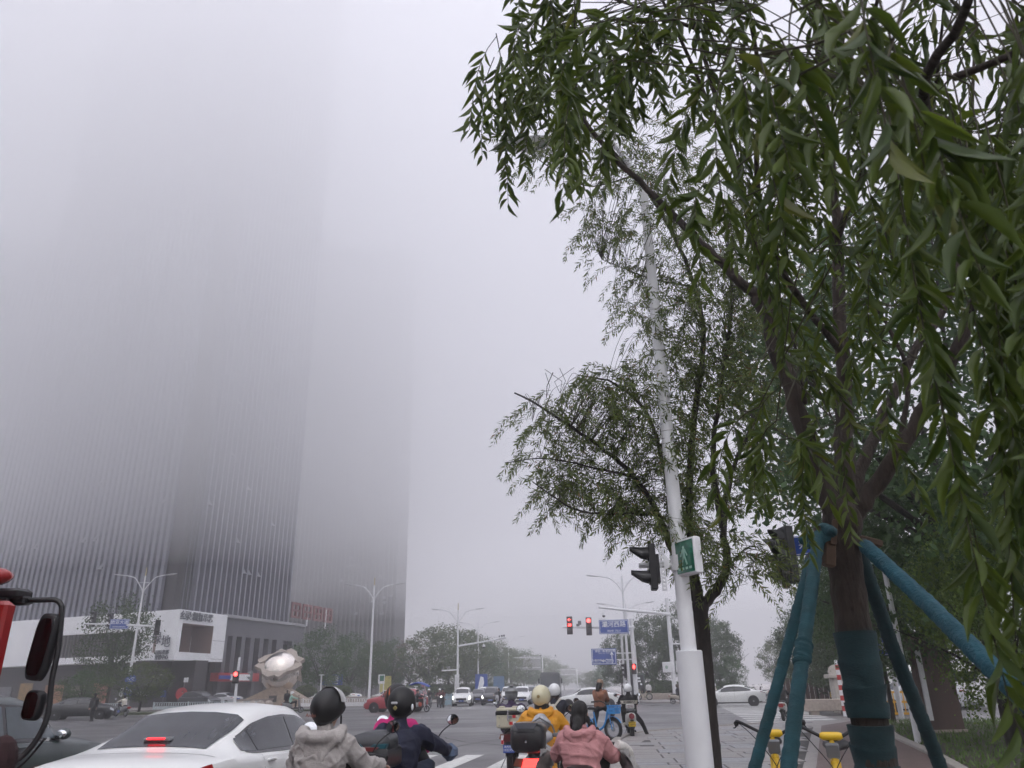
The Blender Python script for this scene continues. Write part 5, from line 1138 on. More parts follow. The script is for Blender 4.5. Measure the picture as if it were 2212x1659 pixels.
    yf = L / 2; g_ = MB(); g_.prism([(-.42, .50), (.42, .50), (.50, .62), (.44, .70), (-.44, .70), (-.50, .62)], yf - .06, yf + .012, 'Y'); g_.obj('grille', BLACK_G, t); MB().prism([(-.55, .30), (.55, .30), (.50, .42), (-.50, .42)], yf - .12, yf + .008, 'Y').obj('lower_intake', BLACK, t)
    pl_ = MB().box((0, yf + .018, .46), (.44, .012, .14)).obj('number_plate', plate_m, t)
    if plate_txt: text_mesh('lettering', plate_txt, .11, SIGN_W, pl_, (0, yf + .028, .46), (rad(90), 0, math.pi), .002)
    pl2 = MB().box((0, -yf - .012, .78), (.44, .014, .14)).obj('number_plate', plate_m, t)
    MB().box((0, -yf + .02, .40), (1.2, .1, .14), None, .03).obj('rear_bumper_trim', trim, t)
    for sx in (-1, 1): MB().box((sx * .52, -yf + .0, .36), (.2, .1, .06), None, .02).obj('exhaust', CHROME, t)
    if rails:
        for sd in (-1, 1): MB().tube([pt(f, 7.9, sd) + Vector((0, 0, .03)) for f in np.linspace(.16, .56, 8)], .018, 6).obj('roof_rail', CHROME, t)
    if brake:
        p = pt(.172, 10, 1); q = pt(.165, 10, 1); MB().box(p + Vector((0, -.012, .035)), (.17, .04, .018), None, .006).obj('brake_light', M('lit_brake', (.6, .02, .02), .3, var=0, emit=(1, .02, .03), es=1.5), t); MB().box(p + Vector((0, .045, .025)), (.27, .10, .04), None, .012).obj('brake_light_housing', GREY, t)
    return t, pt
def car(label, kind, loc, rz, paint, group=None, cat='car', **k):
    t = thing('parked_car' if 'parked' in label else 'car', label, cat, loc, rz, group); build_car(t, kind, paint, **k); return t
# ------------------------------------------------------------------ the white sedan close on the left, the dark car beyond, the red truck
PW_ = car_paint('white_car', (.74, .75, .74)); PDG = car_paint('dark_green_car', (.035, .05, .05)); PBK = car_paint('black_car', (.018, .019, .022)); PRED = car_paint('red_car', (.33, .022, .035)); PGR = car_paint('grey_car', (.10, .105, .12)); PSIL = car_paint('silver_car', (.45, .46, .48))
p = at(352, 1617, 7.3); LW = 4.72
car('white sedan close by with its red brake light lit', 'sedan', (p.x - .10, 7.3 + LW * (.5 - .152), 0), rad(-1.0), PW_, brake=True, glass=M('tinted_glass', (.035, .038, .045), .12, var=.35, vs=6, spec=.6, stretch=(5, 1, 1)), plate_txt='陕A')
p = at(140, 1580, 10.8); car('dark green grey car in the lane left of the white sedan', 'suv', (p.x - .95, 10.9 - 4.6 * .165, -.05), rad(0), PDG, glass=M('green_glass', (.06, .075, .085), .08, var=.2, spec=.6), cat='car')
tr = thing('truck', 'red truck cab at the left edge with black mirrors on a bent arm', 'truck', at(34, 1400, 5.0).to_2d().to_3d()); TO = tr.location
REDT = car_paint('truck_red', (.28, .012, .012), .35)
mb = MB(); rs = []
for z, dy, dx in ((.45, 0, 0), (.9, .0, .0), (1.5, -.02, -.0), (2.05, -.08, -.03), (2.35, -.16, -.06), (2.5, -.3, -.13), (2.62, -.6, -.3), (2.66, -1.0, -.6)):
    rs.append([Vector(p_) for p_ in ((0 + dx, .0 + dy - .12, z), (-.12 + dx, dy, z), (-2.2 - dx, dy, z), (-2.35 - dx, -.12 + dy, z), (-2.35 - dx, -2.2, z), (dx, -2.2, z))])
mb.rings(rs); mb.obj('cab', REDT, tr, 35)
MB().prism([(-.22, 1.35), (-2.12, 1.35), (-2.08, 2.1), (-.26, 2.1)], -.05, .03, 'Y').obj('windscreen', GLASS_D, tr); MB().prism([(-.45, 1.35), (-1.45, 1.35), (-1.45, 2.1), (-.6, 2.1)], -.01, .012, 'X').obj('side_window', GLASS_D, tr)
MB().prism([(-.40, .5), (-.36, .5), (-.36, 2.2), (-.40, 2.2)], -.01, .01, 'X').obj('door_gap', BLACK, tr); MB().box((-.06, -.13, 1.3), (.14, .10, 1.7), None, .03).obj('corner_post', REDT, tr); MB().box((-1.1, .04, .62), (2.3, .16, .3), None, .04).obj('bumper', BLACK, tr)
wheel(tr, (-.16, -.8, .5), .5, .28, n=28); wheel(tr, (-2.2, -.8, .5), .5, .28, n=28)
def tl(x, y, Y): return at(x, y, Y) - TO
mb = MB(); a = tl(0, 1283, 5.0); b = tl(52, 1286, 5.05); mb.box((a + b) / 2 + Vector((-.1, 0, 0)), ((b - a).length + .25, .16, .075), None, .02); mb.box(tl(40, 1298, 5.05), (.16, .10, .06), None, .015); mb.box(tl(8, 1310, 5.0), (.12, .1, .14), None, .02); mb.obj('mirror_bracket', BLACK, tr, 40)
arm = curve_pts([tl(45, 1297, 5.05), tl(90, 1296, 5.06), tl(118, 1296, 5.07), tl(131, 1305, 5.08), tl(133, 1325, 5.08), tl(126, 1400, 5.08), tl(112, 1470, 5.07), tl(104, 1540, 5.06), tl(84, 1590, 5.04), tl(50, 1632, 5.0), tl(20, 1650, 4.95)], 4)
mb = MB(); mb.tube(arm, .0185, 10); mb.obj('mirror_arm', BLACK, tr, True)
mb = MB(); mb.tube(curve_pts([tl(98, 1595, 5.05), tl(60, 1640, 5.02), tl(25, 1672, 4.98)], 4), .008, 6); mb.obj('wiper_rod', BLACK, tr, True)
def mirror_head(px0, py0, px1, py1, Y, nm):
    a, b = tl(px0, py0, Y), tl(px1, py1, Y); c = (a + b) / 2; w_, h_ = abs(b.x - a.x), abs(b.z - a.z); m = MB()
    w_ *= .62; loft_y(m, [(-.055, 0, 0, w_ * .42, h_ * .46, 4), (-.045, 0, 0, w_ * .47, h_ * .49, 4), (-.01, 0, 0, w_ * .5, h_ * .5, 4), (.02, 0, 0, w_ * .40, h_ * .44, 3.5), (.035, 0, 0, w_ * .25, h_ * .3, 3)], 24); o = m.obj(nm, BLACK, tr, 40, loc=c, rot=(0, rad(6), rad(-8)))
    g_ = MB(); loft_y(g_, [(-.0575, 0, 0, w_ * .38, h_ * .42, 4), (-.059, 0, 0, w_ * .37, h_ * .41, 4)], 24); g_.obj('mirror_glass', M('dim_mirror', (.06, .065, .075), .04, 1.0, var=0), o); return o
mirror_head(74, 1326, 126, 1471, 5.1, 'main_mirror'); mirror_head(53, 1491, 106, 1556, 5.08, 'wide_mirror')
mb = MB()
for k in range(900):
    d = Vector(rng.normal(size=3)); d.normalize(); a = tl(2, 1640, 4.55) + d * .07; b = a + d * random.uniform(.02, .06) + Vector((0, 0, -.012)); sd = d.orthogonal().normalized() * .0012; mb.add([a - sd, a + sd, b], [(0, 1, 2)])
mb.ell(tl(2, 1640, 4.55), (.085, .085, .13), 12, 8); fz = mb.obj('brush_guard', M('dark_bristle', (.03, .012, .014), .9, var=.3), tr); fz['kind'] = 'stuff'
MB().tube([tl(2, 1640, 4.55) + Vector((-.3, 0, -.2)), tl(2, 1640, 4.55)], .02, 6).obj('brush_stalk', BLACK, tr)
mb = MB(); mb.ell(tl(-6, 1245, 5.0), (.10, .10, .06), 12, 8); mb.obj('marker_lamp', RED_L, tr, True)

# ------------------------------------------------------------------ riders waiting at the line
def spot(x, y, Y): q = at(x, y, Y); return Vector((q.x, Y, 0))
LGREY = cloth('light_grey_jacket', (.36, .335, .32), .8, .08, .3); NAVY = cloth('navy_jacket', (.007, .010, .032), .75, .15, .3); MAG = cloth('magenta_jacket', (.50, .015, .16)); PURP = cloth('purple_jacket', (.03, .012, .055), .6)
YELJ = cloth('yellow_raincoat', (.68, .30, .012), .42, .06, .15); PINK = cloth('pink_jacket', (.47, .22, .225), .7, .06, .3); BRN = cloth('brown_jacket', (.26, .115, .065), .7, .08); BLKC = cloth('black_cloth', (.007, .007, .008), .8); CHAR = cloth('charcoal_trousers', (.03, .028, .03), .85); JEAN = cloth('dark_jeans', (.022, .032, .06), .85); CREAMC = cloth('cream_cloth', (.55, .52, .45), .75); DNAVY = cloth('dark_navy_coat', (.014, .016, .028), .8); MINT = cloth('mint_jacket', (.30, .50, .43)); MAROON = cloth('maroon_coat', (.13, .03, .03), .6); WHOOD = cloth('white_hoodie', (.62, .62, .62), .8)
SHW = M('white_shoe', (.62, .62, .60), .6, var=.06); HB = M('helmet_matt_black', (.007, .007, .008), .5, var=.15, bump=.04, bs=90); HG = M('helmet_grey', (.21, .22, .23), .35, coat=.4); HC = M('helmet_cream', (.63, .59, .40), .25, coat=.6); HW = M('helmet_white', (.72, .73, .74), .25, coat=.6); VIS = M('clear_visor', (.55, .57, .58), .15, trans=.5, var=0); TAN_C = cloth('tan_cap', (.30, .21, .15), .8)

# grey jacket, black helmet with a pale visor
o = spot(708, 1540, 6.4) + Vector((0, .18, 0)); rz = rad(-3)
scooter('black scooter under the rider in the light grey jacket', o, rz, M('scooter_black', (.015, .015, .017), .3, coat=.4))
t = person('person in a light grey hooded jacket and black helmet on a scooter', o, rz, dict(jacket=LGREY, trousers=CHAR, helmet=HB, hrim=BLACK, visor=None, hair=HAIR, hairlen=.08, wr=.014, ws=11, jvox=.012, jsm=3, bulk=1.13, hs=1.0, hback=-.115, shoe=SHW), hip=(0, -.24, .76), hands=((-.34, .22, .98), (.33, .24, .97)), look=(.28, .96, .0), vox=.014, w=.96, elbow=(.45, -.3, -.8))
hood(t, LGREY, 1.32, .19, .011)
hm, Rh, ch_ = PERS[t.name]
v = MB(); G_ = []
for i in range(9):
    th = rad(14 + 62 * i / 8); G_.append([ch_ + Rh @ Vector((.139 * math.sin(th) * math.cos(az), .008 + .165 * math.sin(th) * math.sin(az), .158 * math.cos(th))) for az in [rad(90 + (k / 16 - .5) * 186) for k in range(17)]])
v.rings(G_, cap=False, close=False); v.obj('visor', M('pale_visor', (.42, .42, .42), .2, var=.1, coat=.5), hm, 60)
text_mesh('script_mark', 'Andes', .04, M('dull_copper_print', (.28, .10, .07), .5), hm, ch_ + Rh @ Vector((-.035, -.156, -.055)), Rh.to_euler(), extrude=.001).rotation_euler = (Rh @ Matrix.Rotation(rad(84), 3, 'X')).to_euler()
MB().tube([ch_ + Rh @ Vector((.125, .02, -.06)), ch_ + Rh @ Vector((.10, .055, -.15)), ch_ + Rh @ Vector((.03, .07, -.185))], .007, 6).obj('chin_strap', BLACK, hm)

# navy jacket with a child in magenta in front
o = spot(868, 1523, 7.8) + Vector((0, .18, 0)); rz = rad(-4)
sn = scooter('black scooter with a dark grey top case under the navy jacket rider', o, rz, M('scooter_black'), case='dark')
for ch in sn.children:
    if ch.name.startswith('top_case'): ch.location = (-.05, .12, .06)
    if ch.name.startswith('case_mount'): ch.location = (0, .12, .03)
t = person('person in a navy jacket and matt black helmet on a scooter', o, rz, dict(jacket=NAVY, trousers=JEAN, helmet=HB, hair=HAIR, hairlen=.05, wr=.010, ws=8, jvox=.013, bulk=1.16, hs=1.06, hback=-.12, hfront=-.0), hip=(0, -.22, .76), hands=((-.33, .26, 1.0), (.36, .28, .98)), look=(.05, 1, -.02), vox=.016, w=1.02, elbow=(.7, -.3, -.65))
hm, Rh, ch_ = PERS[t.name]; MB().box(ch_ + Rh @ Vector((-.01, -.168, .0)), (.062, .012, .022), Rh, .008).obj('reflector', M('pale_reflector', (.5, .5, .52), .3), hm); MB().box(ch_ + Rh @ Vector((.0, -.166, -.045)), (.034, .012, .034), Rh @ Matrix.Rotation(.785, 3, 'Y'), .004).obj('badge', M('gold_badge', (.30, .26, .10), .4), hm); MB().ell(ch_ + Rh @ Vector((.134, -.06, -.04)), (.012, .02, .03), 8, 6).obj('side_badge', SIGN_W, hm)
MB().box(PERS2[t.name]['wr'][1] + Vector((.0, .06, -.02)), (.13, .20, .16), None, .05).obj('mitten', M('blue_grey_mitt', (.10, .14, .22), .8, var=.15), t)
t = person('child in a magenta jacket and orange helmet in front of the navy rider', o + Vector((-.06, .38, 0)), rz + rad(8), dict(jacket=MAG, trousers=JEAN, helmet=HB, hair=HAIR, hairlen=.05, wr=.005, bulk=1.0, hs=1.0), hip=(-.12, .02, .88), neck=(-.14, .03, 1.27), hands=((-.28, .32, 1.02), (.12, .36, 1.02)), feet=((-.1, .3, .40), (.08, .3, .40)), vox=.018, w=.85)
hm, Rh, ch_ = PERS[t.name]
FL = M('flame_orange', (.60, .14, .04), .35, coat=.4)
for sx in (-1, 1):
    for k_ in range(4):
        G_ = []
        for i in range(6):
            az = rad(-90 + sx * (22 + 22 * k_ + i * 3)); hw = .30 * (1 - i / 5.2); zc0 = .2 + i * .13
            G_.append([ch_ + Rh @ Vector((.136 * math.cos(az) * math.cos(e_), .161 * math.sin(az) * math.cos(e_), .15 * math.sin(e_))) for e_ in (zc0 - hw, zc0 - hw * .5, zc0, zc0 + hw * .4)])
        f_ = MB(); f_.rings(G_, cap=False, close=False); f_.obj('flame_print', FL, hm, 60)
q = PERS2[t.name]; MB().ell(Vector((-.25, .45, 1.10)), (.055, .08, .05), 12, 8).obj('hand_guard', M('pale_guard', (.6, .58, .52), .4), sn, True)
text_mesh('number', '9', .05, SIGN_W, hm, ch_ + Rh @ Vector((0, -.16, .06)), (rad(80), 0, rz), .001)

# purple jacket, cream top case
o = spot(1103, 1500, 16.9) + Vector((0, .2, 0)); rz = rad(2)
scooter('dark scooter with a cream top case and blue plate 1022757', o, rz, M('scooter_dark_brown', (.025, .018, .02), .4), case='cream', plate_txt=('陕西西安', '1022757'), tail=M('dim_red_lens', (.10, .012, .014), .3))
t = person('person in a dark purple jacket and grey helmet behind a cream case', o, rz, dict(jacket=PURP, trousers=BLKC, helmet=HG, hback=-.16, hs=1.06, hfront=-.09, hair=HAIR, hairlen=.1, wr=.008, jvox=.016, bulk=1.2), hip=(0, -.16, .76), look=(-.05, 1, 0), w=1.12, vox=.018)
hm, Rh, ch_ = PERS[t.name]; v = MB(); v.box(ch_ + Rh @ Vector((0, -.02, .148)), (.10, .2, .02), Rh, .01); v.obj('vent', HG, hm)
A = MB(); rs = []
for j in range(15): a = math.pi * (1.5 + (j / 14 - .5) * .9); rs.append([ch_ + Rh @ Vector((.139 * math.cos(a), .165 * math.sin(a), zz)) for zz in (.0, .045)])
A.rings(rs, cap=False, close=False); A.obj('band', M('dark_grey_band', (.10, .105, .11), .3), hm)
q = PERS2[t.name]; text_mesh('chest_mark', 'CAMEL', .035, SIGN_W, t, q['sh'][1] + Vector((-.03, -.135, -.05)), (rad(82), 0, 0), .001)

# yellow raincoat
o = spot(1165, 1509, 11.4) + Vector((0, .2, 0)); rz = rad(-4)
sy = scooter('black scooter with a black top case and lit red tail light', o + Vector((.02, 0, 0)), rz, M('scooter_gloss_black', (.012, .011, .012), .22, coat=.6), case='black', tail=RED_ON, tailw=.15)
for ch in sy.children:
    if ch.name.startswith('top_case'): ch.location = (-.05, .0, -.13); ch.scale = (1.0, 1, 1.08)
text_mesh('body_mark', 'TWIST', .05, CHROME, sy, (.168, -.55, .58), (rad(90), rad(-25), rad(90)), .002)
t = person('person in a yellow raincoat and cream helmet behind a black top case', o, rz, dict(jacket=YELJ, trousers=JEAN, helmet=HC, hback=-.125, hs=1.05, hfront=.0, hrim=M('brown_trim', (.10, .045, .025), .6), hair=HAIR, hairlen=.19, wr=.009, ws=8, jvox=.014, bulk=1.2, skirt=.42, sleeve=1.0), hip=(.02, -.14, .76), hands=((-.36, .30, 1.0), (.36, .28, 1.0)), look=(.12, 1, -.0), vox=.016, w=1.1)
hood(t, YELJ, 1.2, .07, .012)
hm, Rh, ch_ = PERS[t.name]; MB().lathe([(.012, -.004), (.022, -.004), (.022, .004), (.012, .004)], 16, (0, 0, 0), 'Y').obj('badge', M('brass_badge', (.32, .24, .10), .4, .6), hm, loc=ch_ + Rh @ Vector((.005, -.158 * 1.05, -.005)))
q = PERS2[t.name]
bk = thing('backpack', 'grey and white patterned backpack on the yellow raincoat', 'backpack', o, rz)
mb = MB(); c_ = q['nk'] + Vector((.03, -.26, -.30))
for zz, w_, d_ in ((.20, .10, .05), (.16, .14, .08), (0, .165, .10), (-.18, .16, .10), (-.24, .12, .07)): mb.ell(c_ + Vector((0, 0, zz)), (w_, d_, .09), 14, 8)
remesh('bag', mb, .014, M('marble_bag', (.42, .43, .46), .6, var=.45, vs=7), bk, 3, .004, 12)
MB().tube([c_ + Vector((-.15, -.07, .15)), c_ + Vector((0, -.12, .235)), c_ + Vector((.16, -.06, .14)), c_ + Vector((.19, -.05, .05))], .012, 6).obj('zip_band', GREY, bk); MB().box(c_ + Vector((.2, -.02, .02)), (.09, .03, .05), None, .01).obj('buckle', GREY, bk)

# cream backpack rider with a white helmet
o = spot(1199, 1494, 17.6) + Vector((0, .2, 0)); rz = rad(-8)
scooter('pale green scooter with a cream back rest and blue plate', o, rz, M('scooter_pale_green', (.33, .42, .34), .3, coat=.4), plate_txt=('陕西西安', '12553'))
t = person('person in a dark navy coat and white helmet with a cream backpack', o, rz, dict(jacket=DNAVY, trousers=BLKC, helmet=HW, hback=-.10, hs=1.04, hair=HAIR2, hairlen=.17, wr=.006, bulk=1.15, skirt=.35), hip=(0, -.2, .80), look=(.03, 1, 0), vox=.02, feet=((-.12, .22, .36), (.34, -.05, .06)), w=1.08)
q = PERS2[t.name]; bk = thing('backpack', 'cream drawstring backpack on the dark navy coat', 'backpack', o, rz); c_ = q['nk'] + Vector((0, -.22, -.27)); mb = MB()
for zz, w_ in ((.14, .07), (.08, .11), (-.02, .14), (-.12, .15), (-.17, .12)): mb.ell(c_ + Vector((0, 0, zz)), (w_, .08, .07), 14, 8)
remesh('bag', mb, .014, CREAMC, bk, 3, .006, 14)
for sx in (-1, 1): MB().tube([c_ + Vector((sx * .05, -.02, .17)), q['sh'][(sx + 1) // 2] + Vector((-sx * .06, -.03, .09)), q['sh'][(sx + 1) // 2] + Vector((-sx * .04, .12, -.02))], .022, 6).obj('strap', CREAMC, bk)
MB().box((-.02, -.58, .98), (.30, .07, .20), None, .05).obj('back_rest', M('cream_pad', (.55, .53, .45), .4, coat=.3), [x for x in bpy.data.objects if x.get('label', '').startswith('pale green scooter')][0]).location = (.05, 0, 0)

# pink jacket, long curly hair, on a low trike with a blanket
o = spot(1256, 1545, 8.7) + Vector((0, .18, 0)); rz = rad(-5)
st = scooter('low electric scooter hung with a pale fur-lined lap blanket', o, rz, M('scooter_charcoal', (.03, .03, .033), .4), bar_h=.95, mirrors=False)
t = person('person in a pink hooded jacket with a low dark ponytail', o, rz, dict(jacket=PINK, trousers=BLKC, hair=HAIR, hairlen=.1, wr=.014, ws=10, jvox=.012, bulk=1.2, hairx=[((0, -.09, -.06), (.0, -.135, -.14), .055, .05), ((0, -.135, -.14), (.01, -.12, -.24), .055, .025), ((.08, .0, -.03), (.10, .01, -.16), .022, .012), ((-.08, -.02, -.03), (-.105, -.03, -.17), .026, .014), ((.085, .02, -.12), (.12, .0, -.17), .014, .008), ((-.09, -.03, -.14), (-.13, -.05, -.17), .014, .008)]), hip=(0, -.26, .64), hands=((-.30, .22, .88), (.34, .20, .86)), look=(.18, 1, -.05), vox=.014, w=.95, elbow=(.45, -.3, -.85))
hood(t, PINK, 1.12, .16, .011)
q = PERS2[t.name]; bl = thing('lap_blanket', 'pale quilted lap blanket hanging round the pink jacket rider', 'blanket', o, rz)
for sx in (-1, 1):
    G = []
    for i in range(9):
        y = -.05 + i * .09; G.append([Vector((sx * (.38 + .06 * math.sin(i * 1.7 + k) + .035 * k), y, .92 - k * .11 + .02 * math.sin(i * 2.1))) for k in range(8)])
    mb = MB(); mb.rings(G, cap=False, close=False); mb.rings([[p_ + Vector((sx * .03, 0, 0)) for p_ in r_] for r_ in G], cap=False, close=False)
    remesh('flap', MB(), .02, CREAMC, bl) if False else mb.obj('flap', M('quilted_pale', (.38, .37, .36), .7, var=.25, vs=12, bump=.3, bs=20), bl, 60)
MB().tube(curve_pts([(.34, .12, .96), (.42, .2, .93), (.45, .35, .86), (.43, .5, .78)], 4), [.05, .06, .05, .05] + [.05] * 9, 8).obj('fur_edge', M('white_fur', (.6, .58, .55), .9, var=.2, vs=20, bump=.6, bs=60), bl, True)

# woman with a tan cap on a blue share bike, turned to the right
def bicycle(label, loc, rz, mf, basket=True, mb_=BLACK, group=None, saddle=.92, frame_m=None):
    t = thing('bicycle', label, 'bicycle', loc, rz, group)
    for y, nm in ((.52, 'wheel'), (-.52, 'wheel')): 
        o = wheel(t, (0, y, .33), .33, .045, spokes=18, n=32); 
        A = MB(); A.rings([[Vector((x, y + math.cos(a) * r_, .33 + math.sin(a) * r_)) for x, r_ in ((-.028, .345), (0, .36), (.028, .345), (0, .352))] for a in ([rad(30 + k * 16) for k in range(9)])]); A.obj('mudguard', mf, t, 50)
    m = MB(); m.tube(curve_pts([(0, .36, .86), (0, .22, .45), (0, .0, .30), (0, -.1, .30)], 4), .034, 10); m.tube([(0, -.08, .30), (0, -.18, .80)], .022, 8); m.tube([(.05, -.52, .33), (.02, -.08, .30)], .014, 6); m.tube([(-.05, -.52, .33), (-.02, -.08, .30)], .014, 6); m.tube([(.05, -.52, .33), (0, -.16, .66)], .012, 6); m.tube([(-.05, -.52, .33), (0, -.16, .66)], .012, 6); m.obj('frame', mf, t, 50)
    m = MB()
    for sx in (-1, 1): m.tube([(sx * .055, .52, .33), (sx * .05, .44, .66), (0, .37, .84)], .015, 8)
    m.tube([(0, .38, .80), (0, .34, 1.0)], .02, 8); m.obj('fork', mf, t, 50)
    m = MB(); m.tube(curve_pts([(-.29, .10, 1.10), (-.27, .26, 1.12), (-.14, .34, 1.06), (0, .34, 1.0), (.14, .34, 1.06), (.27, .26, 1.12), (.29, .10, 1.10)], 4), .014, 8); m.obj('handlebar', mb_, t, 50)
    for sx in (-1, 1): MB().tube([(sx * .29, .11, 1.10), (sx * .285, -.03, 1.085)], .02, 8).obj('grip', RUBBER, t); MB().tube(curve_pts([(sx * .27, .24, 1.11), (sx * .30, .18, 1.07), (sx * .315, .06, 1.06)], 3), .006, 5).obj('brake_lever', mb_, t); MB().tube(curve_pts([(sx * .27, .25, 1.11), (sx * .15, .5, 1.0), (0, .46, .78), (0, .45, .6)], 4), .004, 5).obj('cable', BLACK, t)
    m = MB(); loft_y(m, [(-.36, 0, saddle, .09, .03, 2.6), (-.28, 0, saddle + .01, .11, .045, 2.6), (-.14, 0, saddle, .06, .035, 2.4), (-.02, 0, saddle - .01, .025, .02, 2)], 14); m.obj('saddle', mb_, t, 50); MB().tube([(0, -.18, .76), (0, -.20, saddle)], .016, 8).obj('seat_post', STEEL, t)
    m = MB(); m.lathe([(.01, .03), (.09, .03), (.09, .05), (.01, .05)], 18, (0, -.06, .30), 'X'); m.box((.09, -.06 + .08, .28), (.02, .17, .025)); m.box((-.09, -.06 - .08, .32), (.02, .17, .025)); m.obj('crank', BLACK, t)
    for sx, dy, dz in ((1, .09, -.025), (-1, -.09, .03)): MB().box((sx * .14, -.06 + dy * 1.7, .30 + dz), (.09, .08, .02)).obj('pedal', BLACK, t)
    if basket:
        m = MB(); x0, x1, y0, y1, z0, z1 = -.17, .17, .46, .72, .78, .98
        for z, k in ((z0, .82), (z0 + .1, .92), (z1, 1.0)):
            c_ = Vector((0, (y0 + y1) / 2, z)); w_, d_ = (x1 - x0) / 2 * k, (y1 - y0) / 2 * k
            for a, b, dx, dy in ((0, d_, w_ * 2, .02), (0, -d_, w_ * 2, .02), (w_, 0, .02, d_ * 2), (-w_, 0, .02, d_ * 2)): m.box(c_ + Vector((a, b, 0)), (dx, dy, .05 if z != z1 else .03))
        for k in range(9):
            x = x0 + (x1 - x0) * k / 8
            for y, yy in ((y0, y0 + .02), (y1, y1 - .02)): m.tube([(x * .82, yy, z0), (x, y, z1)], .009, 4)
        for k in range(6):
            y = y0 + (y1 - y0) * k / 5
            for x in (x0, x1): m.tube([(x * .82, y, z0), (x, y, z1)], .009, 4)
        m.box((0, (y0 + y1) / 2, z0), (.28, .22, .012)); m.obj('basket', mf, t, 40)
    return t
BLUE = M('share_bike_blue', (.03, .26, .62), .4, coat=.3)
o = spot(1292, 1487, 24.6) + Vector((.30, -.25, 0)); rz = rad(-118)
o = gp(1316, 1600); o = Vector((o.x - .28, o.y, 0)); rz = rad(-126)
bicycle('bright blue share bike with a front basket', o, rz, BLUE, saddle=.90)
t = person('person in a brown jacket and tan cap sitting on a blue share bike', o, rz + rad(100), dict(jacket=BRN, trousers=CHAR, hair=HAIR, hairlen=.15, wr=.005, bulk=1.1, shoe=SHW, sole=SHW, size=1, jvox=.016, sleeve=1.0, toe=(0, 1)), hip=(-.0, .12, .98), neck=(.04, .10, 1.42), hands=((-.02, .40, 1.22), (.06, .42, 1.24)), feet=((-.26, .08, .0), (.26, .22, .36)), look=(.35, .9, -.25), vox=.018, knee=((-.1, 1, .1), (.3, 1, .5)), elbow=(.5, -.2, -.9), jl=.0)
q = PERS2[t.name]; Rm = q['Rm']; hc = q['hc']; mb = MB(); rs = []
for z, k in ((.03, 1.0), (.07, 1.0), (.10, .93), (.13, .75), (.145, .45), (.15, .1)): rs.append([hc + Rm @ Vector((.098 * k * math.cos(a * .3927), -.012 + .115 * k * math.sin(a * .3927), z)) for a in range(16)])
mb.rings(rs); cp_ = mb.obj('cap', TAN_C, t, 60); mb = MB(); mb.rings([[hc + Rm @ Vector((x, y, z + dz)) for x, y, z in ((-.085, .07, .035), (-.06, .15, .025), (0, .185, .02), (.06, .15, .025), (.085, .07, .035))] for dz in (0, .008)], cap=False, close=False); mb.obj('brim', TAN_C, cp_)
MB().tube([q['sh'][0] + Vector((.05, -.1, .06)), q['nk'] + Vector((.0, -.165, -.2)), q['hip'] + Vector((.19, -.05, .12))], .009, 6).obj('bag_strap', M('brown_strap', (.08, .035, .02), .6), t)
ph_ = thing('phone', 'dark phone held by the person on the blue bike', 'phone', o, rz + rad(100)); MB().box((.02, .50, 1.27), (.075, .012, .15), Euler((rad(-40), 0, 0)), .004).obj('body', BLACK_G, ph_)

# white helmet, black and white jacket, white scooter at the kerb
o = spot(1356, 1490, 26.3) + Vector((0, .25, 0)); rz = rad(3)
sw = scooter('white scooter with a round red rear lamp and yellow plate', o, rz, M('scooter_white', (.66, .66, .63), .3, coat=.4), tail=M('dull_red_disc', (.24, .02, .03), .5), tail_r=True, plate_txt=('陕西西安', '1189772'), plate_m=M('yellow_plate', (.70, .46, .02), .4), rack=True)
MB().box((0, -.50, .93), (.27, .06, .15), None, .03).obj('back_rest', M('pale_pad', (.58, .57, .56), .5), sw); text_mesh('lettering', '立马', .085, M('dull_red_print', (.25, .04, .05), .5), sw, (0, -.535, .93), extrude=.002); MB().tube([(0, -.5, .78), (0, -.5, .88)], .02, 6).obj('rest_stem', STEEL, sw)
def split_bw(c): return 1 if (1.0 < c.z < 1.10 and c.y < -.10) else 0
t = person('person in a black and white lettered jacket and white helmet on a white scooter', o, rz, dict(jacket=[BLKC, CREAMC], split=split_bw, trousers=BLKC, helmet=HW, hback=-.09, hs=1.06, hair=HAIR, hairlen=.04, wr=.005, bulk=1.26, shoe=M('pale_shoe', (.5, .47, .40), .7), sole=SHW, jvox=.016), hip=(0, -.22, .78), look=(.0, 1, 0), vox=.018, feet=((-.16, .2, .36), (.52, -.1, .0)), w=1.1, knee=((-.25, 1, .35), (.7, .7, .4)))
text_mesh('lettering', 'IEVEMENT', .085, BLACK, t, (0.0, -.40, 1.05), (rad(84), 0, 0), .002, bold=.002)

# ------------------------------------------------------------------ traffic on the far side
def cr(px_, py, rz, label, kind, paint, **k):
    o = gp(px_, py); return car(label, kind, (o.x, o.y, 0), rz, paint, **k)
Q = pole_at(826, 1537, 62); cc = car('red crossover turning left across the junction', 'suv', (Q.x + .9, Q.y + .3, 0), rad(84), PRED, rails=True, spokes=10, lights=False, plate_txt='陕AD', roof=None)
MB().prism([(-.35, 1.03), (-1.6, 1.12), (-1.75, 1.3), (-1.45, 1.35), (-.5, 1.25)], .80, .84, 'X').obj('pillar_panel', PSIL, cc).location = (0, -.1, .05)
Q = pole_at(1268, 1532, 58); car('white sedan crossing behind the waiting riders, red tail lamp', 'sedan', (Q.x + .1, Q.y + 1, 0), rad(90), PW_, spokes=10)
Q = pole_at(1574, 1523, 62); car('white sedan leaving to the left beyond the right zebra crossing', 'sedan', (Q.x + 0.3, Q.y, 0), rad(80), PW_, spokes=8, taillit=M('dark_red_lens', (.10, .012, .03), .25), rim=M('alloy_two_tone', (.3, .3, .31), .3, .8))
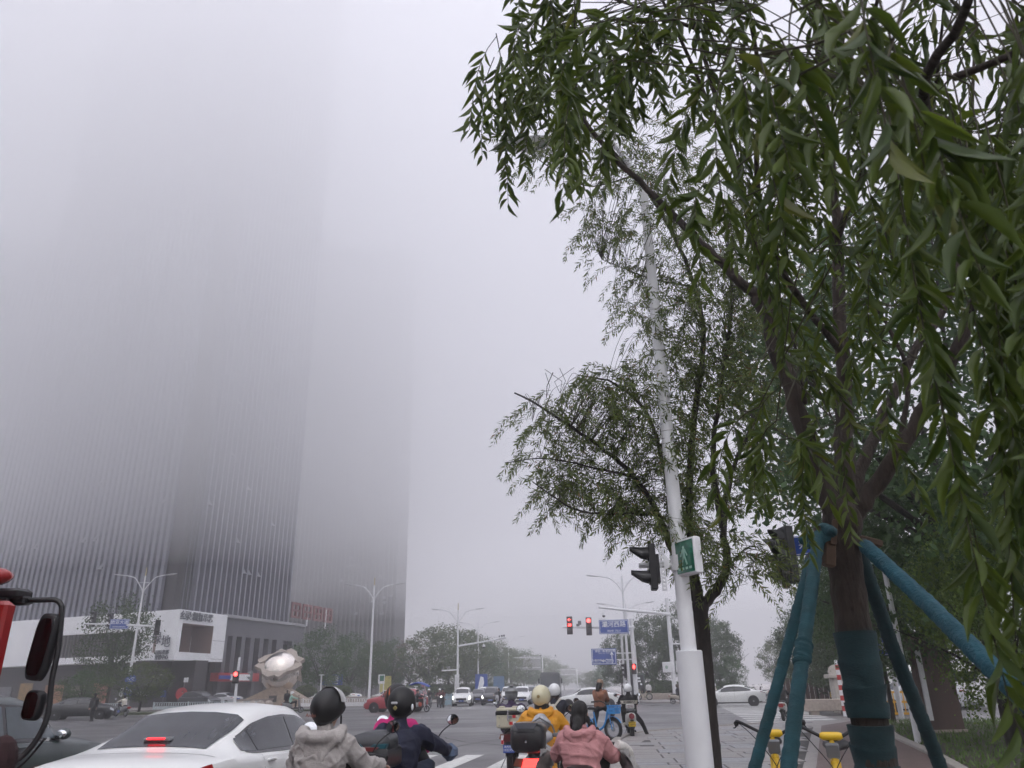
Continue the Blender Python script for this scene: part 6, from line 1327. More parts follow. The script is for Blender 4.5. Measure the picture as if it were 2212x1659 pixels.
queue = [(992, 1523, 0.10, 'white hatchback with lit headlamps at the head of the queue', 'suv', PW_, dict(lights=True, plate_txt='陕A')), (1027, 1519, .12, 'black sedan second from the left in the queue', 'sedan', PBK, {}), (1056, 1521, .08, 'dark off-roader with lit lamps and blue plate in the queue', 'suv', PBK, dict(lights=True, rails=True, plate_txt='陕A8')), (1094, 1517, .06, 'white estate car half hidden by the purple rider', 'suv', PW_, dict(lights=True)),
         (1124, 1521, .06, 'white people carrier with a wide dark grille in the queue', 'suv', PW_, dict(plate_txt='陕A')), (1146, 1515, .06, 'dark grey off-roader behind the white people carrier', 'suv', PGR, dict(rails=True)), (1168, 1511, .06, 'grey car far back behind the cream helmet', 'sedan', PGR, {}), (1186, 1513, .05, 'white car just left of the crossing sedan', 'sedan', PW_, {})]
for x, y, a, lab, kd, pt_, kw in queue:
    dist = {1523: 76, 1519: 86, 1521: 78, 1517: 90, 1515: 92, 1511: 108, 1513: 98}[y]; Q = pole_at(x, y, dist); car(lab, kd, (Q.x, Q.y + 2, 0), math.pi + a, pt_, group='cars queuing at the far stop line', **kw)
Q = pole_at(1046, 1516, 90); car('white car close behind the dark off-roader in the queue', 'suv', (Q.x - .6, Q.y + 4, 0), math.pi + .08, PW_, group='cars queuing at the far stop line', rails=True)
# coach
Q = pole_at(1192, 1510, 108); t = thing('coach', 'dark coach with a wide windscreen in the far queue', 'bus', (Q.x, Q.y, 0), math.pi + .04)
CO = car_paint('coach_grey', (.06, .065, .07), .4); mb = MB(); loft_y(mb, [(5.0, 0, 1.75, 1.18, 1.35, 8), (4.9, 0, 1.78, 1.25, 1.48, 8), (-4.9, 0, 1.78, 1.25, 1.48, 8), (-5, 0, 1.75, 1.18, 1.35, 8)], 28); mb.obj('body', CO, t, 40); MB().prism([(-1.08, 1.35), (1.08, 1.35), (1.05, 2.75), (-1.05, 2.75)], 4.95, 5.03, 'Y').obj('windscreen', M('coach_glass', (.10, .11, .12), .1), t)
for sx in (-1, 1): MB().box((sx * 1.42, 5.1, 2.2), (.22, .15, .6), None, .04).obj('wing_mirror', BLACK, t); MB().tube([(sx * 1.1, 4.95, 2.75), (sx * 1.42, 5.1, 2.5)], .03, 6).obj('mirror_arm', BLACK, t); MB().box((sx * .85, 5.0, .75), (.4, .08, .2), None, .03).obj('headlight', CHROME, t)
for sx in (-1, 1):
    for y in (3.2, -3): wheel(t, (sx * 1.12, y, .48), .48, .28)
    MB().box((sx * 1.252, -.3, 2.1), (.02, 9, .9)).obj('side_window', GLASS_D, t)
# dark cars at the left
Q = gp(152, 1556); car('dark car crossing at the left behind the truck mirrors', 'sedan', (Q.x - .6, Q.y + 2.0, 0), rad(-72), PBK)
Q = pole_at(432, 1512, 88); car('black off-roader parked before the podium entrance', 'suv', (Q.x, Q.y, .13), rad(-110), PBK)
for x, y, dist, lab in ((668, 1508, 108, 'white car parked behind the left round shrub'), (742, 1508, 108, 'white car parked between the two round shrubs'), (840, 1507, 104, 'white car parked right of the big round shrub'), (480, 1512, 96, 'pale car parked under the red fascia')):
    Q = pole_at(x, y, dist); car(lab, 'sedan', (Q.x, Q.y, .13), rad(70), PSIL if '480' in str(x) else PW_, group='cars parked on the plaza')
# silver van at right
Q = pole_at(1925, 1518, 44); car('silver van parked behind the yellow barrier', 'suv', (Q.x + 1.0, Q.y, 0), rad(95), PSIL, wscale=1.0, glass=M('grey_glass', (.12, .13, .15), .1))
Q = pole_at(1935, 1512, 49); t = thing('long_van', 'long white van roof showing above the silver van', 'van', (Q.x + 2, Q.y + 1, 0), rad(92)); mb = MB(); loft_y(mb, [(-3, 0, 1.25, .9, .95, 6), (-2.9, 0, 1.27, .98, 1.05, 7), (2.3, 0, 1.27, .98, 1.05, 7), (3.0, 0, .95, .9, .7, 5)], 24); mb.obj('body', PW_, t, 40); MB().box((.985, -.2, 1.65), (.02, 4.4, .5)).obj('side_window', GLASS_D, t); MB().box((-.985, -.2, 1.65), (.02, 4.4, .5)).obj('side_window', GLASS_D, t)
for sx in (-1, 1):
    for y in (-2, 2): wheel(t, (sx * .88, y, .33), .33, .2)

# ------------------------------------------------------------------ far riders and walkers
def far_rider(x, y, dist, rz, lab, sm, jm, tm=BLKC, hel=HW, lights=False, slab='', shape={}, extra=None, **kw):
    Q = pole_at(x, y, dist); s_ = scooter(slab or ('scooter of the ' + lab.replace('person in a ', 'rider in a ').replace('person in ', 'rider in ')), Q, rz, sm, lights_on=lights, group='scooters across the junction'); t = person(lab, Q, rz, dict(jacket=jm, trousers=tm, helmet=hel, hair=HAIR if hel is None else None, wr=0, face=True, jvox=.03, **shape), hip=(0, -.2, .76), vox=.03, group='people across the junction', **kw); return s_, t
WSC = M('scooter_white'); BSC = M('scooter_black'); GSC = M('scooter_grey', (.18, .185, .19), .35, coat=.3)
far_rider(632, 1536, 66, rad(-62), 'person in a mint jacket and white helmet riding to the right', GSC, MINT, slab='silver scooter ridden by the mint jacket rider')
far_rider(262, 1538, 70, rad(65), 'person in a cream jacket riding behind the left lamp post', GSC, CREAMC, hel=None, slab='grey scooter behind the left lamp post')
s_, t = far_rider(905, 1534, 60, rad(-100), 'person in dark clothes riding under a blue canopy', M('scooter_silver', (.38, .39, .41), .3, coat=.3), DNAVY, hel=None, slab='silver scooter with a blue rain canopy and clear front screen')
mb = MB(); G = []
for i in range(9):
    u = i / 8; yy = -.75 + 1.6 * u; zz = 1.78 + .22 * math.sin(math.pi * min(1, u * 1.05)) - .12 * u; w_ = .42 * math.sin(math.pi * (.12 + .76 * u)) + .05; G.append([Vector((w_ * math.cos(a), yy, zz + .10 * math.sin(a))) for a in [math.pi * k / 8 for k in range(9)]])
mb.rings(G, cap=False, close=False); mb.obj('canopy', M('canopy_blue', (.02, .06, .30), .5), s_, True); MB().tube([(0, .40, 1.0), (0, .35, 1.85)], .012, 6).obj('canopy_pole', STEEL, s_); MB().tube([(0, -.5, .8), (0, -.55, 1.8)], .012, 6).obj('canopy_pole', STEEL, s_)
g_ = MB(); g_.rings([[Vector((x, .62 + .10 * (x / .3) ** 2 * -1 - k * .09, 1.02 + k * .27)) for x in (-.3, -.15, 0, .15, .3)] for k in range(4)], cap=False, close=False); g_.obj('front_screen', M('clear_sheet', (.6, .62, .65), .1, trans=.75, var=0), s_, True)
bg_ = thing('shopping_bag', 'red patterned bag on the footboard of the blue canopy scooter', 'bag', s_.location, s_.rotation_euler.z); mb = MB(); mb.ell((.16, .15, .52), (.10, .15, .17), 12, 8); remesh('bag', mb, .02, M('red_print', (.38, .06, .03), .6, var=.5, vs=10), bg_, 2)
far_rider(925, 1521, 73, math.pi - .1, 'person in black with a white helmet facing us on a lit scooter', GSC, BLKC, lights=True, slab='grey scooter with one round lit headlamp')
far_rider(955, 1521, 72, math.pi, 'person in a maroon coat and dark helmet facing us on a lit scooter', BSC, MAROON, hel=HB, lights=True, slab='black scooter with two lit headlamps')
far_rider(949, 1520, 75, math.pi, 'pillion rider in a white helmet behind the maroon coat', BSC, MAROON, slab='dark scooter beside the maroon coat rider')
far_rider(914, 1518, 76, math.pi + .3, 'person with pale gloves on a white scooter beside the blue canopy', WSC, BLKC, slab='white scooter beside the blue canopy')
far_rider(1077, 1521, 70, math.pi - .15, 'bareheaded person in a black top waiting on a motor scooter', M('scooter_pale_grey', (.4, .4, .42), .3), BLKC, hel=None, slab='pale grey motor scooter before the dark off-roader', look=(.7, .7, 0))
far_rider(1470, 1520, 70, rad(-95), 'person in a dark coat and brown helmet at the far right kerb', M('scooter_cream', (.45, .40, .34), .35), DNAVY, hel=M('helmet_brown', (.10, .07, .05), .4), slab='cream scooter at the far right kerb', look=(-.6, .8, 0))
far_rider(1543, 1517, 70, rad(90), 'person with a white helmet seen over the right white sedan', WSC, CREAMC, slab='white scooter behind the right white sedan')
far_rider(1696, 1543, 38, rad(-20), 'person half hidden behind the dark prop on a white scooter', WSC, CHAR, slab='white scooter half hidden behind the dark prop')
far_rider(1830, 1513, 47, rad(80), 'rider with a yellow helmet beside the striped post', M('scooter_pale_grey'), YELJ, hel=M('helmet_yellow', (.62, .5, .12), .3), slab='pale scooter with a yellow box beside the striped post')
Q = pole_at(1640, 1505, 76); scooter('white scooter parked on the far right pavement', Q + Vector((0, 0, .13)), rad(70), WSC, group='parked scooters'); Q = pole_at(1655, 1506, 78); scooter('dark scooter parked beside the white one on the far pavement', Q + Vector((0, 0, .13)), rad(95), BSC, group='parked scooters')
def walker(x, y, dist, rz, lab, jm, tm, z=.13, hands=((-.24, .05, .82), (.24, .08, .84)), **kw):
    Q = pole_at(x, y, dist); Q.z = z; c_ = dict(jacket=jm, trousers=tm, hair=HAIR, hairlen=.08, wr=0, jvox=.03); c_.update(kw.pop('c', {}))
    return person(lab, Q, rz, c_, hip=(0, 0, .90), neck=(0, .02, 1.40), hands=hands, feet=((-.11, -.12, .0), (.11, .14, .0)), vox=.03, group='people across the junction', knee=((-.05, 1, 0), (.05, 1, 0)), **kw)
walker(1403, 1512, 84, 0.1, 'person in a white hoodie and dark trousers walking away', WHOOD, BLKC); walker(1384, 1511, 85, 0.0, 'person in dark clothes beside the white hoodie', DNAVY, BLKC)
walker(619, 1516, 80, rad(20), 'person in black standing before the stone sculpture', BLKC, BLKC, 0); walker(706, 1516, 80, math.pi, 'person in black with a red cap looking at a phone by the railing', BLKC, BLKC, 0, hands=((-.08, .3, 1.2), (.08, .3, 1.2)), c=dict(helmet=M('red_cap', (.3, .03, .04), .7), hair=None, hs=.86))
walker(197, 1557, 60, rad(60), 'person in black walking past the dark car at the left', BLKC, BLKC, 0); Q = pole_at(180, 1557, 60)
walker(452 - 60, 1516, 92, math.pi, 'person in a red top by the dark shop front', cloth('red_top', (.42, .03, .04)), BLKC)
# yellow share bikes
BY = M('share_bike_yellow', (.66, .42, .01), .4, coat=.3)
Q = gp(1832, 1540); bicycle('yellow share bike beside the striped post', (Q.x, Q.y, 0), rad(75), BY, group='yellow share bikes')
Q = pole_at(1392, 1513, 82); bicycle('cream share bike leaning by the signal mast', (Q.x, Q.y, .13), rad(80), M('share_bike_cream', (.45, .42, .30), .5), group='share bikes by the mast')

for x, y, dist, rz_, lab in ((1672, 1618, 7.6, 172, 'yellow share bike behind the front left teal prop, dark handlebar showing'), (1800, 1622, 7.2, 163, 'yellow share bike between the left prop and the wrapped trunk')):
    q = ad(x, y, dist); a = rad(rz_); off = Matrix.Rotation(a, 3, 'Z') @ Vector((0, .34, 0)); b_ = bicycle(lab, (q.x - off.x, q.y - off.y, .11 if q.x > 0 else 0), a, BY, basket=False, group='yellow share bikes')
    MB().tube([(-.085, .345, 1.035), (-.06, .345, 1.03), (.06, .345, 1.03), (.085, .345, 1.035)], [.02, .032, .032, .02], 12).obj('stem_cover', BY, b_, True); MB().box((0, .40, .93), (.10, .03, .12), Euler((rad(-25), 0, 0)), .01).obj('lock_box', GREY, b_)
# ------------------------------------------------------------------ leaves and trees
def leaf_mat(name, rgb, rgb2, transl=.30, rough=.5, yellow=None):
    m = bpy.data.materials.new(name); m.use_nodes = True; nt = m.node_tree; n = nt.nodes; l = nt.links; n.clear()
    gi = n.new('ShaderNodeNewGeometry'); oi = n.new('ShaderNodeObjectInfo'); ad_ = n.new('ShaderNodeMath'); ad_.operation = 'ADD'; fr = n.new('ShaderNodeMath'); fr.operation = 'FRACT'
    l.new(gi.outputs['Random Per Island'], ad_.inputs[0]); l.new(oi.outputs['Random'], ad_.inputs[1]); l.new(ad_.outputs[0], fr.inputs[0])
    cr = n.new('ShaderNodeValToRGB'); e = cr.color_ramp.elements; e[0].color = (*rgb, 1); e[1].position = .85; e[1].color = (*rgb2, 1)
    if yellow: q = e.new(.972); q.color = (*rgb2, 1); q = e.new(.98); q.color = (*yellow, 1)
    l.new(fr.outputs[0], cr.inputs[0])
    b = n.new('ShaderNodeBsdfPrincipled'); b.inputs['Roughness'].default_value = rough; l.new(cr.outputs[0], b.inputs['Base Color'])
    t = n.new('ShaderNodeBsdfTranslucent'); hs_ = n.new('ShaderNodeHueSaturation'); hs_.inputs['Value'].default_value = 1.5; hs_.inputs['Hue'].default_value = .485; l.new(cr.outputs[0], hs_.inputs['Color']); l.new(hs_.outputs[0], t.inputs[0])
    mx = n.new('ShaderNodeMixShader'); mx.inputs[0].default_value = transl; l.new(b.outputs[0], mx.inputs[1]); l.new(t.outputs[0], mx.inputs[2]); o = n.new('ShaderNodeOutputMaterial'); l.new(mx.outputs[0], o.inputs[0]); return m
WL = leaf_mat('willow_leaf', (.036, .068, .009), (.082, .124, .014), .40, .42, (.11, .13, .02))
WL2 = leaf_mat('willow_leaf_olive', (.046, .076, .014), (.105, .140, .026), .36, .48, (.15, .10, .03))
BARK = M('bark', (.030, .021, .016), .9, var=.45, vs=7, bump=.9, bs=14, stretch=(3, 3, .5)); BARK_D = M('dark_bark', (.022, .017, .015), .9, var=.4, vs=7, bump=.8, bs=14, stretch=(3, 3, .5)); TWIG = M('twig', (.05, .045, .025), .8, var=.2)
def leaf_geo(L, w, curl=.12):
    """lanceolate blade, folded along its midrib, base at the origin, growing along +Y"""
    st = ((0, .02), (.18, .72), (.42, 1.0), (.70, .66), (1.0, 0.0)); vs = []; fs = []
    for i, (y, k) in enumerate(st):
        z = -curl * y * y * L; hw = w / 2 * k; vs += [(-hw, y * L, z + hw * .35), (0, y * L, z), (hw, y * L, z + hw * .35)]
    for i in range(len(st) - 1):
        a = i * 3; fs += [(a, a + 1, a + 4, a + 3), (a + 1, a + 2, a + 5, a + 4)]
    return np.array(vs), fs
LV, LF = leaf_geo(1, 1)
LVs = np.array([(0, 0, 0), (-.5, .42, .1), (0, 1, -.12), (.5, .42, .1)]); LFs = [(0, 3, 2, 1)]
def frame(d, nrm):
    d = d / np.linalg.norm(d); s = np.cross(d, nrm); L = np.linalg.norm(s); s = s / L if L > 1e-6 else np.array([1., 0, 0]); return np.stack([s, d, np.cross(s, d)], 1)
def willow(t, limbs, strands, mat, leafL, leafW, fine, top_n=300, twig_r=.0022, spacing=.022, bark=BARK, grav=1.6, branch=2.6, reach=1.0):
    """limbs: list of (points, radii); strands: list of (start, first direction, length); leaves hang along every strand"""
    lm = MB(); tw = MB(); leaves = []
    for pts, r0, r1 in limbs:
        c = curve_pts(pts, 5); n = len(c); lm.tube([p + Vector(rng.normal(size=3)) * r0 * .12 for p in c], [r0 + (r1 - r0) * (i / (n - 1)) ** .8 for i in range(n)], 9)
    lm.obj('limb', bark, t, True)
    LP = np.array([list(p) for pts, r0, r1 in limbs for p in curve_pts(pts, 8)[4:]])
    for st, d0, L in strands:
        p = np.array(st, float); d = np.array(d0, float); dd = np.linalg.norm(LP - p, axis=1); q0 = LP[int(np.argmin(dd + .4 * np.maximum(0, LP[:, 2] - p[2])))]
        if np.linalg.norm(q0 - p) < reach: mid = (q0 + p) / 2 + np.array([0, 0, .12 * np.linalg.norm(q0 - p)]) + rng.normal(size=3) * .04; tw.tube(curve_pts([q0, mid, p], 3), [twig_r * branch, twig_r * branch * .9, twig_r * branch * .85, twig_r * branch * .8, twig_r * 1.6, twig_r * 1.3, twig_r * 1.1], 4, False)
        d /= np.linalg.norm(d); n = max(4, int(L / spacing)); pts = [p.copy()]; side = 1
        wob = rng.normal(size=3) * .25
        for i in range(n):
            d = d + np.array([0, 0, -1.0]) * (2.1 * spacing / max(.25, L)) * grav + wob * spacing * .6 + rng.normal(size=3) * .03; d /= np.linalg.norm(d); p = p + d * spacing; pts.append(p.copy())
            if i < n * .12: continue
            for rep in range(1 if rng.random() < .8 else 2):
                side = -side; a = np.cross(d, rng.normal(size=3) * .35 + np.array([cF[0], cF[1], .2])); a /= np.linalg.norm(a) + 1e-9
                ld = d * math.cos(rad(38)) + a * side * math.sin(rad(38)) + rng.normal(size=3) * .16 + np.array([0, 0, -.25]); ll = leafL * rng.uniform(.6, 1.15) * (1 - .35 * (i / n) ** 3)
                nr = rng.normal(size=3) + np.array([0, 0, .25])
                leaves.append((p.copy(), frame(ld, nr), ll, leafW * rng.uniform(.75, 1.2)))
        k = max(1, len(pts) // 7); q = pts[::k]
        if len(q) > 2: tw.tube([Vector(x) for x in q], [twig_r * (1 - .6 * i / len(q)) for i in range(len(q))], 4, False)
    if tw.v: o = tw.obj('twig', TWIG, t, True); o['kind'] = 'stuff'
    size = []; base = np.array(t.location)
    for p, R_, ll, w in leaves:
        x, y, z = px(p + base); size.append((ll / z if (z > .2 and -60 < x < 2270 and -60 < y < 1720) else 0))
    order = np.argsort(-np.array(size)); top = set(order[:top_n].tolist())
    me = bpy.data.meshes.new('leaf'); me.from_pydata(LV.tolist(), [], LF); me.materials.append(mat); me.polygons.foreach_set('use_smooth', [True] * len(me.polygons))
    for i in order[:top_n]:
        p, R_, ll, w = leaves[i]; o = link('leaf', me, t); A = R_ @ np.diag([w, ll, ll]); o.matrix_basis = Matrix([[*A[r], p[r]] for r in range(3)] + [[0, 0, 0, 1]])
    V, Fc = (LVs, LFs) if fine else (LV, LF); nv = len(V); allv = np.empty((len(leaves) * nv, 3)); af = []; j = 0
    for i, (p, R_, ll, w) in enumerate(leaves):
        if i in top: continue
        allv[j * nv:(j + 1) * nv] = (V * np.array([w, ll, ll])) @ R_.T + p; af += [tuple(q + j * nv for q in f) for f in Fc]; j += 1
    me = bpy.data.meshes.new('foliage'); me.from_pydata(allv[:j * nv].tolist(), [], af); me.materials.append(mat); o = link('foliage', me, t); o['kind'] = 'stuff'
    o.data.polygons.foreach_set('use_smooth', [True] * len(me.polygons)); return len(leaves)
def inpoly(x, y, P):
    c = False
    for (x1, y1), (x2, y2) in zip(P, P[1:] + P[:1]):
        if (y1 > y) != (y2 > y) and x < (x2 - x1) * (y - y1) / (y2 - y1) + x1: c = not c
    return c
def scatter(poly, n, d0, d1, base, Lr, spread=1.0, out=None, dirv=None):
    """n strands that begin inside a patch of the crown, d0 to d1 metres from the eye"""
    out = [] if out is None else out; xs = [p[0] for p in poly]; ys = [p[1] for p in poly]
    while n > 0:
        x, y = rng.uniform(min(xs), max(xs)), rng.uniform(min(ys), max(ys))
        if not inpoly(x, y, poly): continue
        p = np.array(ad(x, y, rng.uniform(d0, d1))) - base; d = rng.normal(size=3) * spread; d[2] = abs(d[2]) * .25
        if dirv is not None: d = d * .5 + np.array(dirv)
        out.append((p, d + 1e-3, rng.uniform(*Lr))); n -= 1
    return out

# ---- the propped willow next to the camera
PT = pole_at(1896, 1690, 4.5); TB = np.array([PT.x, PT.y, 0.])
wa_ = thing('willow_tree', 'near willow with a wrapped trunk held by four teal bound props', 'tree', PT)
def rel(x, y, d): return Vector(np.array(ad(x, y, d)) - TB)
def T_(x, y, Y): return Vector(np.array(at(x, y, Y)) - TB)
fork = T_(1820, 1125, 4.42)
trk = curve_pts([Vector((0, 0, 0)), T_(1889, 1620, 4.45), T_(1850, 1400, 4.42), T_(1826, 1220, 4.42), fork], 8)
mb = MB(); mb.tube(trk, [.094 - .010 * i / len(trk) + .004 * math.sin(i * 1.9) for i in range(len(trk))], 20); mb.ell(fork, (.105, .10, .12), 16, 10)
def bark_fn(co, no):
    a = np.arctan2(co[:, 0] - np.interp(co[:, 2], [p.z for p in trk], [p.x for p in trk]), co[:, 1]); r_ = np.sin(a * 13 + 2.2 * np.sin(co[:, 2] * 7) + np.sin(a * 5 + co[:, 2] * 11)); return co + no * (np.abs(r_) ** .6 * .008 - .004)[:, None]
remesh('trunk', mb, .012, BARK, wa_, 2, .0, fn=bark_fn)
TEAL = M('teal_wrap', (.004, .044, .056), .8, var=.3, vs=4, bump=.3, bs=70, stretch=(1, 1, 3)); TEAL_D = M('dark_teal_wrap', (.004, .024, .029), .85, var=.3, vs=4, bump=.25, bs=70, stretch=(1, 1, 3))
def wrap(t, pts, r, m, seg=.055, name='wrap', amp=.10, vary=None):
    """cloth bands wound round a pole, each lapping over the next"""
    c = [Vector(p) for p in pts]; Ls = [0]
    for a, b in zip(c, c[1:]): Ls.append(Ls[-1] + (b - a).length)
    tot = Ls[-1]; P_ = []; R_ = []; s = 0
    def P(u):
        for i in range(len(c) - 1):
            if u <= Ls[i + 1] or i == len(c) - 2: f = (u - Ls[i]) / max(1e-6, Ls[i + 1] - Ls[i]); return c[i].lerp(c[i + 1], f)
    while s < tot:
        w = seg * rng.uniform(.7, 1.35)
        for f, k in ((0, 1.0 + amp), (.12, 1.0 + amp * 1.05), (.55, 1 + amp * .45), (.97, 1.0)):
            P_.append(P(min(tot, s + w * f))); R_.append(r * (k + rng.uniform(-.012, .012)))
        s += w
    mb = MB(); n = 18; up = None; rs = []
    for i, p in enumerate(P_):
        tdir = (P_[min(i + 1, len(P_) - 1)] - P_[max(0, i - 1)]); tdir = tdir.normalized() if tdir.length > 1e-7 else Vector((0, 0, 1)); a = tdir.cross(Vector((.3, 1, .1))).normalized(); b = a.cross(tdir)
        tl_ = .018 * math.sin(i * 1.3)
        rs.append([p + (a * math.cos(q) + b * math.sin(q)) * R_[i] * (1 + .02 * math.sin(3 * q + i)) + tdir * (.010 * math.sin(q + (i // 4) * 2.1)) for q in [6.2832 * k / n for k in range(n)]])
    mb.rings(rs); return mb.obj(name, m, t, 60)
tp = [p for p in trk]
def trunk_between(y0, y1): return [p for p in tp if px(p + PT)[1] < y1 and px(p + PT)[1] > y0]
wrap(wa_, [T_(1845, 1366, 4.42), T_(1862, 1455, 4.43), T_(1876, 1552, 4.44)], .100, TEAL_D, .11, 'trunk_wrap', .075); wrap(wa_, [T_(1878, 1566, 4.44), T_(1890, 1640, 4.46), Vector((0, 0, .02))], .103, TEAL_D, .11, 'trunk_wrap', .075)
props = (('front left prop pole bound in teal cloth', [T_(1768, 1158, 4.28), T_(1738, 1380, 3.95), T_(1703, 1659, 3.62)], .031, TEAL), ('rear left prop pole in teal cloth, leaning furthest left', [T_(1750, 1215, 4.45), T_(1690, 1440, 4.3), T_(1630, 1659, 4.15)], .027, TEAL), ('rear right prop pole, dark and thin', [T_(1838, 1138, 4.6), T_(1925, 1390, 4.95), T_(2010, 1600, 5.2)], .038, TEAL_D), ('right prop pole sloping across to the right', [T_(1872, 1182, 4.3), T_(2000, 1300, 3.75), T_(2140, 1440, 3.25)], .036, M('blue_teal_wrap', (.005, .060, .085), .8, var=.25, vs=5, bump=.5, bs=70)))
for lab, pts, r_, m_ in props:
    d = (pts[-1] - pts[0]); ext = pts[-1] + d * ((pts[-1].z) / -d.z) if d.z < 0 else pts[-1]
    pp = thing('tree_prop', lab, 'support pole', PT, 0, 'props around the willow'); wrap(pp, [pts[0], pts[1], pts[2], ext], r_, m_, .06, 'wrap'); MB().tube([pts[0] - d.normalized() * .05, pts[0] + d.normalized() * .02], r_ * .9, 12).obj('pole_end', BARK, pp)
mb = MB()
for a, b, r_ in ((T_(1735, 1168, 4.3), T_(1795, 1150, 4.28), .030), (T_(1748, 1180, 4.27), T_(1800, 1160, 4.25), .022), (T_(1780, 1140, 4.3), T_(1800, 1148, 4.2), .03), (T_(1740, 1160, 4.5), T_(1790, 1150, 4.27), .026)): cap(mb, a, b, r_, r_ * .8)
remesh('tie_cloth', mb, .012, TEAL, wa_, 2, .006, 25); mb = MB(); mb.box(T_(1790, 1190, 4.27), (.06, .05, .17), Euler((0, .2, .3)), .008); mb.box(T_(1880, 1170, 4.38), (.12, .05, .04), Euler((0, .3, 0)), .008); mb.box(T_(1802, 1150, 4.24), (.03, .02, .14), Euler((0, .25, 0)), .005); mb.obj('wedge', M('raw_wood', (.055, .030, .016), .8, var=.3, vs=10), wa_)
wrap(wa_, [props[0][1][1].lerp(props[0][1][2], f_) for f_ in (.05, .22)], .036, TEAL, .02, 'knot_wrap', .2)
limbsA = [([fork, T_(1795, 1090, 4.4), T_(1745, 950, 4.35), T_(1685, 780, 4.3), T_(1638, 640, 4.3)], .075, .042), ([T_(1638, 640, 4.3), T_(1560, 570, 4.3), T_(1480, 490, 4.25), T_(1380, 390, 4.2), T_(1290, 300, 4.1), T_(1230, 200, 4.0), T_(1180, 110, 3.9)], .034, .008),
          ([T_(1685, 780, 4.3), T_(1640, 560, 4.2), T_(1600, 400, 4.1), T_(1560, 250, 3.9), T_(1500, 60, 3.6), T_(1450, -160, 3.4)], .036, .006), ([fork, T_(1822, 950, 4.5), T_(1818, 760, 4.5), T_(1808, 520, 4.4), T_(1790, 300, 4.2), T_(1760, 40, 3.9), T_(1730, -220, 3.7)], .072, .006),
          ([fork + Vector((.03, 0, 0)), T_(1868, 1085, 4.4), T_(1940, 975, 4.3), T_(2030, 830, 4.2), T_(2090, 690, 4.1), T_(2160, 530, 4.0), T_(2225, 400, 3.8), T_(2300, 200, 3.6), T_(2340, -60, 3.4)], .062, .007), ([fork, T_(1850, 1040, 4.6), T_(1900, 920, 4.7), T_(1975, 760, 4.8), T_(2050, 640, 4.8), T_(2090, 430, 4.7), T_(2100, 200, 4.5), T_(2110, -120, 4.3)], .05, .006),
          ([T_(2030, 830, 4.2), T_(1990, 700, 4.3), T_(1930, 560, 4.3), T_(1900, 450, 4.3)], .02, .006), ([T_(1940, 975, 4.3), T_(1960, 800, 4.4), T_(1880, 640, 4.4), T_(1850, 560, 4.4)], .018, .006), ([T_(1818, 760, 4.5), T_(1700, 600, 3.9), T_(1640, 420, 3.3), T_(1640, 200, 2.7), T_(1620, 20, 2.4)], .024, .007), ([T_(1808, 520, 4.4), T_(1870, 330, 3.8), T_(1880, 130, 3.0), T_(1900, -40, 2.5)], .024, .007), ([T_(2160, 530, 4.0), T_(2180, 330, 3.2), T_(2190, 120, 2.3), T_(2240, -40, 1.6)], .02, .006), ([T_(2090, 690, 4.1), T_(2180, 420, 3.2), Vector((.95, 1.75, 2.95)) - Vector(TB), Vector((.80, 1.25, 2.80)) - Vector(TB), Vector((.70, .95, 2.68)) - Vector(TB)], .024, .006), ([T_(2160, 530, 4.0), T_(2260, 420, 3.4), T_(2420, 350, 2.8), T_(2520, 400, 2.2)], .022, .005), ([T_(1760, 40, 3.9), T_(1800, -160, 3.5), T_(1900, -320, 3.2)], .02, .005), ([T_(1600, 400, 4.1), T_(1500, 150, 3.4), T_(1420, -20, 3.0), T_(1380, -120, 2.8)], .015, .004), ([T_(1990, 700, 4.3), T_(2000, 420, 3.6), T_(2020, 200, 3.0), T_(2040, 20, 2.5)], .018, .005), ([T_(1740, 870, 4.3), T_(1720, 760, 3.7), T_(1700, 690, 3.2)], .014, .005), ([T_(1500, 60, 3.6), T_(1360, 10, 3.5), T_(1240, -30, 3.5), T_(1120, -40, 3.4)], .012, .004)]
sA = []; rng = np.random.default_rng(21)
scatter([(1110, -60), (1330, -90), (1330, 60), (1220, 90), (1130, 110)], 22, 3.1, 3.7, TB, (.5, .85), out=sA, spread=.35, dirv=(-.05, 0, -.1)); scatter([(1060, 60), (1110, 50), (1110, 140), (1060, 170)], 5, 3.2, 3.5, TB, (.35, .45), out=sA, spread=.2, dirv=(-.08, 0, -.1))
scatter([(1230, -60), (1720, -60), (1720, 120), (1500, 250), (1260, 120)], 25, 2.4, 3.6, TB, (.4, .8), out=sA); scatter([(1500, -40), (1800, -40), (1780, 220), (1540, 220)], 7, 1.6, 1.9, TB, (.3, .45), out=sA, spread=.3, dirv=(0, 0, -.2))
scatter([(1430, 220), (1740, 200), (1760, 560), (1600, 520), (1480, 330)], 17, 2.4, 3.9, TB, (.4, .7), out=sA); scatter([(1700, -80), (2230, -80), (2230, 420), (1740, 420)], 42, 2.3, 4.3, TB, (.4, .8), out=sA); scatter([(1720, -60), (2000, -60), (1960, 150), (1740, 150)], 4, 1.25, 1.5, TB, (.25, .4), out=sA, spread=.2, dirv=(0, 0, -.2))
scatter([(1720, 350), (2230, 350), (2230, 700), (1960, 640), (1740, 620)], 15, 3.0, 4.6, TB, (.4, .7), out=sA); scatter([(1640, 640), (1720, 760), (1830, 860), (1860, 1000), (1740, 980), (1650, 860)], 9, 3.0, 4.0, TB, (.35, .6), out=sA); scatter([(1630, 860), (1690, 860), (1690, 960), (1640, 960)], 4, 2.6, 2.9, TB, (.3, .45), out=sA); scatter([(1820, 700), (1980, 620), (1990, 850), (1860, 980)], 4, 3.0, 3.8, TB, (.35, .55), out=sA)
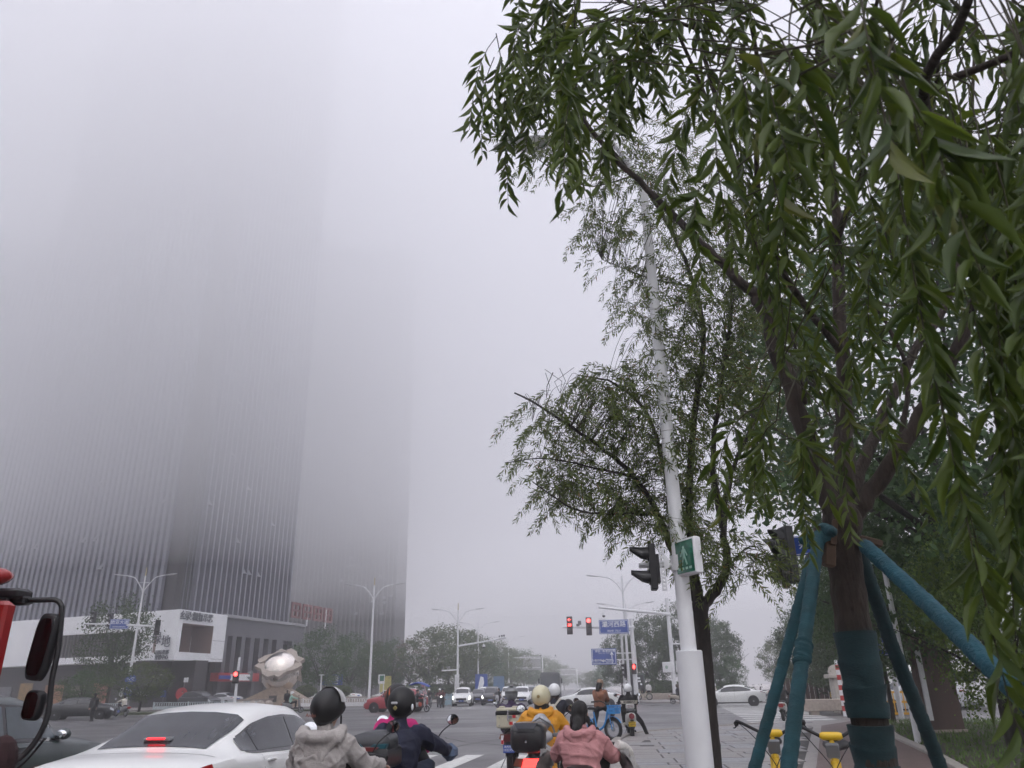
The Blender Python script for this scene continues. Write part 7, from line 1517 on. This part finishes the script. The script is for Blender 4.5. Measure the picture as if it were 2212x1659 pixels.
NEAR = [[Vector((.98, 1.75, 2.95)), Vector((.82, 1.25, 2.78)), Vector((.70, .95, 2.62))], [Vector((.9, 1.5, 2.86)), Vector((1.05, 1.25, 2.75)), Vector((1.2, 1.05, 2.6))], [Vector((.98, 1.75, 2.95)), Vector((.80, 1.65, 2.95)), Vector((.72, 1.45, 2.85))]]
for nl in NEAR[1:]: limbsA.append(([q_ - Vector(TB) for q_ in nl], .010, .004))
for nl, n_ in zip(NEAR, (9, 6, 5)):
    cp = curve_pts(nl, 6)
    for k in range(n_):
        q_ = cp[int((k + .5) / n_ * (len(cp) - 1))]; sA.append((np.array(q_) - TB + rng.normal(size=3) * .012, np.array([rng.normal() * .13 + .05, rng.normal() * .13, -1.0]), rng.uniform(.9, 1.75)))
scatter([(1500, -330), (2300, -330), (2300, -90), (1500, -90)], 34, 2.8, 4.4, TB, (.4, .7), out=sA); scatter([(2240, -60), (2560, -60), (2560, 900), (2240, 900)], 30, 2.2, 4.4, TB, (.4, .8), out=sA)
print('leaves A', willow(wa_, limbsA, sA, WL, .106, .0155, False, 300, .0022, .021, BARK, 1.6, 1.0, 1.0))

# ---- second willow behind the white post
PB_ = pole_at(1541, 1659, 11.4); TB2 = np.array([PB_.x, PB_.y, 0.]); wb_ = thing('willow_tree', 'second willow with a dark trunk just behind the white lamp post', 'tree', PB_)
def U_(x, y, Y): return Vector(np.array(at(x, y, Y)) - TB2)
Y0 = PB_.y; fk = U_(1513, 1310, Y0)
mb = MB(); tk = curve_pts([Vector((0, 0, 0)), U_(1533, 1560, Y0), U_(1522, 1420, Y0), fk], 8); mb.tube(tk, [.112 - .01 * i / len(tk) for i in range(len(tk))], 16); mb.ell(fk, (.125, .11, .14), 14, 10); remesh('trunk', mb, .016, BARK_D, wb_, 2, .006, 18, (1, 1, .3))
limbsB = [([fk, U_(1500, 1285, Y0), U_(1462, 1210, Y0), U_(1420, 1110, Y0 - .2), U_(1370, 1030, Y0 - .3), U_(1290, 960, Y0 - .5), U_(1200, 900, Y0 - .6), U_(1110, 845, Y0 - .7)], .08, .012), ([U_(1462, 1210, Y0), U_(1440, 1040, Y0 + .3), U_(1400, 900, Y0 + .4), U_(1330, 830, Y0 + .4), U_(1250, 810, Y0 + .3)], .05, .01), ([fk, U_(1495, 1200, Y0 + .2), U_(1490, 1060, Y0 + .2), U_(1500, 900, Y0 + .1), U_(1520, 740, Y0), U_(1500, 620, Y0), U_(1440, 480, Y0 - .2), U_(1370, 380, Y0 - .4), U_(1290, 300, Y0 - .6), U_(1180, 280, Y0 - .8)], .075, .012),
          ([fk, U_(1540, 1285, Y0), U_(1568, 1230, Y0 - .1), U_(1562, 1140, Y0 - .1), U_(1575, 1040, Y0 - .1), U_(1610, 950, Y0), U_(1650, 880, Y0)], .09, .015), ([U_(1562, 1140, Y0 - .1), U_(1540, 1000, Y0 - .2), U_(1560, 820, Y0 - .2), U_(1580, 650, Y0 - .2), U_(1570, 500, Y0 - .2)], .055, .012), ([U_(1420, 1110, Y0 - .2), U_(1330, 1110, Y0 - .5), U_(1240, 1100, Y0 - .8), U_(1150, 1040, Y0 - 1)], .028, .007), ([U_(1370, 1030, Y0 - .3), U_(1280, 1010, Y0 - .6), U_(1180, 990, Y0 - .9), U_(1090, 1000, Y0 - 1.0)], .022, .005), ([U_(1500, 620, Y0), U_(1400, 600, Y0 - .3), U_(1300, 560, Y0 - .4)], .02, .005), ([U_(1370, 380, Y0 - .4), U_(1260, 400, Y0 - .7), U_(1140, 330, Y0 - 1.0), U_(1070, 300, Y0 - 1.1)], .016, .004), ([U_(1568, 1230, Y0 - .1), U_(1620, 1180, Y0 - .3), U_(1660, 1200, Y0 - .5)], .015, .004)]
rng = np.random.default_rng(33); sB = []; D0 = math.hypot(PB_.x, PB_.y)
def sc2(poly, n, a, b, L, **k): scatter(poly, int(n * 1.35), D0 * a, D0 * b, TB2, L, out=sB, **k)
sc2([(1135, 860), (1200, 835), (1300, 800), (1450, 860), (1460, 1060), (1420, 1120), (1250, 1090), (1165, 1050), (1140, 960)], 250, .93, 1.10, (.40, .85)); sc2([(1165, 1010), (1420, 1060), (1400, 1140), (1180, 1110)], 46, .93, 1.05, (.4, .8))
sc2([(1440, 820), (1650, 820), (1640, 1100), (1560, 1160), (1430, 1120)], 150, .95, 1.1, (.4, .8)); sc2([(1340, 640), (1660, 560), (1660, 840), (1380, 800)], 200, .97, 1.15, (.4, .9)); sc2([(1240, 400), (1420, 350), (1560, 480), (1660, 600), (1380, 660), (1290, 580)], 135, 1.0, 1.2, (.5, 1.0)); sc2([(1110, 255), (1220, 230), (1420, 250), (1450, 380), (1250, 380), (1120, 330)], 74, 1.0, 1.2, (.5, 1.0)); sc2([(1430, 200), (1750, 150), (1800, 600), (1500, 520)], 110, 1.02, 1.3, (.5, .9)); sc2([(1330, 1080), (1460, 1090), (1480, 1180), (1360, 1180)], 26, .93, 1.02, (.5, .9)); sc2([(1560, 1150), (1640, 1160), (1665, 1230), (1620, 1270), (1560, 1230)], 22, .92, 1.0, (.55, 1.0)); sc2([(1430, 1130), (1540, 1130), (1560, 1230), (1450, 1210)], 34, .94, 1.04, (.4, .7)); sc2([(1280, 790), (1420, 770), (1430, 850), (1290, 860)], 40, .97, 1.06, (.3, .6))
print('leaves B', willow(wb_, limbsB, sB, WL2, .122, .0225, True, 300, .0022, .024, BARK_D, .75, 2.2, 1.8))
# bare twig tips sticking out of the crown top
mb = MB()
for x, y in ((1180, 800), (1210, 790), (1150, 850), (1290, 830)):
    p = U_(x, y + 60, Y0 - .4); 
    for k in range(3): mb.tube([p, p + Vector((random.uniform(-.1, .1), 0, .2)), p + Vector((random.uniform(-.25, .25), 0, .42))], .004, 4)
mb.obj('bare_twig', BARK_D, wb_)

# ---- trees further off: trunk, limbs and a crown of many leaf clumps
def far_tree_proto(seed, H=9., R=3.6, th=2.6, n_cl=95, per=75, ls=.26, m=None, spread_low=.35, bark=BARK_D, flat=1.0):
    r = np.random.default_rng(seed); tb_ = MB(); tips = []
    tb_.tube(curve_pts([(0, 0, 0), (r.normal() * .1, r.normal() * .1, th * .6), (r.normal() * .2, r.normal() * .2, th)], 4), [.16] * 3 + [.13] * 10, 8) if False else tb_.tube([(0, 0, 0), (.05, 0, th * .6), (.1 * r.normal(), .1 * r.normal(), th)], [.17, .14, .12], 8)
    for k in range(9):
        a = k * 2.4 + r.uniform(0, .6); e = r.uniform(.35, 1.2); L = (H - th) * r.uniform(.55, .85); d = Vector((math.cos(a) * math.cos(e), math.sin(a) * math.cos(e), math.sin(e))); p0 = Vector((0, 0, th * r.uniform(.85, 1.0))); p1 = p0 + d * L * .5 + Vector((0, 0, .2)); p2 = p0 + d * L; tb_.tube([p0, p1, p2], [.085, .05, .015], 6)
        for j in range(3): q = p1.lerp(p2, r.uniform(0, .8)); q2 = q + Vector(r.normal(size=3)) * .8; tb_.tube([q, q2], [.025, .008], 4)
    cs = []
    while len(cs) < n_cl:
        u = r.normal(size=3); u /= np.linalg.norm(u); rr = r.uniform(.25, 1.0) ** .45; z = u[2] * rr
        w = 1.0 - .35 * max(0, z) ** 2; c = np.array([u[0] * rr * R * w, u[1] * rr * R * w * flat, th * .75 + (H - th * .75) * (.5 + .5 * z) - .2]); 
        c += r.normal(size=3) * .25; cs.append(c)
    V = []; Fc = []; k = 0
    for c in cs:
        cr_ = r.uniform(.45, .95); m_ = int(per * r.uniform(.6, 1.4))
        for _ in range(m_):
            p = c + r.normal(size=3) * cr_ * np.array([.55, .55, .42]); a = r.normal(size=3); a /= np.linalg.norm(a); b = np.cross(a, r.normal(size=3)); b /= np.linalg.norm(b); s = ls * r.uniform(.5, 1.2)
            V += [p - a * s * .5, p + b * s * .28, p + a * s * .5, p - b * s * .28]; Fc.append((k, k + 1, k + 2, k + 3)); k += 4
    me = bpy.data.meshes.new('crown'); me.from_pydata([tuple(v) for v in V], [], Fc); me.materials.append(m); return tb_.mesh('trunk', bark, True), me
GR1 = leaf_mat('tree_green', (.026, .066, .020), (.055, .112, .030), .25, .6); GR2 = leaf_mat('tree_olive', (.040, .072, .020), (.085, .115, .032), .25, .6); GR3 = leaf_mat('tree_autumn', (.075, .060, .035), (.13, .085, .045), .25, .6); GR4 = leaf_mat('tree_dark', (.020, .048, .012), (.045, .082, .018), .2, .55); GR5 = leaf_mat('tree_bright', (.05, .105, .015), (.11, .17, .025), .3, .5)
protos = {'green': far_tree_proto(1, m=GR1), 'green2': far_tree_proto(2, m=GR1, H=9.5, R=3.2), 'olive': far_tree_proto(3, m=GR2, H=9.2), 'olive2': far_tree_proto(4, m=GR2, H=9, R=3.9), 'autumn': far_tree_proto(5, m=GR3, n_cl=62, per=48), 'dark': far_tree_proto(6, m=GR4, H=11, R=4.6, n_cl=190, per=105), 'sparse': far_tree_proto(7, m=GR4, H=9, R=3.4, n_cl=115, per=60, th=3.0, ls=.24)}
PH = {'green': 9, 'green2': 9.5, 'olive': 9.2, 'olive2': 9, 'autumn': 9, 'dark': 11, 'sparse': 9}
def far_tree(kind, x, yb, yt, dist, lab, wk=1.0, grp=None, rz=None, z0=0):
    P = pole_at(x, yb, dist); hh = z_at(x, yt, P); t = thing('tree', lab, 'tree', P, random.uniform(0, 6.28) if rz is None else rz, grp); s = hh / PH[kind]
    link('trunk', protos[kind][0], t, scale=(s * wk, s * wk, s)); link('crown', protos[kind][1], t, scale=(s * wk, s * wk, s)); return t
far_tree('sparse', 228, 1530, 1275, 95, 'thin dark tree before the white podium, behind the signals', .8)
for k, x, yt, dist, wk, lab in (('green', 690, 1352, 108, 1.0, 'full green tree hiding the red roof sign, right of the sculpture'), ('green2', 752, 1368, 116, 1.0, 'grey-green tree between the sculpture and the second lamp'), ('olive', 800, 1382, 122, .95, 'tree right behind the second lamp post'), ('green', 842, 1378, 118, .95, 'tree right of the second lamp, over the red car'), ('autumn', 884, 1368, 122, 1.1, 'thin brownish autumn tree left of the camera-arm lamp'), ('olive', 926, 1352, 116, 1.05, 'tall olive tree just left of the camera-arm lamp'), ('olive2', 968, 1352, 122, 1.1, 'broad olive tree behind the camera-arm lamp'), ('olive', 1006, 1356, 128, 1.1, 'olive tree right of the camera-arm lamp'), ('green2', 1040, 1376, 140, 1.15, 'tree behind the blue poster board'), ('olive2', 1074, 1386, 152, 1.15, 'tree left of the thin camera bar'), ('olive', 1104, 1396, 168, 1.15, 'tree behind the nearest grey sign board'), ('green', 1132, 1402, 188, 1.2, 'pale tree right of the nearest grey sign board'), ('olive', 1156, 1410, 210, 1.2, 'foggy tree left of the second grey sign board'), ('olive2', 1178, 1418, 238, 1.25, 'foggier tree behind the second grey sign board'), ('green', 1200, 1428, 275, 1.3, 'very pale tree behind the coach'), ('olive', 1220, 1434, 320, 1.4, 'faintest tree at the left of the far road')):
    far_tree(k, x, 1510, yt, dist, lab, wk, 'trees along the left side of the avenue')
for k, x, yt, dist, wk, lab in (('dark', 1345, 1362, 100, .85, 'dark green tree behind the main signal mast'), ('dark', 1412, 1322, 94, .80, 'tall dark tree left of the camera mast'), ('dark', 1490, 1292, 98, .9, 'tallest dark tree behind the second willow trunk'), ('dark', 1560, 1330, 92, .75, 'dark tree over the right white sedan'), ('green', 1590, 1410, 88, .8, 'lower tree at the right end of the dark group'), ('green', 1305, 1440, 150, 1.3, 'pale tree beyond the blue direction board'), ('olive', 1285, 1448, 200, 1.5, 'very pale tree on the right side of the far road'), ('olive2', 1268, 1454, 260, 1.7, 'faint far tree under the third sign board'), ('olive', 1690, 1378, 96, .9, 'small pale round tree left of the first prop')):
    far_tree(k, x, 1512, yt, dist, lab, wk, 'trees on the far right corner')
for x, yt, dist, lab in ((1770, 1290, 58, 'grey-green tree between the props and the wrapped trunk'), (1845, 1240, 52, 'dark tree right behind the wrapped trunk'), (1700 + 240, 1330, 62, 'dark tree behind the flat-headed lamp')): far_tree('dark', x, 1512, yt, dist, lab, .85, 'trees behind the propped willow')
BIG = far_tree_proto(11, H=9, R=3.6, th=2.4, n_cl=260, per=105, ls=.18, m=GR5); BIG2 = far_tree_proto(12, H=12, R=4.6, th=3.4, n_cl=300, per=110, ls=.19, m=GR1)
protos['big'] = BIG; protos['big2'] = BIG2; PH['big'] = 9; PH['big2'] = 12
far_tree('big2', 2010, 1530, 960, 27, 'large green tree to the right of the propped willow', .95); far_tree('big2', 2180, 1540, 330, 22, 'tall yellow-green tree at the right behind the near leaves', 1.0, None, 1.0).children[1].data.materials[0]; far_tree('big', 2215, 1560, 1060, 20, 'bright green bushy tree low at the right edge', .8); far_tree('big2', 1925, 1530, 1080, 34, 'dark leafy tree beyond the flat-headed lamp', .8)
# bushes
def bush(lab, loc, r, m, n=900, ls=.12, flat=1.0, name='round_shrub'):
    t = thing(name, lab, 'shrub', loc, 0); V = []; Fc = []; k = 0; r = np.array(r, float)
    for _ in range(n):
        u = rng.normal(size=3); u /= np.linalg.norm(u); u[2] = abs(u[2]) if rng.random() < .75 else u[2]; p = u * r * rng.uniform(.86, 1.03) + np.array([0, 0, r[2] * .95]); a = rng.normal(size=3); a /= np.linalg.norm(a); b = np.cross(a, rng.normal(size=3)); b /= np.linalg.norm(b); s = ls * rng.uniform(.6, 1.3); V += [p - a * s * .5, p + b * s * .3, p + a * s * .5, p - b * s * .3]; Fc.append((k, k + 1, k + 2, k + 3)); k += 4
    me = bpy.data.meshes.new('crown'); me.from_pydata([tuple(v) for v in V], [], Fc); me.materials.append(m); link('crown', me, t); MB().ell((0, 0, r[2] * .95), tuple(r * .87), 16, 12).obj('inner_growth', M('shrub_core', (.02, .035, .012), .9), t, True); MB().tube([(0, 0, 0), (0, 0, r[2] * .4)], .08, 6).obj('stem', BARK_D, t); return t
for x, yt, yb, dist, hw, lab in ((660, 1480, 1505, 92, 21, 'clipped round shrub left of the plaza lamp'), (736, 1481, 1508, 92, 22, 'clipped round shrub right of the blue shop sign'), (640, 1492, 1506, 90, 13, 'small clipped shrub beside the sculpture pedestal')):
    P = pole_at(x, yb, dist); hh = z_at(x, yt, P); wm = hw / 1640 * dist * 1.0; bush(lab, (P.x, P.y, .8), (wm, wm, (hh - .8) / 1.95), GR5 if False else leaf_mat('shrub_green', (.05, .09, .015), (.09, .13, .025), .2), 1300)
far_tree('olive', 302, 1522, 1428, 84, 'low green tree on the pavement right of the left lamp', 1.5); far_tree('green', 175, 1524, 1445, 86, 'low green tree at the left before the shop fronts', 1.6)
for i, (x, yt, dist, wm) in enumerate(((1398, 1478, 90, 2.4), (1432, 1470, 92, 3.0), (1480, 1474, 92, 3.0), (1530, 1470, 90, 3.0), (1580, 1480, 86, 2.6), (1900, 1425, 56, 3.6), (1965, 1415, 56, 3.6), (2040, 1430, 54, 3.6))):
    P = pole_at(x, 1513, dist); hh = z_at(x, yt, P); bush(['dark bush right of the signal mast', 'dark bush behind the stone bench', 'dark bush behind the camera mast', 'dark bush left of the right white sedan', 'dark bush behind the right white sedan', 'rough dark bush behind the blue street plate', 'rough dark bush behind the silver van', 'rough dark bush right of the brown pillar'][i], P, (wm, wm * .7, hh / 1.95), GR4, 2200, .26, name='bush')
for i, x in enumerate((900, 940, 980, 1020, 1060, 1100)):
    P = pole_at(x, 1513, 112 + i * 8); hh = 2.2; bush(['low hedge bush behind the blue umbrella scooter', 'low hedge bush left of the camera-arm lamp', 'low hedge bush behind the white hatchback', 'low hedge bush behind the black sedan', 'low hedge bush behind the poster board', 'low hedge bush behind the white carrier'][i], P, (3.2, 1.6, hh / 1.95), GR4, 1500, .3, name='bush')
